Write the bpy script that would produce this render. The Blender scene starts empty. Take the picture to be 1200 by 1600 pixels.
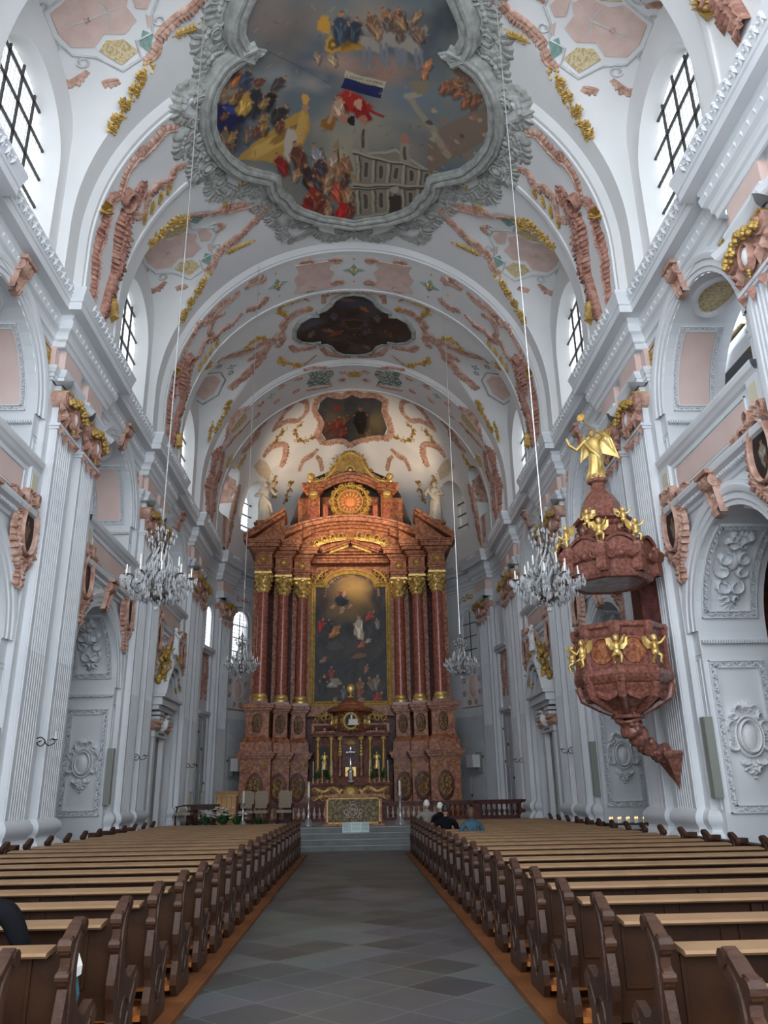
import bpy, math, random
import numpy as np
from math import sin, cos, pi, sqrt, atan2, hypot, radians, exp
from mathutils import Matrix, Vector

random.seed(7)
SC = bpy.context.scene
COL = SC.collection

# ---------------------------------------------------------------- camera
def cam_axes(pitch, yaw, roll):
    p, w, q = radians(pitch), radians(yaw), radians(roll)
    f = Vector((sin(w)*cos(p), cos(w)*cos(p), sin(p)))
    r = Vector((cos(w), -sin(w), 0)); u = r.cross(f)
    return r*cos(q)+u*sin(q), -r*sin(q)+u*cos(q), f
cd = bpy.data.cameras.new('camera'); cam = bpy.data.objects.new('camera', cd); COL.objects.link(cam)
r_, u_, f_ = cam_axes(19.6, 2.25, -1.0)
m = Matrix(((r_.x, u_.x, -f_.x, 0), (r_.y, u_.y, -f_.y, 0), (r_.z, u_.z, -f_.z, 1.7), (0, 0, 0, 1)))
cam.matrix_world = m
cd.sensor_fit = 'HORIZONTAL'; cd.sensor_width = 36.0; cd.lens = 1230/1200*36.0
cd.clip_start = .05; cd.clip_end = 300
SC.camera = cam

# ---------------------------------------------------------------- light, world, exposure
SC.view_settings.view_transform = 'Standard'; SC.view_settings.look = 'None'
SC.view_settings.gamma = 1.0; SC.view_settings.use_curve_mapping = False
SC.view_settings.exposure = 0.33
SC.render.engine = 'CYCLES'
SC.cycles.use_denoising = True
SC.cycles.max_bounces = 7; SC.cycles.diffuse_bounces = 5; SC.cycles.glossy_bounces = 3
SC.cycles.transparent_max_bounces = 6; SC.cycles.transmission_bounces = 4
SC.cycles.caustics_reflective = False; SC.cycles.caustics_refractive = False
SC.cycles.sample_clamp_indirect = 4.0
wd = bpy.data.worlds.new('world'); SC.world = wd; wd.use_nodes = True
bg = wd.node_tree.nodes['Background']
bg.inputs[0].default_value = (.86, .92, 1.0, 1); bg.inputs[1].default_value = 3.4
WIN_GLOW = 1.55      # daylight in the clear panes
def area_lamp(name, loc, aim, sx, sy, power, col=(1, 1, 1)):
    l = bpy.data.lights.new(name, 'AREA'); l.shape = 'RECTANGLE'; l.size = sx; l.size_y = sy
    l.energy = power; l.color = col
    o = bpy.data.objects.new(name, l); COL.objects.link(o); o.location = loc
    d = Vector(aim)-Vector(loc); o.rotation_euler = d.to_track_quat('-Z', 'Y').to_euler()
    return o
def spot_lamp(name, loc, aim, power, angle, col, size=.15):
    l = bpy.data.lights.new(name, 'SPOT'); l.energy = power; l.spot_size = radians(angle); l.spot_blend = .8
    l.color = col; l.shadow_soft_size = size
    o = bpy.data.objects.new(name, l); COL.objects.link(o); o.location = loc
    d = Vector(aim)-Vector(loc); o.rotation_euler = d.to_track_quat('-Z', 'Y').to_euler()
    return o
# warm floodlights that the church keeps on top of the altar's pediment, one each side of its attic
spot_lamp('altar_floodlight', (-3.7, 36.9, 14.2), (-2.2, 37.9, 19.0), 330, 84, (1, .74, .5))
spot_lamp('altar_floodlight', (3.3, 36.9, 14.2), (1.8, 37.9, 19.0), 330, 84, (1, .74, .5))
spot_lamp('rib_spotlight', (-5.6, 32.4, 13.6), (0, 38.4, 18.0), 420, 60, (1, .76, .52))
spot_lamp('rib_spotlight', (5.2, 32.4, 13.6), (-.4, 38.4, 18.0), 420, 60, (1, .76, .52))
# warm spots under the last rib, on the altar
spot_lamp('altar_spotlight', (-3.6, 31.0, 13.2), (-.2, 36, 13.6), 1000, 56, (1, .78, .5))
spot_lamp('altar_spotlight', (3.4, 31.0, 13.2), (-.2, 36, 13.6), 1000, 56, (1, .78, .5))

# ---------------------------------------------------------------- materials
def mat(name, col, rough=.6, metal=0., col2=None, scale=4., detail=3., bump=0., bscale=None, spec=.5, ramp=(.35, .65), coat=0., kind='noise', dist=0.):
    m = bpy.data.materials.new(name); m.use_nodes = True; nt = m.node_tree; b = nt.nodes['Principled BSDF']
    b.inputs['Base Color'].default_value = (*col, 1); b.inputs['Roughness'].default_value = rough
    b.inputs['Metallic'].default_value = metal; b.inputs['Specular IOR Level'].default_value = spec
    if coat: b.inputs['Coat Weight'].default_value = coat; b.inputs['Coat Roughness'].default_value = .08
    tc = nt.nodes.new('ShaderNodeTexCoord')
    if col2 is not None:
        if kind == 'voronoi':
            t = nt.nodes.new('ShaderNodeTexVoronoi'); t.inputs['Scale'].default_value = scale; out = t.outputs['Distance']
        else:
            t = nt.nodes.new('ShaderNodeTexNoise'); t.inputs['Scale'].default_value = scale; t.inputs['Detail'].default_value = detail
            t.inputs['Distortion'].default_value = dist; out = t.outputs['Fac']
        nt.links.new(tc.outputs['Object'], t.inputs['Vector'])
        r = nt.nodes.new('ShaderNodeValToRGB'); r.color_ramp.elements[0].position = ramp[0]; r.color_ramp.elements[1].position = ramp[1]
        r.color_ramp.elements[0].color = (*col, 1); r.color_ramp.elements[1].color = (*col2, 1)
        nt.links.new(out, r.inputs[0]); nt.links.new(r.outputs[0], b.inputs['Base Color'])
    if bump:
        t2 = nt.nodes.new('ShaderNodeTexNoise'); t2.inputs['Scale'].default_value = bscale or scale*3; t2.inputs['Detail'].default_value = 4
        nt.links.new(tc.outputs['Object'], t2.inputs['Vector'])
        bp = nt.nodes.new('ShaderNodeBump'); bp.inputs['Strength'].default_value = bump; bp.inputs['Distance'].default_value = .03
        nt.links.new(t2.outputs['Fac'], bp.inputs['Height']); nt.links.new(bp.outputs[0], b.inputs['Normal'])
    return m
M = {}
M['plaster'] = mat('white plaster', (.66, .685, .71), .75, col2=(.73, .75, .765), scale=.6, detail=4, bump=.08, bscale=9)
M['vault'] = mat('vault plaster', (.70, .71, .71), .8, col2=(.77, .775, .77), scale=.35, detail=5, bump=.05, bscale=5)
M['pink'] = mat('pale pink wall', (.66, .50, .45), .8, col2=(.71, .56, .51), scale=1.2)
M['stucco'] = mat('rose stucco', (.36, .185, .13), .7, col2=(.62, .41, .325), scale=5, detail=5, bump=.5, bscale=22)
M['stuccod'] = mat('deep rose stucco', (.28, .125, .09), .65, col2=(.50, .275, .21), scale=7, detail=5, bump=.5, bscale=25)
M['pinkpaint'] = mat('painted pink field', (.62, .45, .39), .8, col2=(.70, .53, .47), scale=3, detail=6)
M['yellow'] = mat('speckled ochre field', (.46, .35, .17), .8, col2=(.66, .55, .34), scale=16, detail=6, ramp=(.4, .55))
M['teal'] = mat('grey green paint', (.17, .29, .26), .8, col2=(.27, .40, .36), scale=8)
M['grey'] = mat('grey stucco', (.27, .28, .26), .75, col2=(.43, .44, .41), scale=4, detail=5, bump=.45, bscale=20)
M['ochre'] = mat('ochre gilding', (.42, .25, .05), .45, .35, col2=(.62, .42, .13), scale=6, bump=.3, bscale=30)
M['gold'] = mat('gold leaf', (.72, .46, .12), .34, .6, col2=(.90, .68, .28), scale=5, bump=.25, bscale=40)
M['white'] = mat('bright white stucco', (.80, .81, .82), .6)
M['redmarble'] = mat('mottled red marble', (.19, .052, .022), .36, col2=(.50, .21, .10), scale=7.5, detail=10, ramp=(.38, .66), spec=.3, dist=.8)
M['paleredmarble'] = mat('rose red marble', (.165, .055, .040), .25, col2=(.33, .145, .105), scale=14, detail=8, ramp=(.35, .7), spec=.4, coat=.15)
M['colmarble'] = mat('polished red marble', (.25, .06, .038), .2, col2=(.46, .16, .10), scale=9, detail=9, ramp=(.35, .72), spec=.4, coat=.2)
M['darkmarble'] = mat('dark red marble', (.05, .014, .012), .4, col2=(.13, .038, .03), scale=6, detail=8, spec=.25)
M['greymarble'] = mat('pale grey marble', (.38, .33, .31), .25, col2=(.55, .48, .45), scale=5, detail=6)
M['woodd'] = mat('dark carved oak', (.030, .0125, .007), .42, col2=(.070, .031, .017), scale=3.2, detail=8, spec=.3, bump=.15, bscale=30)
M['wood'] = mat('brown oak', (.020, .0075, .003), .55, spec=.18, col2=(.042, .0165, .006), scale=2.6, detail=8, bump=.1, bscale=20)
M['woodt'] = mat('lit oak rail', (.215, .125, .062), .5, col2=(.28, .17, .09), scale=3, detail=8, spec=.25)  # paler than the pew oak; light on the rail tops put into the colour
M['woodk'] = mat('orange varnished pine', (.34, .105, .022), .38, col2=(.48, .17, .04), scale=2.4, detail=6, coat=.2)
M['woodp'] = mat('worn pine floor edge', (.12, .042, .014), .5, col2=(.20, .075, .026), scale=2.4, detail=6, spec=.25)
M['greylight'] = mat('pale grey stucco line', (.46, .475, .47), .75, col2=(.58, .59, .585), scale=4)
M['woodl'] = mat('honey coloured wood', (.42, .22, .07), .45, col2=(.54, .30, .11), scale=5, detail=6)
M['black'] = mat('black iron', (.012, .012, .012), .45)
M['dark'] = mat('opening shade', (.02, .013, .010), .6)  # near-black colour stands in for the shade inside openings
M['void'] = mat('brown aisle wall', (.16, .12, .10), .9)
M['brownmarble'] = mat('brown red marble', (.10, .028, .018), .5, col2=(.24, .085, .05), scale=7, detail=9, spec=.2)
M['candle'] = mat('candle wax', (.80, .77, .68), .5)
M['silver'] = mat('silver', (.62, .62, .62), .28, .8, bump=.2, bscale=40)
M['greydoor'] = mat('pale grey painted timber', (.50, .525, .55), .6, col2=(.56, .58, .60), scale=2)
M['oldsilver'] = mat('tarnished silver', (.16, .145, .13), .35, .7)
M['board'] = mat('grey green panel', (.27, .29, .25), .6)
M['green'] = mat('leaf green', (.012, .05, .014), .6, col2=(.04, .12, .03), scale=9)
M['flower'] = mat('white petals', (.75, .76, .72), .6)
M['steps'] = mat('grey green step stone', (.10, .118, .118), .5, col2=(.145, .163, .16), scale=2.5, detail=6)
M['stonetop'] = mat('warm grey paving', (.27, .255, .245), .5, col2=(.33, .315, .30), scale=2)
M['upholst'] = mat('beige upholstery', (.27, .215, .155), .8, col2=(.36, .30, .22), scale=24)
M['brocade'] = mat('olive gold brocade', (.075, .052, .022), .6, col2=(.24, .175, .075), scale=11, detail=7, ramp=(.45, .6))
M['paper'] = mat('pale printed board', (.55, .68, .67), .5)
M['inkm'] = mat('dark ink', (.03, .03, .035), .7)
M['skin'] = mat('skin', (.52, .30, .21), .55)
M['candleglow'] = bpy.data.materials.new('candle flame'); M['candleglow'].use_nodes = True
def emis(m, col, s):
    nt = m.node_tree; b = nt.nodes['Principled BSDF']; b.inputs['Emission Color'].default_value = (*col, 1); b.inputs['Emission Strength'].default_value = s
    b.inputs['Base Color'].default_value = (*col, 1)
emis(M['candleglow'], (1, .5, .16), 3.5)
# crystal
m = bpy.data.materials.new('cut crystal'); m.use_nodes = True; b = m.node_tree.nodes['Principled BSDF']
b.inputs['Base Color'].default_value = (.86, .87, .88, 1); b.inputs['Roughness'].default_value = .06; b.inputs['Transmission Weight'].default_value = .55
b.inputs['IOR'].default_value = 1.5; M['crystal'] = m
# painted pictures carry their colours on the mesh
m = bpy.data.materials.new('oil paint'); m.use_nodes = True; nt = m.node_tree; b = nt.nodes['Principled BSDF']
at = nt.nodes.new('ShaderNodeAttribute'); at.attribute_name = 'paint'; nt.links.new(at.outputs['Color'], b.inputs['Base Color']); b.inputs['Roughness'].default_value = .6
M['paint'] = m
# window glass: daylight through leaded hexagon quarries
def pane_mat(name, strength, col):
    m = bpy.data.materials.new(name); m.use_nodes = True; nt = m.node_tree; b = nt.nodes['Principled BSDF']
    tc = nt.nodes.new('ShaderNodeTexCoord'); mp = nt.nodes.new('ShaderNodeMapping'); mp.inputs['Scale'].default_value = (1, 6.0, 5.5)
    v = nt.nodes.new('ShaderNodeTexVoronoi'); v.feature = 'DISTANCE_TO_EDGE'; v.inputs['Randomness'].default_value = .12; v.inputs['Scale'].default_value = 1
    nt.links.new(tc.outputs['Object'], mp.inputs[0]); nt.links.new(mp.outputs[0], v.inputs['Vector'])
    r = nt.nodes.new('ShaderNodeValToRGB'); r.color_ramp.elements[0].position = .05; r.color_ramp.elements[1].position = .15
    r.color_ramp.elements[0].color = (.22, .24, .26, 1); r.color_ramp.elements[1].color = (*col, 1)
    nt.links.new(v.outputs['Distance'], r.inputs[0]); nt.links.new(r.outputs[0], b.inputs['Emission Color'])
    b.inputs['Emission Strength'].default_value = strength; b.inputs['Base Color'].default_value = (.3, .3, .3, 1); b.inputs['Roughness'].default_value = .2
    return m
M['pane'] = pane_mat('leaded window glass', WIN_GLOW, (.90, .95, 1.0))
M['pane_added'] = pane_mat('added light panes', 4.0, (.9, .95, 1.0))  # glow of the panes added to light galleries and aisles
M['panedark'] = pane_mat('shaded leaded glass', .10, (.5, .55, .6))
# floor: square slabs laid diagonally
m = bpy.data.materials.new('diagonal slate slabs'); m.use_nodes = True; nt = m.node_tree; b = nt.nodes['Principled BSDF']
tc = nt.nodes.new('ShaderNodeTexCoord'); mp = nt.nodes.new('ShaderNodeMapping'); mp.inputs['Rotation'].default_value = (0, 0, radians(45)); mp.inputs['Scale'].default_value = (1/.62,)*3
nt.links.new(tc.outputs['Object'], mp.inputs[0])
br = nt.nodes.new('ShaderNodeTexBrick'); br.offset = 0; br.inputs['Scale'].default_value = 1; br.inputs['Brick Width'].default_value = 1; br.inputs['Row Height'].default_value = 1
br.inputs['Mortar Size'].default_value = .012; br.inputs['Mortar Smooth'].default_value = .3; br.inputs['Bias'].default_value = 0
br.inputs['Color1'].default_value = (.036, .042, .040, 1); br.inputs['Color2'].default_value = (.092, .100, .095, 1); br.inputs['Mortar'].default_value = (.15, .155, .145, 1)
nt.links.new(mp.outputs[0], br.inputs[0])
nz = nt.nodes.new('ShaderNodeTexNoise'); nz.inputs['Scale'].default_value = .9; nz.inputs['Detail'].default_value = 6; nt.links.new(tc.outputs['Object'], nz.inputs[0])
mx = nt.nodes.new('ShaderNodeMix'); mx.data_type = 'RGBA'; mx.blend_type = 'OVERLAY'; mx.inputs[0].default_value = .7
nt.links.new(br.outputs['Color'], mx.inputs[6]); nt.links.new(nz.outputs['Color'], mx.inputs[7])
hs = nt.nodes.new('ShaderNodeHueSaturation'); hs.inputs['Saturation'].default_value = .45; nt.links.new(mx.outputs[2], hs.inputs['Color'])
nt.links.new(hs.outputs[0], b.inputs['Base Color']); b.inputs['Roughness'].default_value = .42
M['floor'] = m

# ---------------------------------------------------------------- mesh builder
class MB:
    def __init__(s, T=None): s.v = []; s.f = []; s.mi = []; s.m = 0; s.T = T
    def add(s, vs, fs):
        n = len(s.v); T = s.T
        s.v.extend([T(*p) for p in vs] if T else [tuple(p) for p in vs])
        s.f.extend([tuple(i+n for i in f) for f in fs]); s.mi.extend([s.m]*len(fs)); return n
    def box(s, x0, x1, y0, y1, z0, z1):
        s.add([(x, y, z) for z in (z0, z1) for y in (y0, y1) for x in (x0, x1)],
              [(0, 2, 3, 1), (4, 5, 7, 6), (0, 1, 5, 4), (2, 6, 7, 3), (0, 4, 6, 2), (1, 3, 7, 5)])
    def grid(s, rows, cu=False, cv=False):
        nr, nc = len(rows), len(rows[0]); f = []
        for i in range(nr if cu else nr-1):
            for j in range(nc if cv else nc-1):
                a, b = i*nc+j, i*nc+(j+1) % nc; c, d = ((i+1) % nr)*nc+(j+1) % nc, ((i+1) % nr)*nc+j
                f.append((a, b, c, d))
        s.add([p for r in rows for p in r], f)
    def lathe(s, prof, c=(0, 0, 0), n=16, sx=1, sy=1, a0=0, a1=2*pi):
        full = abs(a1-a0-2*pi) < 1e-6; k = n if full else n+1
        s.grid([[(c[0]+r*sx*cos(a0+(a1-a0)*j/n), c[1]+r*sy*sin(a0+(a1-a0)*j/n), c[2]+z) for j in range(k)] for r, z in prof], cv=full)
    def tube(s, pts, rad, n=6, cap=True):
        pts = [Vector(p) for p in pts]; N = len(pts)
        rad = rad if hasattr(rad, '__len__') else [rad]*N
        rows = []; up = Vector((.1, .2, 1)).normalized()
        for i, p in enumerate(pts):
            t = (pts[min(i+1, N-1)]-pts[max(i-1, 0)]).normalized()
            a = t.cross(up)
            if a.length < .05: a = t.cross(Vector((1, 0, 0)))
            a.normalize(); b = t.cross(a); up = b if i else up
            if i: up = a.cross(t)
            rows.append([tuple(p+(a*cos(2*pi*j/n)+b*sin(2*pi*j/n))*rad[i]) for j in range(n)])
        s.grid(rows, cv=True)
        if cap:
            s.add(rows[0], [tuple(range(n))[::-1]]); s.add(rows[-1], [tuple(range(n))])
    def ball(s, c, r, n=8, m=None):
        r = r if hasattr(r, '__len__') else (r, r, r); m = m or max(4, n//2+1)
        s.grid([[(c[0]+r[0]*sin(pi*i/m)*cos(2*pi*j/n), c[1]+r[1]*sin(pi*i/m)*sin(2*pi*j/n), c[2]+r[2]*cos(pi*i/m)) for j in range(n)] for i in range(m+1)], cv=True)
    def prism(s, poly, d0, d1):      # polygon in (a, b) between depths c = d0 and c = d1
        n = len(poly); s.add([(a, b, d0) for a, b in poly]+[(a, b, d1) for a, b in poly],
              [tuple(range(n)), tuple(range(2*n-1, n-1, -1))]+[(i, (i+1) % n, (i+1) % n+n, i+n) for i in range(n)])
    def sweep(s, path, prof, side=1, closed=False):   # path [(x, y)] in plan, prof [(out, z)]
        P = path; N = len(P); rows = []
        for i in range(N):
            a = P[i-1] if (i or closed) else None; b = P[(i+1) % N] if (i < N-1 or closed) else None
            ns = []
            for q0, q1 in ((a, P[i]), (P[i], b)):
                if q0 is None or q1 is None: continue
                dx, dy = q1[0]-q0[0], q1[1]-q0[1]; L = hypot(dx, dy) or 1
                ns.append((-dy/L*side, dx/L*side))
            if len(ns) == 2:
                nx, ny = ns[0][0]+ns[1][0], ns[0][1]+ns[1][1]; d = nx*ns[0][0]+ny*ns[0][1]
                if abs(d) < .2: d = .2
                nx, ny = nx/d, ny/d
            else: nx, ny = ns[0]
            rows.append([(P[i][0]+nx*o, P[i][1]+ny*o, z) for o, z in prof])
        s.grid(rows, cu=closed)
    def build(s, name, mats, parent=None, smooth=False, edge=None):
        me = bpy.data.meshes.new(name); me.from_pydata(s.v, [], s.f)
        mats = mats if isinstance(mats, (list, tuple)) else [mats]
        for q in mats: me.materials.append(M[q] if isinstance(q, str) else q)
        if len(mats) > 1: me.polygons.foreach_set('material_index', s.mi)
        if smooth:
            me.polygons.foreach_set('use_smooth', [True]*len(me.polygons))
            if edge: me.set_sharp_from_angle(angle=radians(edge))
        me.update()
        o = bpy.data.objects.new(name, me); COL.objects.link(o)
        if parent is not None: o.parent = parent
        return o
def empty(name, loc=(0, 0, 0)):
    o = bpy.data.objects.new(name, None); COL.objects.link(o); o.location = loc; return o
def tag(o, label=None, cat=None, group=None, kind=None):
    if label: o['label'] = label
    if cat: o['category'] = cat
    if group: o['group'] = group
    if kind: o['kind'] = kind
    return o
def copy_tree(o, parent=None):
    c = o.copy(); COL.objects.link(c); c.parent = parent
    for ch in list(o.children): copy_tree(ch, c)
    return c

# ---------------------------------------------------------------- ornament tools (local coords: a along, b up, c out)
def spline(pts, n):
    P = [pts[0]]+list(pts)+[pts[-1]]; out = []; seg = len(pts)-1
    for k in range(n+1):
        t = k/n*seg; i = min(int(t), seg-1); t -= i; p0, p1, p2, p3 = P[i], P[i+1], P[i+2], P[i+3]
        out.append(tuple(.5*(2*p1[d]+(p2[d]-p0[d])*t+(2*p0[d]-5*p1[d]+4*p2[d]-p3[d])*t*t+(3*p1[d]-p0[d]-3*p2[d]+p3[d])*t**3) for d in range(len(p1))))
    return out
def rocaille(mb, pts, w=.22, h=.09, lobe=.13, side=1, taper=.5, curl=0., base=-.015):
    """raised leaf band: smooth inner edge, scalloped fringe on the outer one"""
    L = sum(hypot(pts[i+1][0]-pts[i][0], pts[i+1][1]-pts[i][1]) for i in range(len(pts)-1))
    n = max(8, int(L/lobe*4)); P = spline(pts, n)
    rows = []; acc = 0
    for i, p in enumerate(P):
        q0, q1 = P[max(i-1, 0)], P[min(i+1, n)]; dx, dy = q1[0]-q0[0], q1[1]-q0[1]; l = hypot(dx, dy) or 1
        nx, ny = -dy/l*side, dx/l*side; t = i/n
        if i: acc += hypot(p[0]-P[i-1][0], p[1]-P[i-1][1])
        env = (1-taper)+taper*sin(pi*min(1, max(0, .08+.84*t))); ww = w*env
        ph = acc+.28*lobe*sin(acc*5.3)+.2*lobe*sin(acc*9.1+1); sc = abs(sin(pi*ph/lobe)); nz = .75+.3*sin(acc*7.7+w*40)+.2*sin(acc*17+h*50); fr = 1+.65*sc*nz; hh = h*(.6+.4*sc*nz)*env
        lean = .5*lobe*(1-sc)
        row = []
        for o, z in ((-.8, base), (-.72, hh*.85), (-.45, hh), (-.2, hh*.55), (.15, hh*.8), (.55*fr, hh*(.35+.5*sc)), (fr, base)):
            k = ww*.6*o; row.append((p[0]+nx*k-dx/l*lean*max(0, o), p[1]+ny*k-dy/l*lean*max(0, o), z))
        rows.append(row)
    mb.grid(rows)
def cscroll(mb, c, r, w, h, a0=0, a1=300, turn=1, n=14, base=-.01, spiral=.55):
    """curled scroll"""
    pts = []
    for i in range(n+1):
        t = i/n; a = radians(a0+(a1-a0)*t)*turn; rr = r*(1-spiral*t); pts.append((c[0]+rr*cos(a), c[1]+rr*sin(a)))
    ridge(mb, pts, w, h, base)
def ridge(mb, pts, w, h, base=-.01, taper=.5):
    n = len(pts)-1; rows = []
    for i, p in enumerate(pts):
        q0, q1 = pts[max(i-1, 0)], pts[min(i+1, n)]; dx, dy = q1[0]-q0[0], q1[1]-q0[1]; l = hypot(dx, dy) or 1
        nx, ny = -dy/l, dx/l; e = 1-taper*abs(2*i/n-1)**2
        rows.append([(p[0]+nx*w*e*o, p[1]+ny*w*e*o, z) for o, z in ((-.5, base), (-.35, h*.8*e), (0, h*e), (.35, h*.8*e), (.5, base))])
    mb.grid(rows)
def leafb(mb, a, b, ang, L, w, h, base=-.01):
    c, s_ = cos(ang), sin(ang)
    def q(x, y, z): return (a+x*c-y*s_, b+x*s_+y*c, z)
    mb.add([q(0, 0, base), q(L*.35, w*.5, base), q(L, 0, base), q(L*.35, -w*.5, base), q(L*.4, 0, h)], [(0, 1, 4), (1, 2, 4), (2, 3, 4), (3, 0, 4)])
def blossom(mb, a, b, r, h, n=5, ph=0.):
    for k in range(n): leafb(mb, a, b, ph+2*pi*k/n, r, r*.75, h)
def sprig(mb, pts, spread=.2, leaf=.16, n=26, h=.05, rnd=None, stem=True):
    rnd = rnd or random
    P = spline(pts, n)
    if stem: ridge(mb, P, .035, h*.6)
    for i, p in enumerate(P):
        for k in range(3):
            a, b = p[0]+rnd.uniform(-1, 1)*spread, p[1]+rnd.uniform(-1, 1)*spread
            if rnd.random() < .3: blossom(mb, a, b, leaf*.75, h*1.4, 5, rnd.random()*6)
            else: leafb(mb, a, b, rnd.random()*6.28, leaf*rnd.uniform(.7, 1.3), leaf*.55, h)
def wingleaf(mb, pts, w, h=.06, n=5):
    """flame like acanthus leaf along a path with pointed lobes both sides"""
    P = spline(pts, n*2); ridge(mb, P, w*.5, h, taper=.8)
    for i in range(1, len(P)-1):
        dx, dy = P[i+1][0]-P[i-1][0], P[i+1][1]-P[i-1][1]; a = atan2(dy, dx); k = w*(1.1-.5*i/len(P))
        for sg in (1, -1): leafb(mb, P[i][0], P[i][1], a+sg*.75, k*1.15, k*.42, h)
    leafb(mb, P[-1][0], P[-1][1], atan2(P[-1][1]-P[-2][1], P[-1][0]-P[-2][0]), w*1.2, w*.5, h)
def patch(mb, poly, h=.012):
    n = len(poly); cx = sum(p[0] for p in poly)/n; cy = sum(p[1] for p in poly)/n
    K = 5
    rows = [[(cx+(p[0]-cx)*k/K, cy+(p[1]-cy)*k/K, h if k < K else -.01) for p in poly] for k in (0, 1, 2, 3, 4, 4.97, 5)]
    mb.grid(rows, cv=True)
def outline(mb, poly, w=.05, h=.03):
    P = [tuple(p) for p in poly]+[poly[0]]; Q = []
    for i in range(len(P)-1):
        for k in range(4): t = k/4; Q.append((P[i][0]*(1-t)+P[i+1][0]*t, P[i][1]*(1-t)+P[i+1][1]*t))
    Q.append(Q[0]); ridge(mb, Q, w, h, taper=0)
def ovalring(mb, ca, cb, ra, rb, w, h, n=24, a0=0, a1=2*pi):
    rows = []
    for i in range(n+1):
        a = a0+(a1-a0)*i/n; c, s_ = cos(a), sin(a)
        rows.append([(ca+(ra+w*o)*c, cb+(rb+w*o)*s_, z) for o, z in ((-.5, -.01), (-.35, h*.8), (0, h), (.35, h*.8), (.5, -.01))])
    mb.grid(rows)
def dome(mb, ca, cb, ra, rb, h, n=16):
    mb.grid([[(ca+ra*k*cos(2*pi*j/n), cb+rb*k*sin(2*pi*j/n), h*sqrt(max(0, 1-k*k))) for j in range(n)] for k in (0, .4, .7, .9, 1)], cv=True)
def cartouche(mb, ca, cb, W, H, h=.07, mirror=1):
    """oval boss in a scrolled frame with shell crest and drop; mirror the same on both halves"""
    ra, rb = W*.24, H*.2
    dome(mb, ca, cb, ra*.8, rb*.82, h*.9); ovalring(mb, ca, cb, ra, rb, W*.07, h); ovalring(mb, ca, cb, ra*1.35, rb*1.25, W*.07, h*.7)
    for sg in (1, -1):
        for (x, y, r, a0, a1, t) in ((.36, .13, .11, -60, 230, 1), (.37, -.12, .10, 60, -230, 1), (.2, .32, .11, 200, -80, 1), (.2, -.30, .09, 160, 420, 1), (.12, -.42, .07, 0, 300, 1), (.3, .24, .07, 0, 300, 1)):
            pts = []
            for i in range(11):
                q = i/10; a = radians(a0+(a1-a0)*q); rr = r*W*(1-.5*q)*1.25; pts.append((ca+sg*(x*W+rr*cos(a)), cb+y*H+rr*sin(a)))
            ridge(mb, pts, W*.075, h)
        for k in range(7):
            leafb(mb, ca+sg*W*.33, cb+H*(-.1+.035*k), (0.3+.25*k) if sg > 0 else pi-(.3+.25*k), W*.16, W*.08, h*.8)
    for k in range(7): leafb(mb, ca, cb+H*.3, radians(30+20*k), H*.17, W*.1, h)
    for k in range(5): leafb(mb, ca, cb-H*.3, radians(-150+30*k), H*.16, W*.1, h)
    for k in range(3): dome(mb, ca, cb-H*(.4+.05*k), W*.06*(1-.2*k), W*.06*(1-.2*k), h*.8, 8)
def giltcluster(mb, ca, cb, W, H, h=.08, seed=1):
    """gilt relief: scrolls and leaves heaped in an irregular upright cluster"""
    rn = random.Random(seed)
    for sx in (1, -1):
        P = spline([(ca+sx*W*.05, cb+H*.42), (ca+sx*W*.4, cb+H*.22), (ca+sx*W*.25, cb-H*.05), (ca+sx*W*.42, cb-H*.22), (ca, cb-H*.48)], 14); ridge(mb, P, W*.12, h*.8)
        for k in range(4): cscroll(mb, (ca+sx*W*rn.uniform(.15, .42), cb+H*(-.32+.2*k)), W*.17, W*.08, h, rn.uniform(0, 180), 460, sx, 8)
    for k in range(26):
        t = rn.uniform(-.5, .5); w = W*.42*sqrt(max(.05, 1-(2*t)**2)); leafb(mb, ca+rn.uniform(-w, w), cb+t*H, rn.uniform(0, 6.3), W*.32, W*.15, h*rn.uniform(.6, 1.2))
    for k in range(5): dome(mb, ca+rn.uniform(-.12, .12)*W, cb+rn.uniform(-.25, .3)*H, W*.09, W*.11, h*1.3, 8)
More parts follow.
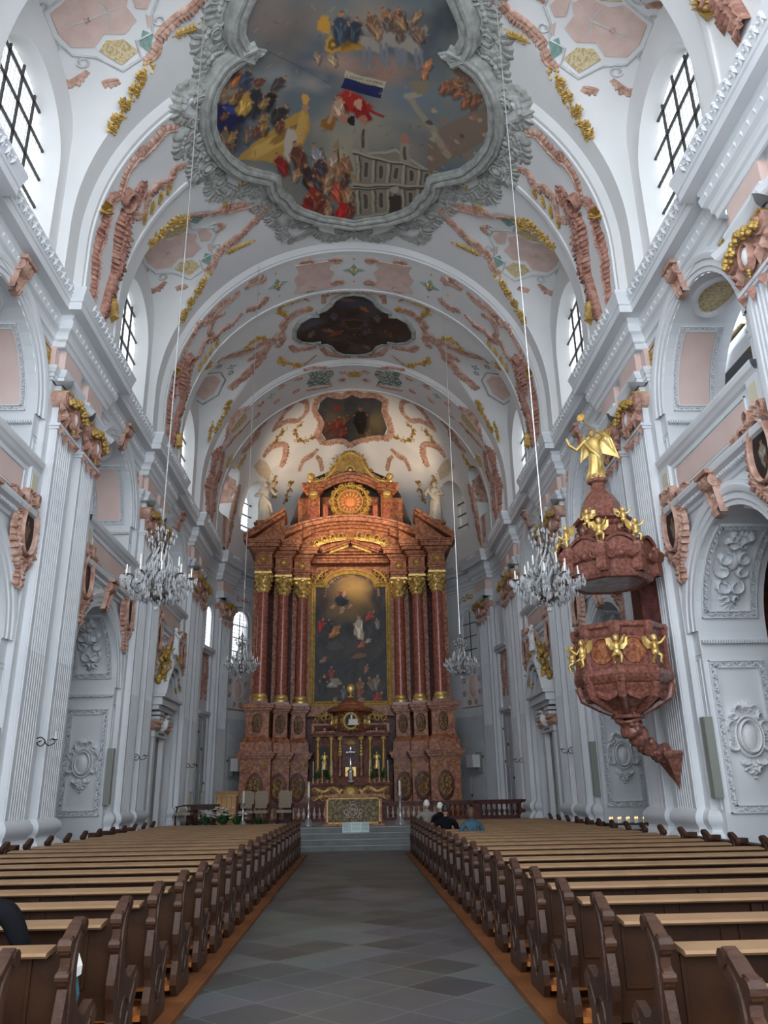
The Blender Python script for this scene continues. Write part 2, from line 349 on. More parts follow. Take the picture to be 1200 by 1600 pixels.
def beadframe(mb, a0, a1, b0, b1, w=.1, h=.04, step=.13, rnd=None):
    """rectangular frame of running leaf work"""
    def cut(x0, x1, y0, y1):
        n = max(1, int((y1-y0)/.25))
        for i in range(n): mb.box(x0, x1, y0+(y1-y0)*i/n, y0+(y1-y0)*(i+1)/n, -.01, h*.6)
    for (x0, x1, y0, y1) in ((a0, a1, b0, b0+.02), (a0, a1, b1-.02, b1), (a0, a0+.02, b0, b1), (a1-.02, a1, b0, b1)):
        cut(x0, x1, y0, y1)
        ox = w if x0 == a0 and x1 < a0+.1 else (-w if x1 == a1 and x0 > a1-.1 else 0); oy = w if y0 == b0 and y1 < b0+.1 and not ox else (-w if y1 == b1 and y0 > b1-.1 and not ox else 0)
        cut(x0+ox+(w if oy else 0), x1+ox-(w if oy else 0), y0+oy+(w if ox else 0), y1+oy-(w if ox else 0))
    def run(p, q, d):
        L = hypot(q[0]-p[0], q[1]-p[1]); n = max(2, round(L/step)); a = atan2(q[1]-p[1], q[0]-p[0])
        for i in range(n):
            t = (i+.5)/n; x, y = p[0]+(q[0]-p[0])*t, p[1]+(q[1]-p[1])*t; sg = 1 if i % 2 else -1
            leafb(mb, x, y, a+sg*.9, w*.75, w*.45, h); leafb(mb, x, y, a+sg*.9+pi, w*.6, w*.4, h*.8)
            dome(mb, x+cos(a)*step*.45, y+sin(a)*step*.45, w*.17, w*.17, h, 6)
    k = w*.5
    run((a0+k, b0+k), (a1-k, b0+k), 0); run((a0+k, b1-k), (a1-k, b1-k), 0); run((a0+k, b0+k), (a0+k, b1-k), 0); run((a1-k, b0+k), (a1-k, b1-k), 0)
def putto(mb, c, s=1., wings=True, ang=0.):
    """small winged child figure, facing local -y turned by ang"""
    ca, sa = cos(ang), sin(ang)
    def q(x, y, z): return (c[0]+(x*ca-y*sa)*s, c[1]+(x*sa+y*ca)*s, c[2]+z*s)
    def bl(x, y, z, r): 
        p = q(x, y, z); mb.ball(p, tuple(k*s for k in r), 8)
    bl(0, -.02, .78, (.10, .10, .12)); bl(0, .01, .82, (.11, .11, .10)); bl(0, -.12, .77, (.02, .02, .02))
    bl(0, 0, .52, (.13, .11, .17)); bl(0, 0, .36, (.14, .12, .13))
    for sg in (1, -1):
        mb.tube([q(sg*.11, 0, .62), q(sg*.24, -.06, .56+.1*sg), q(sg*.30, -.2, .68+.12*sg)], [.05*s, .042*s, .03*s], 6); bl(sg*.30, -.22, .70+.12*sg, (.035, .035, .035))
        mb.tube([q(sg*.07, 0, .33), q(sg*.13, -.14, .22), q(sg*.11, -.08*sg, .03)], [.075*s, .06*s, .04*s], 6); bl(sg*.11, -.06-.06*sg, .02, (.035, .06, .03))
        if wings:
            mb.add([q(sg*.04, .09, .62), q(sg*.2, .16, .86), q(sg*.36, .2, .84), q(sg*.34, .18, .6), q(sg*.2, .14, .45), q(sg*.05, .11, .48), q(sg*.18, .2, .66)],
                   [(0, 1, 6), (1, 2, 6), (2, 3, 6), (3, 4, 6), (4, 5, 6), (5, 0, 6)])
def robed(mb, c, H=2., ang=0., arms=(), lean=0., folds=9, head=True):
    """standing draped figure, height H, facing local -y turned by ang"""
    ca, sa = cos(ang), sin(ang)
    def q(x, y, z): return (c[0]+(x*ca-y*sa)*H, c[1]+(x*sa+y*ca)*H, c[2]+z*H)
    rows = []; prof = [(0, .15, .12), (.02, .165, .13), (.1, .15, .12), (.25, .135, .11), (.42, .125, .10), (.52, .12, .095), (.6, .10, .08), (.68, .115, .08), (.76, .125, .08), (.81, .10, .07), (.84, .045, .045), (.87, .035, .038)]
    for z, rx, ry in prof:
        row = []
        for j in range(28):
            a = 2*pi*j/28; fo = 1+(.16*max(0, 1-z*1.25))*sin(folds*a+z*7)+(.05 if z < .8 else 0)*sin(4*a+z*16)
            row.append(q(rx*fo*cos(a)+lean*sin(z*3.0)*.35, ry*fo*sin(a)-.02*sin(z*4), z))
        rows.append(row)
    mb.grid(rows, cv=True)
    hx = lean*sin(.93*3)*.35
    if head:
        p = q(hx, -.012, .925); mb.ball(p, (.052*H, .056*H, .068*H), 12, 8)
        p = q(hx, -.07, .918); mb.ball(p, (.010*H, .014*H, .014*H), 6)
        p = q(hx, .012, .935); mb.ball(p, (.060*H, .058*H, .064*H), 10, 7)
        p = q(hx, -.045, .885); mb.ball(p, (.03*H, .022*H, .03*H), 8)
    mb.tube([q(-.12, -.03, .74), q(-.03, -.1, .56), q(.10, -.09, .42), q(.15, .0, .25)], [.03*H, .045*H, .04*H, .02*H], 8)   # sash of cloth
    for pth in arms:
        P = [q(*p) for p in pth]; mb.tube(P, [(.045-.022*i/(len(P)-1))*H for i in range(len(P))], 8); mb.ball(P[-1], .024*H, 8)
    for sg in (1, -1):
        p = q(sg*.05, -.13, .012); mb.ball(p, (.025*H, .05*H, .018*H), 8)
    return q
def balprof(h, r):   # baluster profile
    return [(r*.75, 0), (r*.75, h*.06), (r*.45, h*.1), (r*.6, h*.16), (r*1.0, h*.3), (r*.95, h*.4), (r*.5, h*.56), (r*.38, h*.68), (r*.6, h*.74), (r*.4, h*.8), (r*.5, h*.9), (r*.75, h*.94), (r*.75, h)]

# ================================================================ THE SETTING
WX = 6.9                                  # nave wall plane
PIERS = (9.8, 17.45, 25.1, 32.7); ARCH = (13.62, 21.28, 28.9); RA = 1.9
def W(s): return lambda y, z, w: (s*(WX-w), y, z)
CZ, RV, SZ, AY, AS = 12.6, 6.4, 13.9, 34.4, 1.2
RIBS = (.85, 8.85, 16.87, 24.85, 32.9); BAYS = (4.85, 12.85, 20.85, 28.8)
def prof_r(st, ct):
    r = (SZ-CZ)*ct+sqrt(((SZ-CZ)*ct)**2+RV*RV-(SZ-CZ)**2)
    return RV/st if CZ+r*ct < SZ else r
def ribm(y):
    for q in RIBS:
        d = abs(y-q)
        if d < 1.5: return (.13 if d < 1.32 else .13*(1.5-d)/.18)+(.04 if 1.12 < d < 1.22 else 0)
    return 0.
def vaultR(th, y, ribs=True):
    s, c = abs(sin(th)), cos(th); R = prof_r(s, c)
    if ribs: R -= ribm(y)
    for b in BAYS:
        d = (y-b)/1.9
        if abs(d) < 1 and abs(th) > .385:
            R = max(R, min((8.5-1.2*(1-sqrt(1-d*d)))/(c+.53*s), 6.78/max(s, 1e-6)))
    return R
def VM(a, y, h): th = a/6.4; R = vaultR(th, y)-h; return (R*sin(th), y, CZ+R*cos(th))
def VN(a, y, h): th = a/6.4; R = vaultR(th, y, False)-h; return (R*sin(th), y, CZ+R*cos(th))
APW = ((radians(57), .82), (radians(-57), .82), (radians(80), .62), (radians(-80), .62))
def apseR(ph, el):
    R = prof_r(cos(el), sin(el))
    for pc, w in APW:
        d = ph-pc; c = cos(el)*cos(d); l = abs(cos(el)*sin(d)); s = sin(el)
        if c <= 0 or l*6 > w*1.3: continue
        r = R
        while r < 9:
            q = r+.03; lat = q*l
            if lat >= w or q*c > 7.35 or CZ+q*s > 16.1+sqrt(max(0, w*w-lat*lat)) or CZ+q*s < 14.35: break
            r = q
        R = max(R, r)
    return R
def AM(p, q, h):
    lo, la = p/6.4, q/6.4; x = sin(lo)*cos(la); d0 = cos(lo)*cos(la); u0 = sin(la); k = sqrt(.5)
    y, z = (d0-u0)*k, (d0+u0)*k
    R = apseR(atan2(x, y), math.asin(max(-1, min(1, z))))-h
    return (R*x, AY+AS*R*y, CZ+R*z)
def AW(R, az): return (R*sin(az), AY+AS*R*cos(az))

# floor
b = MB(); b.add([(-13, -3, 0), (13, -3, 0), (13, 46, 0), (-13, 46, 0)], [(0, 1, 2, 3)])
tag(b.build('floor', 'floor'), kind='structure')

# ---- ceiling
ys = []
y = -.9
while y < 34.4: ys.append(y); y += .085
ys = sorted(set(ys+[34.4]+[q+d for q in RIBS for d in (-1.5, -1.32, -1.22, -1.12, 1.12, 1.22, 1.32, 1.5) if -.9 < q+d < 34.4]))
NT = 230
rows = []; keep = []
for y in ys:
    row = []; kr = []
    for i in range(NT+1):
        th = -pi/2+pi*i/NT; R = vaultR(th, y); row.append((R*sin(th), y, CZ+R*cos(th))); kr.append(abs(abs(R*sin(th))-6.78) < .004)
    rows.append(row); keep.append(kr)
b = MB(); nc = NT+1; f = []
for i in range(len(ys)-1):
    for j in range(NT):
        if keep[i][j] and keep[i+1][j] and keep[i][j+1] and keep[i+1][j+1]: continue
        f.append((i*nc+j, i*nc+j+1, (i+1)*nc+j+1, (i+1)*nc+j))
b.add([p for r in rows for p in r], f)
ceiling = tag(b.build('ceiling', 'vault', smooth=True, edge=32), kind='structure')
# apse half dome
NA, NE = 480, 140; vs = []; f = []; dead = []
for i in range(NE+1):
    el = (pi/2)*i/NE
    for j in range(NA+1):
        ph = -pi/2+pi*j/NA; R = apseR(ph, el); vs.append((R*cos(el)*sin(ph), AY+AS*R*cos(el)*cos(ph), CZ+R*sin(el)))
b = MB(); b.add(vs, [(i*(NA+1)+j, i*(NA+1)+j+1, (i+1)*(NA+1)+j+1, (i+1)*(NA+1)+j) for i in range(NE) for j in range(NA)])
apse_dome = b.build('apse_dome', 'vault', ceiling, smooth=True, edge=28)

# ---- nave walls
def arch_z(y, yc, zs, r=RA): return zs+sqrt(max(0, r*r-(y-yc)**2))
def outline_arch(yc, zb, zs, r, n=20):
    return [(yc-r, zb)]+[(yc-r*cos(pi*i/n), zs+r*sin(pi*i/n)) for i in range(n+1)]+[(yc+r, zb)]
PPATH = [(0, -1.62), (.14, -1.62), (.14, -1.38), (.28, -1.38), (.28, -.32), (.14, -.32), (.14, .22), (.28, .22), (.28, 1.3), (.14, 1.3), (.14, 1.6), (0, 1.6)]
PILS = ((-1.38, -.32), (.22, 1.3))
def pier_path(s, yc): return [(s*(WX-w), yc+d) for w, d in PPATH]
def fluted(mb, y0, y1, c0, zlo, zmid, zhi, n=7):
    wd = y1-y0; m = .1; st = (wd-2*m)/n
    def prof(dep):
        P = [(y0, -.05), (y0, c0), (y0+m*.6, c0)]
        for k in range(n):
            a = y0+m+k*st
            P += [(a+st*.12, c0), (a+st*.2, c0-dep), (a+st*.5, c0-dep*1.25), (a+st*.8, c0-dep), (a+st*.88, c0)]
        return P+[(y1-m*.6, c0), (y1, c0), (y1, -.05)]
    a, c_ = prof(.012), prof(.05)
    mb.grid([[(y, z, w) for y, w in a] for z in (zlo, zmid)]); mb.grid([[(y, z, w) for y, w in c_] for z in (zmid, zhi)])
def capital(mb, y0, y1, c0, zb, zt):
    """rose composite capital with gilt garland and white shield; slots 0 plaster 1 rose 2 deep rose 3 ochre 4 white"""
    yc = (y0+y1)/2; hw = (y1-y0)/2; h = zt-zb
    mb.m = 0
    mb.box(y0-.06, y1+.06, zb-.02, zb+.05, 0, c0+.07); mb.box(y0-.03, y1+.03, zb-.08, zb-.02, 0, c0+.04)
    mb.m = 1; mb.grid([[(yc-hw*k, zb+h*t, 0), (yc-hw*k, zb+h*t, c0+o), (yc+hw*k, zb+h*t, c0+o), (yc+hw*k, zb+h*t, 0)] for t, k, o in ((.05, .86, .02), (.4, .88, .05), (.7, .95, .1), (.86, 1.05, .14))])
    for sg in (1, -1):
        # volutes
        mb.m = 1
        cx, cz = yc+sg*hw*.95, zb+h*.72
        for k, (rr, oo) in enumerate(((.20, .30), (.15, .335), (.09, .365), (.045, .385))):
            mb.m = 1 if k % 2 == 0 else 2
            n = 14; mb.grid([[(cx+rr*cos(2*pi*j/n), cz+rr*sin(2*pi*j/n), o) for j in range(n)] for o in (.02, c0+oo-.14)], cv=True)
            mb.add([(cx+rr*cos(2*pi*j/n), cz+rr*sin(2*pi*j/n), c0+oo-.14) for j in range(n)], [tuple(range(n))])
        mb.m = 3; mb.box(cx-.14, cx+.14, cz+.12, cz+.17, c0*.5, c0+.2)
        # acanthus
        mb.m = 1
        for (dx, dz, an, L) in ((.3, .1, 1.2, .5), (.75, .12, 1.5, .48), (.95, .3, 1.1, .34), (.55, .32, 1.9, .34), (1.02, .12, 2.2, .25), (.85, -.02, -1.2, .22), (.3, -.05, -1.4, .3)):
            a = an if sg > 0 else pi-an
            mb.T, T0 = (lambda T: (lambda x, y, z: T(x, y, z+c0+.05)))(mb.T), mb.T
            mb.m = 1 if L > .4 else 2; leafb(mb, yc+sg*hw*dx, zb+h*dz, a, L, .2, .11)
            mb.T = T0
    T0 = mb.T; mb.T = lambda x, y, z: T0(x, y, z+c0+.1)
    mb.m = 4; dome(mb, yc, zb+h*.42, .13, .21, .12, 12)
    mb.m = 2; ovalring(mb, yc, zb+h*.42, .16, .24, .07, .12)
    mb.m = 3
    pts = spline([(yc-hw*.95, zb+h*.6), (yc-hw*.5, zb+h*.74), (yc, zb+h*.84), (yc+hw*.5, zb+h*.74), (yc+hw*.95, zb+h*.6)], 12)
    rn = random.Random(3)
    for p in pts:
        for k in range(3): mb.ball((p[0]+rn.uniform(-.06, .06), p[1]+rn.uniform(-.07, .07), .1+rn.uniform(0, .08)), .055, 6, 4)
    for k in range(4): mb.ball((yc, zb+h*(.2-.07*k), .06), .05-.008*k, 6, 4)
    mb.m = 1
    for k in range(5): leafb(mb, yc, zb+h*.86, radians(40+25*k), .26, .13, .12)
    mb.T = T0
    # curved white abacus
    mb.m = 0; n = 10; rows = []
    for z, o, e in ((zt-.11, .05, 0), (zt-.06, .12, .02), (zt-.02, .16, .05), (zt+.1, .2, .08), (zt+.1, -c0, .08)):
        rows.append([(yc+(hw+.14+e)*k, z, 0) if abs(k) == 1.001 else (yc+(hw+.14+e)*k, z, c0+o+.12*k*k) for k in [-1+2*i/n for i in range(n+1)]])
    mb.grid(rows); mb.m = 0
def entab_path(s):
    P = []
    for i, yc in enumerate(PIERS):
        y0, y1 = yc-1.55, yc+1.6
        P += [(s*WX, y0), (s*6.62, y0), (s*6.62, y1 if i < 3 else 34.15), (s*WX, y1 if i < 3 else 34.15)]
    P = [(s*WX, 2.3), (s*WX, 8.25-.0)]+P[1:]
    for az in (86, 82, 78, 74.2): P.append((s*AW(WX, radians(az))[0], AW(WX, radians(az))[1]))
    for az in (74, 70, 66, 63.5): P.append((s*AW(6.6, radians(az))[0], AW(6.6, radians(az))[1]))
    for az in (63.3, 58, 52, 45, 38, 30, 20, 10, 0): P.append((s*AW(WX, radians(az))[0], AW(WX, radians(az))[1]))
    return P
CORN = [(0, 11.36), (.04, 11.38), (.05, 11.5), (.1, 11.54), (.1, 11.64), (.13, 11.7), (.2, 11.76), (.22, 11.86), (.23, 11.93), (.19, 12.0), (.23, 12.04), (.23, 12.1), (.46, 12.1), (.46, 12.28), (.49, 12.3), (.49, 12.36), (.53, 12.5), (.56, 12.58), (.56, 12.64), (-.12, 12.66)]
ARCHV = [(1.0, .0), (1.0, .04), (1.05, .04), (1.055, .07), (1.12, .07), (1.125, .10), (1.17, .13), (1.19, .13), (1.195, .09), (1.24, .09), (1.245, 0)]
def archivolt(mb, yc, zs, r=RA, n=28, k=1.0, zb=None):
    rows = []
    pts = [(pi, None)] if zb is None else []
    for i in range(n+1):
        a = pi-pi*i/n; rows.append([(yc+r*q*cos(a), zs+r*q*sin(a), o*k) for q, o in ARCHV])
    mb.grid(rows)
IMP = [(0, 4.2), (.03, 4.2), (.05, 4.27), (.05, 4.32), (.09, 4.38), (.09, 4.45), (.14, 4.52), (.14, 4.6), (.16, 4.64), (0, 4.66)]
def impost_path(s, yc, sg, depth):   # jamb side sg of the arch at yc, runs wall face then along the jamb
    y = yc+sg*RA
    return [(s*WX, y+sg*.4), (s*(WX-.02), y+sg*.38), (s*(WX-.02), y), (s*(WX+depth), y)]
JD = 1.4
def side_wall(s, name):
    T = W(s); b = MB(T)
    # plane with its openings, in slices
    def col(y0, y1, z0, z1): b.add([(y0, z0, 0), (y1, z0, 0), (y1, z1, 0), (y0, z1, 0)], [(0, 1, 2, 3)])
    col(-1, ARCH[0]-RA-5.9, 0, 11.6)
    ed = [2.3, 8.2]
    for yc in (5.95,)+ARCH:
        n = 24; lo = [(yc-RA*cos(pi*i/n)) for i in range(n+1)]
        for i in range(n):
            y0, y1 = lo[i], lo[i+1]
            b.add([(y0, arch_z(y0, yc, 4.65), 0), (y1, arch_z(y1, yc, 4.65), 0), (y1, 7.24, 0), (y0, 7.24, 0)], [(0, 1, 2, 3)])
            b.add([(y0, arch_z(y0, yc, 9.5), 0), (y1, arch_z(y1, yc, 9.5), 0), (y1, 11.6, 0), (y0, 11.6, 0)], [(0, 1, 2, 3)])
    edges = [2.15]+[q for yc in (5.95,)+ARCH for q in (yc-RA, yc+RA)]+[34.4]
    for i in range(1, len(edges)-1, 2): col(edges[i+1] if 0 else edges[i+1], edges[i+1], 0, 0) if 0 else None
    prev = 2.15
    for yc in (5.95,)+ARCH: col(prev, yc-RA, 0, 11.6); prev = yc+RA
    col(prev, 34.4, 0, 11.6)
    # thickness of the wall round every opening
    for yc in (5.95,)+ARCH:
        for zb, zs in ((0, 4.65), (7.24, 9.5)):
            O = outline_arch(yc, zb, zs, RA); b.grid([[(y, z, 0) for y, z in O], [(y, z, -JD) for y, z in O]])
            # outer face of the pier towards the aisle
    prev = 2.15
    for yc in (5.95,)+ARCH+(37.,):
        b.add([(prev, 0, -JD), (min(yc-RA, 34.4), 0, -JD), (min(yc-RA, 34.4), 12, -JD), (prev, 12, -JD)], [(0, 1, 2, 3)]); prev = yc+RA
    for yc in (5.95,)+ARCH:
        b.add([(yc-RA, 6.56, -JD), (yc+RA, 6.56, -JD), (yc+RA, 7.24, -JD), (yc-RA, 7.24, -JD)], [(0, 1, 2, 3)])
    wall = tag(b.build(name, 'plaster'), kind='structure')
    # archivolts, imposts, cornices
    for yc in ARCH:
        b = MB(T); archivolt(b, yc, 4.66); b.build('arch_moulding', 'plaster', wall, smooth=True, edge=40)
        b = MB(T); archivolt(b, yc, 9.52, k=1.1); b.build('arch_moulding', 'plaster', wall, smooth=True, edge=40)
        for sg in (-1, 1):
            b = MB()
            for dz in (0, 4.86):
                pth = impost_path(s, yc, sg, JD); b.sweep(pth, [(o, z+dz) for o, z in IMP], side=s*sg)
            b.T = T; y = yc+sg*RA
            n = 26
            for k in range(n):   # dentils along the jamb
                x = -JD*(k+.5)/n
                for dz in (4.39, 9.25): b.box(*sorted((y, y-sg*.12)), dz, dz+.07, x-.014, x+.014)
            b.build('impost', 'plaster', wall)
            b = MB(T)     # narrow sunk strip beside the opening
            for z0, z1 in ((1.3, 4.1), (7.4, 8.95)):
                q = y+sg*.2; b.box(q-.1, q-.085, z0, z1, -.01, .02); b.box(q+.085, q+.1, z0, z1, -.01, .02); b.box(q-.1, q+.1, z1, z1+.015, -.01, .02); b.box(q-.1, q+.1, z0-.015, z0, -.01, .02)
            b.build('moulded_strip', 'plaster', wall)
    P = entab_path(s)
    b = MB(); b.sweep(P, CORN, side=s); cor = b.build('cornice', 'plaster', wall)
    # carved leaf course and egg course of the cornice
    b = MB(); rn = random.Random(5)
    for i in range(len(P)-1):
        (xa, ya), (xb, yb) = P[i], P[i+1]; L = hypot(xb-xa, yb-ya)
        if L < .4 or ya > 40 : continue
        dx, dy = (xb-xa)/L, (yb-ya)/L; nx, ny = -dy*s, dx*s
        n = int(L/.115)
        for k in range(n):
            t = (k+.5)*L/n; cx, cy = xa+dx*t, ya+dy*t
            def TT(a, z, c, cx=cx, cy=cy, dx=dx, dy=dy, nx=nx, ny=ny): return (cx+dx*a+nx*c, cy+dy*a+ny*c, z)
            b.T = TT
            b.T = lambda a, z, c, TT=TT: TT(a, z, c+.515+(z-12.36)*.2)
            sg = 1 if k % 2 else -1
            leafb(b, 0, 12.37, pi/2+sg*.5, .24, .1, .035); leafb(b, .03, 12.6, -pi/2-sg*.8, .15, .08, .03); dome(b, .05, 12.48, .025, .025, .035, 5)
            b.T = lambda a, z, c, TT=TT: TT(a, z, c+.2)
            if k % 2 == 0 and ya < 34: leafb(b, 0, 11.76, pi/2, .24, .13, .05)
    b.build('leaf_course', 'plaster', cor)
    for k, yc in enumerate(PIERS):
        b = MB(T); pth = pier_path(s, yc)
        bb = MB(); bb.sweep(pth, [(0, 12.0), (0, 0)], side=s)
        pier = bb.build('pier', 'plaster', wall)
        bb = MB(); bb.sweep(pth, [(0, 1.3), (.03, 1.3), (.06, 1.27), (.12, 1.2), (.14, 1.12), (.12, 1.04), (.07, .99), (.05, .93), (.07, .88), (.14, .84), (.19, .76), (.19, .68), (.14, .6), (.17, .58), (.17, 0)], side=s)
        bb.build('pier_base', 'plaster', pier, smooth=True, edge=35)
        bb = MB(); bb.sweep(pth, [(0, 10.5), (.03, 10.5), (.03, 10.58), (.055, 10.58), (.055, 10.68), (.08, 10.68), (.12, 10.76), (.12, 10.84), (0, 10.85)], side=s)
        bb.build('architrave', 'plaster', pier)
        bb = MB(); bb.sweep(pth, [(.012, 10.85), (.012, 11.37)], side=s); bb.build('pink_frieze', 'pink', pier)
        for j, (p0, p1) in enumerate(PILS):
            b = MB(T); fluted(b, yc+p0+.02, yc+p1-.02, .31, 1.28, 4.55, 9.5); pil = b.build('pilaster', 'plaster', pier)
            b = MB(T); capital(b, yc+p0, yc+p1, .31, 9.5, 10.4); b.build('capital', ['plaster', 'stucco', 'stuccod', 'ochre', 'white'], pil)
    # pink spandrels with gilt tracery beside the upper arches
    for yc in ARCH:
        b = MB(T); g = MB(T)
        for sg in (1, -1):
            poly = [(yc+sg*2.26, 9.9)]+[(yc+sg*2.38*cos(a), 9.52+2.38*sin(a)) for a in [radians(q) for q in (10, 25, 40, 52, 60)]]+[(yc+sg*1.2, 11.36), (yc+sg*2.26, 11.36)]
            n = len(poly); b.add([(p[0], p[1], .012) for p in poly], [tuple(range(n))])
            outline(g, [(yc+sg*2.2, 10.3), (yc+sg*2.2, 11.28), (yc+sg*1.4, 11.28), (yc+sg*1.9, 11.0)], .03, .05)
            rn = random.Random(11)
            for (x, z) in ((2.1, 10.6), (2.0, 10.85), (2.1, 11.1), (1.85, 11.15), (1.6, 11.22), (1.35, 11.28), (2.18, 10.2), (2.2, 9.9), (1.15, 11.3)):
                cscroll(g, (yc+sg*x, z), .1, .04, .06, rn.uniform(0, 360), rn.uniform(400, 700), 1, 10)
                leafb(g, yc+sg*x, z, rn.random()*6, .2, .09, .06)
        b.build('pink_spandrel', 'pink', wall); g.build('gilt_tracery', 'ochre', wall)
        # red volute keystones
        for nm, zk, hh in (('keystone', 6.5, .75), ('keystone', 11.32, .62)):
            b = MB(T)
            prof = [(.02, zk-.08), (.16, zk-.05), (.2, zk+.06), (.12, zk+.2), (.13, zk+hh*.55), (.24, zk+hh*.72), (.33, zk+hh*.8), (.35, zk+hh*.9), (.28, zk+hh*.98), (0, zk+hh)]
            rows = [[(yc+k*(.13+.08*(z-zk)/hh), z, w) for k in (-1, -.6, -.55, 0, .55, .6, 1)] for w, z in prof]
            for r in rows:
                for q in (2, 3, 4): r[q] = (r[q][0], r[q][1], r[q][2]-.02 if q != 3 else r[q][2]+.01)
            b.grid(rows)
            for sg in (1, -1):
                for (rr, o) in ((.13, .2), (.08, .215), (.04, .23)):
                    n = 12; c = (zk+hh*.8, .2); b.add([(yc+sg*o, c[0]+rr*cos(2*pi*j/n), c[1]+rr*sin(2*pi*j/n)) for j in range(n)]+[(yc, c[0]+rr*cos(2*pi*j/n), c[1]+rr*sin(2*pi*j/n)) for j in range(n)], [tuple(range(n))]+[(j, (j+1) % n, n+(j+1) % n, n+j) for j in range(n)])
                b.add([(yc+sg*.13, zk, 0), (yc+sg*.13, zk, .15), (yc+sg*.2, zk+hh, .3), (yc+sg*.2, zk+hh, 0)], [(0, 1, 2, 3)])
            b.box(yc-.25, yc+.25, zk+hh-.03, zk+hh+.05, 0, .38)
            b.build(nm, 'stucco', wall)
    # gallery parapets between the piers
    for yc in ARCH:
        y0, y1 = yc-RA-.32, yc+RA+.32; L = y1-y0
        b = MB(); b.sweep([(s*WX, y0), (s*WX, y1)], [(0, 6.98), (.05, 7.0), (.06, 7.08), (.12, 7.1), (.12, 7.17), (.16, 7.2), (.24, 7.24), (.26, 7.32), (.26, 7.36), (.1, 7.38), (.1, 8.2), (.16, 8.24), (.2, 8.3), (.24, 8.34), (.26, 8.42), (.26, 8.47), (-.12, 8.48), (-.12, 7.2)], side=s)
        b.T = T
        n = 46
        for k in range(n): q = y0+(k+.5)*L/n; b.box(q-.025, q+.025, 7.11, 7.17, .05, .17)
        for (a, c) in ((y0+.02, y0+.42), (y1-.42, y1-.02)): b.box(a, c, 7.38, 8.3, .05, .17)
        b.box(y0+.62, y1-.62, 7.52, 7.55, .1, .13); b.box(y0+.62, y1-.62, 8.07, 8.1, .1, .13); b.box(y0+.62, y0+.65, 7.52, 8.1, .1, .13); b.box(y1-.65, y1-.62, 7.52, 8.1, .1, .13)
        par = b.build('gallery_parapet', 'plaster', wall)
        b = MB(T); b.box(y0+.68, y1-.68, 7.58, 8.04, .1, .112); b.build('pink_panel', 'pink', par)
        b = MB(T)
        for (a, c) in ((y0+.08, y0+.36), (y1-.36, y1-.08)): b.box(a, c, 7.55, 8.12, .17, .18)
        b.build('cream_panel', mat('cream panel', (.66, .62, .47), .8) if 'cream' not in M else 'cream', par)
    # jamb and soffit reliefs
    for yc in ARCH[:2]:
        for sg in (1, -1):
            y = yc+sg*RA
            TJ = lambda x, z, w, y=y, sg=sg: (s*x, y-sg*w, z)
            b = MB(TJ); beadframe(b, 7.0, 8.13, 1.22, 4.06, .13, .1); b.build('relief_frame', 'plaster', wall)
            b = MB(TJ); cartouche(b, 7.56, 2.6, .84, 1.5, .17); b.build('relief_cartouche', 'white', wall)
        for zb, zs, nm in ((0, 4.66, 'low'), (7.24, 9.52, 'up')):
            R0 = RA
            def TS(x, arc, w, yc=yc, zs=zs): a = arc/R0; return (s*x, yc+(R0-w-.02)*cos(a), zs+(R0-w-.02)*sin(a))
            for a0, a1 in ((.25, 2.45), (pi*R0-2.45, pi*R0-.25)):
                b = MB(TS)
                if nm == 'low':
                    beadframe(b, 7.0, 8.13, a0, a1, .13, .09); b.build('soffit_frame', 'plaster', wall)
                    b = MB(TS)
                    fl = 1 if a0 < 1 else -1; cc = (a0+a1)/2
                    b.T = lambda x, q, w, TS=TS, cc=cc, fl=fl: TS(x, cc+(q-cc)*fl, w)
                    for m_ in (1, -1):
                        for (x, z, r, q0, q1) in ((.12, .55, .14, 0, 330), (.2, .2, .15, 90, 420), (.2, -.1, .14, 0, -300), (.12, -.45, .16, 60, -290), (.1, -.72, .08, 0, 300), (.14, .8, .1, 180, 460)):
                            pts = [(7.57+m_*(x+r*(1-.5*i/10)*cos(radians(q0+(q1-q0)*i/10))), cc+z+r*(1-.5*i/10)*sin(radians(q0+(q1-q0)*i/10))) for i in range(11)]
                            ridge(b, pts, .09, .15)
                    dome(b, 7.57, cc+.1, .14, .2, .15)
                    for k in range(5): leafb(b, 7.57, cc-.75, radians(-150+30*k), .22, .1, .08); leafb(b, 7.57, cc+.7, radians(30+30*k), .25, .1, .08)
                    b.build('soffit_scrollwork', 'plaster', wall)
                else:
                    q0, q1 = (.06, 2.0) if a0 < 1 else (pi*R0-2.0, pi*R0-.06)
                    bb = MB(TS); beadframe(bb, 7.1, 8.07, q0, q1, .11, .05)
                    # curved field in steps so it follows the soffit
                    b = MB(TS); k = 24; b.grid([[(x, q0+.12+(q1-q0-.24)*i/k, .014) for x in (7.2, 7.93)] for i in range(k+1)])
                    b.build('pink_soffit', 'pink', wall); bb.build('soffit_frame', 'plaster', wall)
                    if a0 < 1:
                        b = MB(TS); ovalring(b, 7.57, pi*R0/2, .42, .72, .14, .09); b.m = 1; dome(b, 7.57, pi*R0/2, .36, .64, .03, 24); b.build('soffit_oval', ['plaster', 'yellow'], wall)
    return wall
M['cream'] = mat('cream panel', (.64, .60, .46), .8)
wall_left = side_wall(-1, 'wall_left')
wall_right = side_wall(1, 'wall_right')

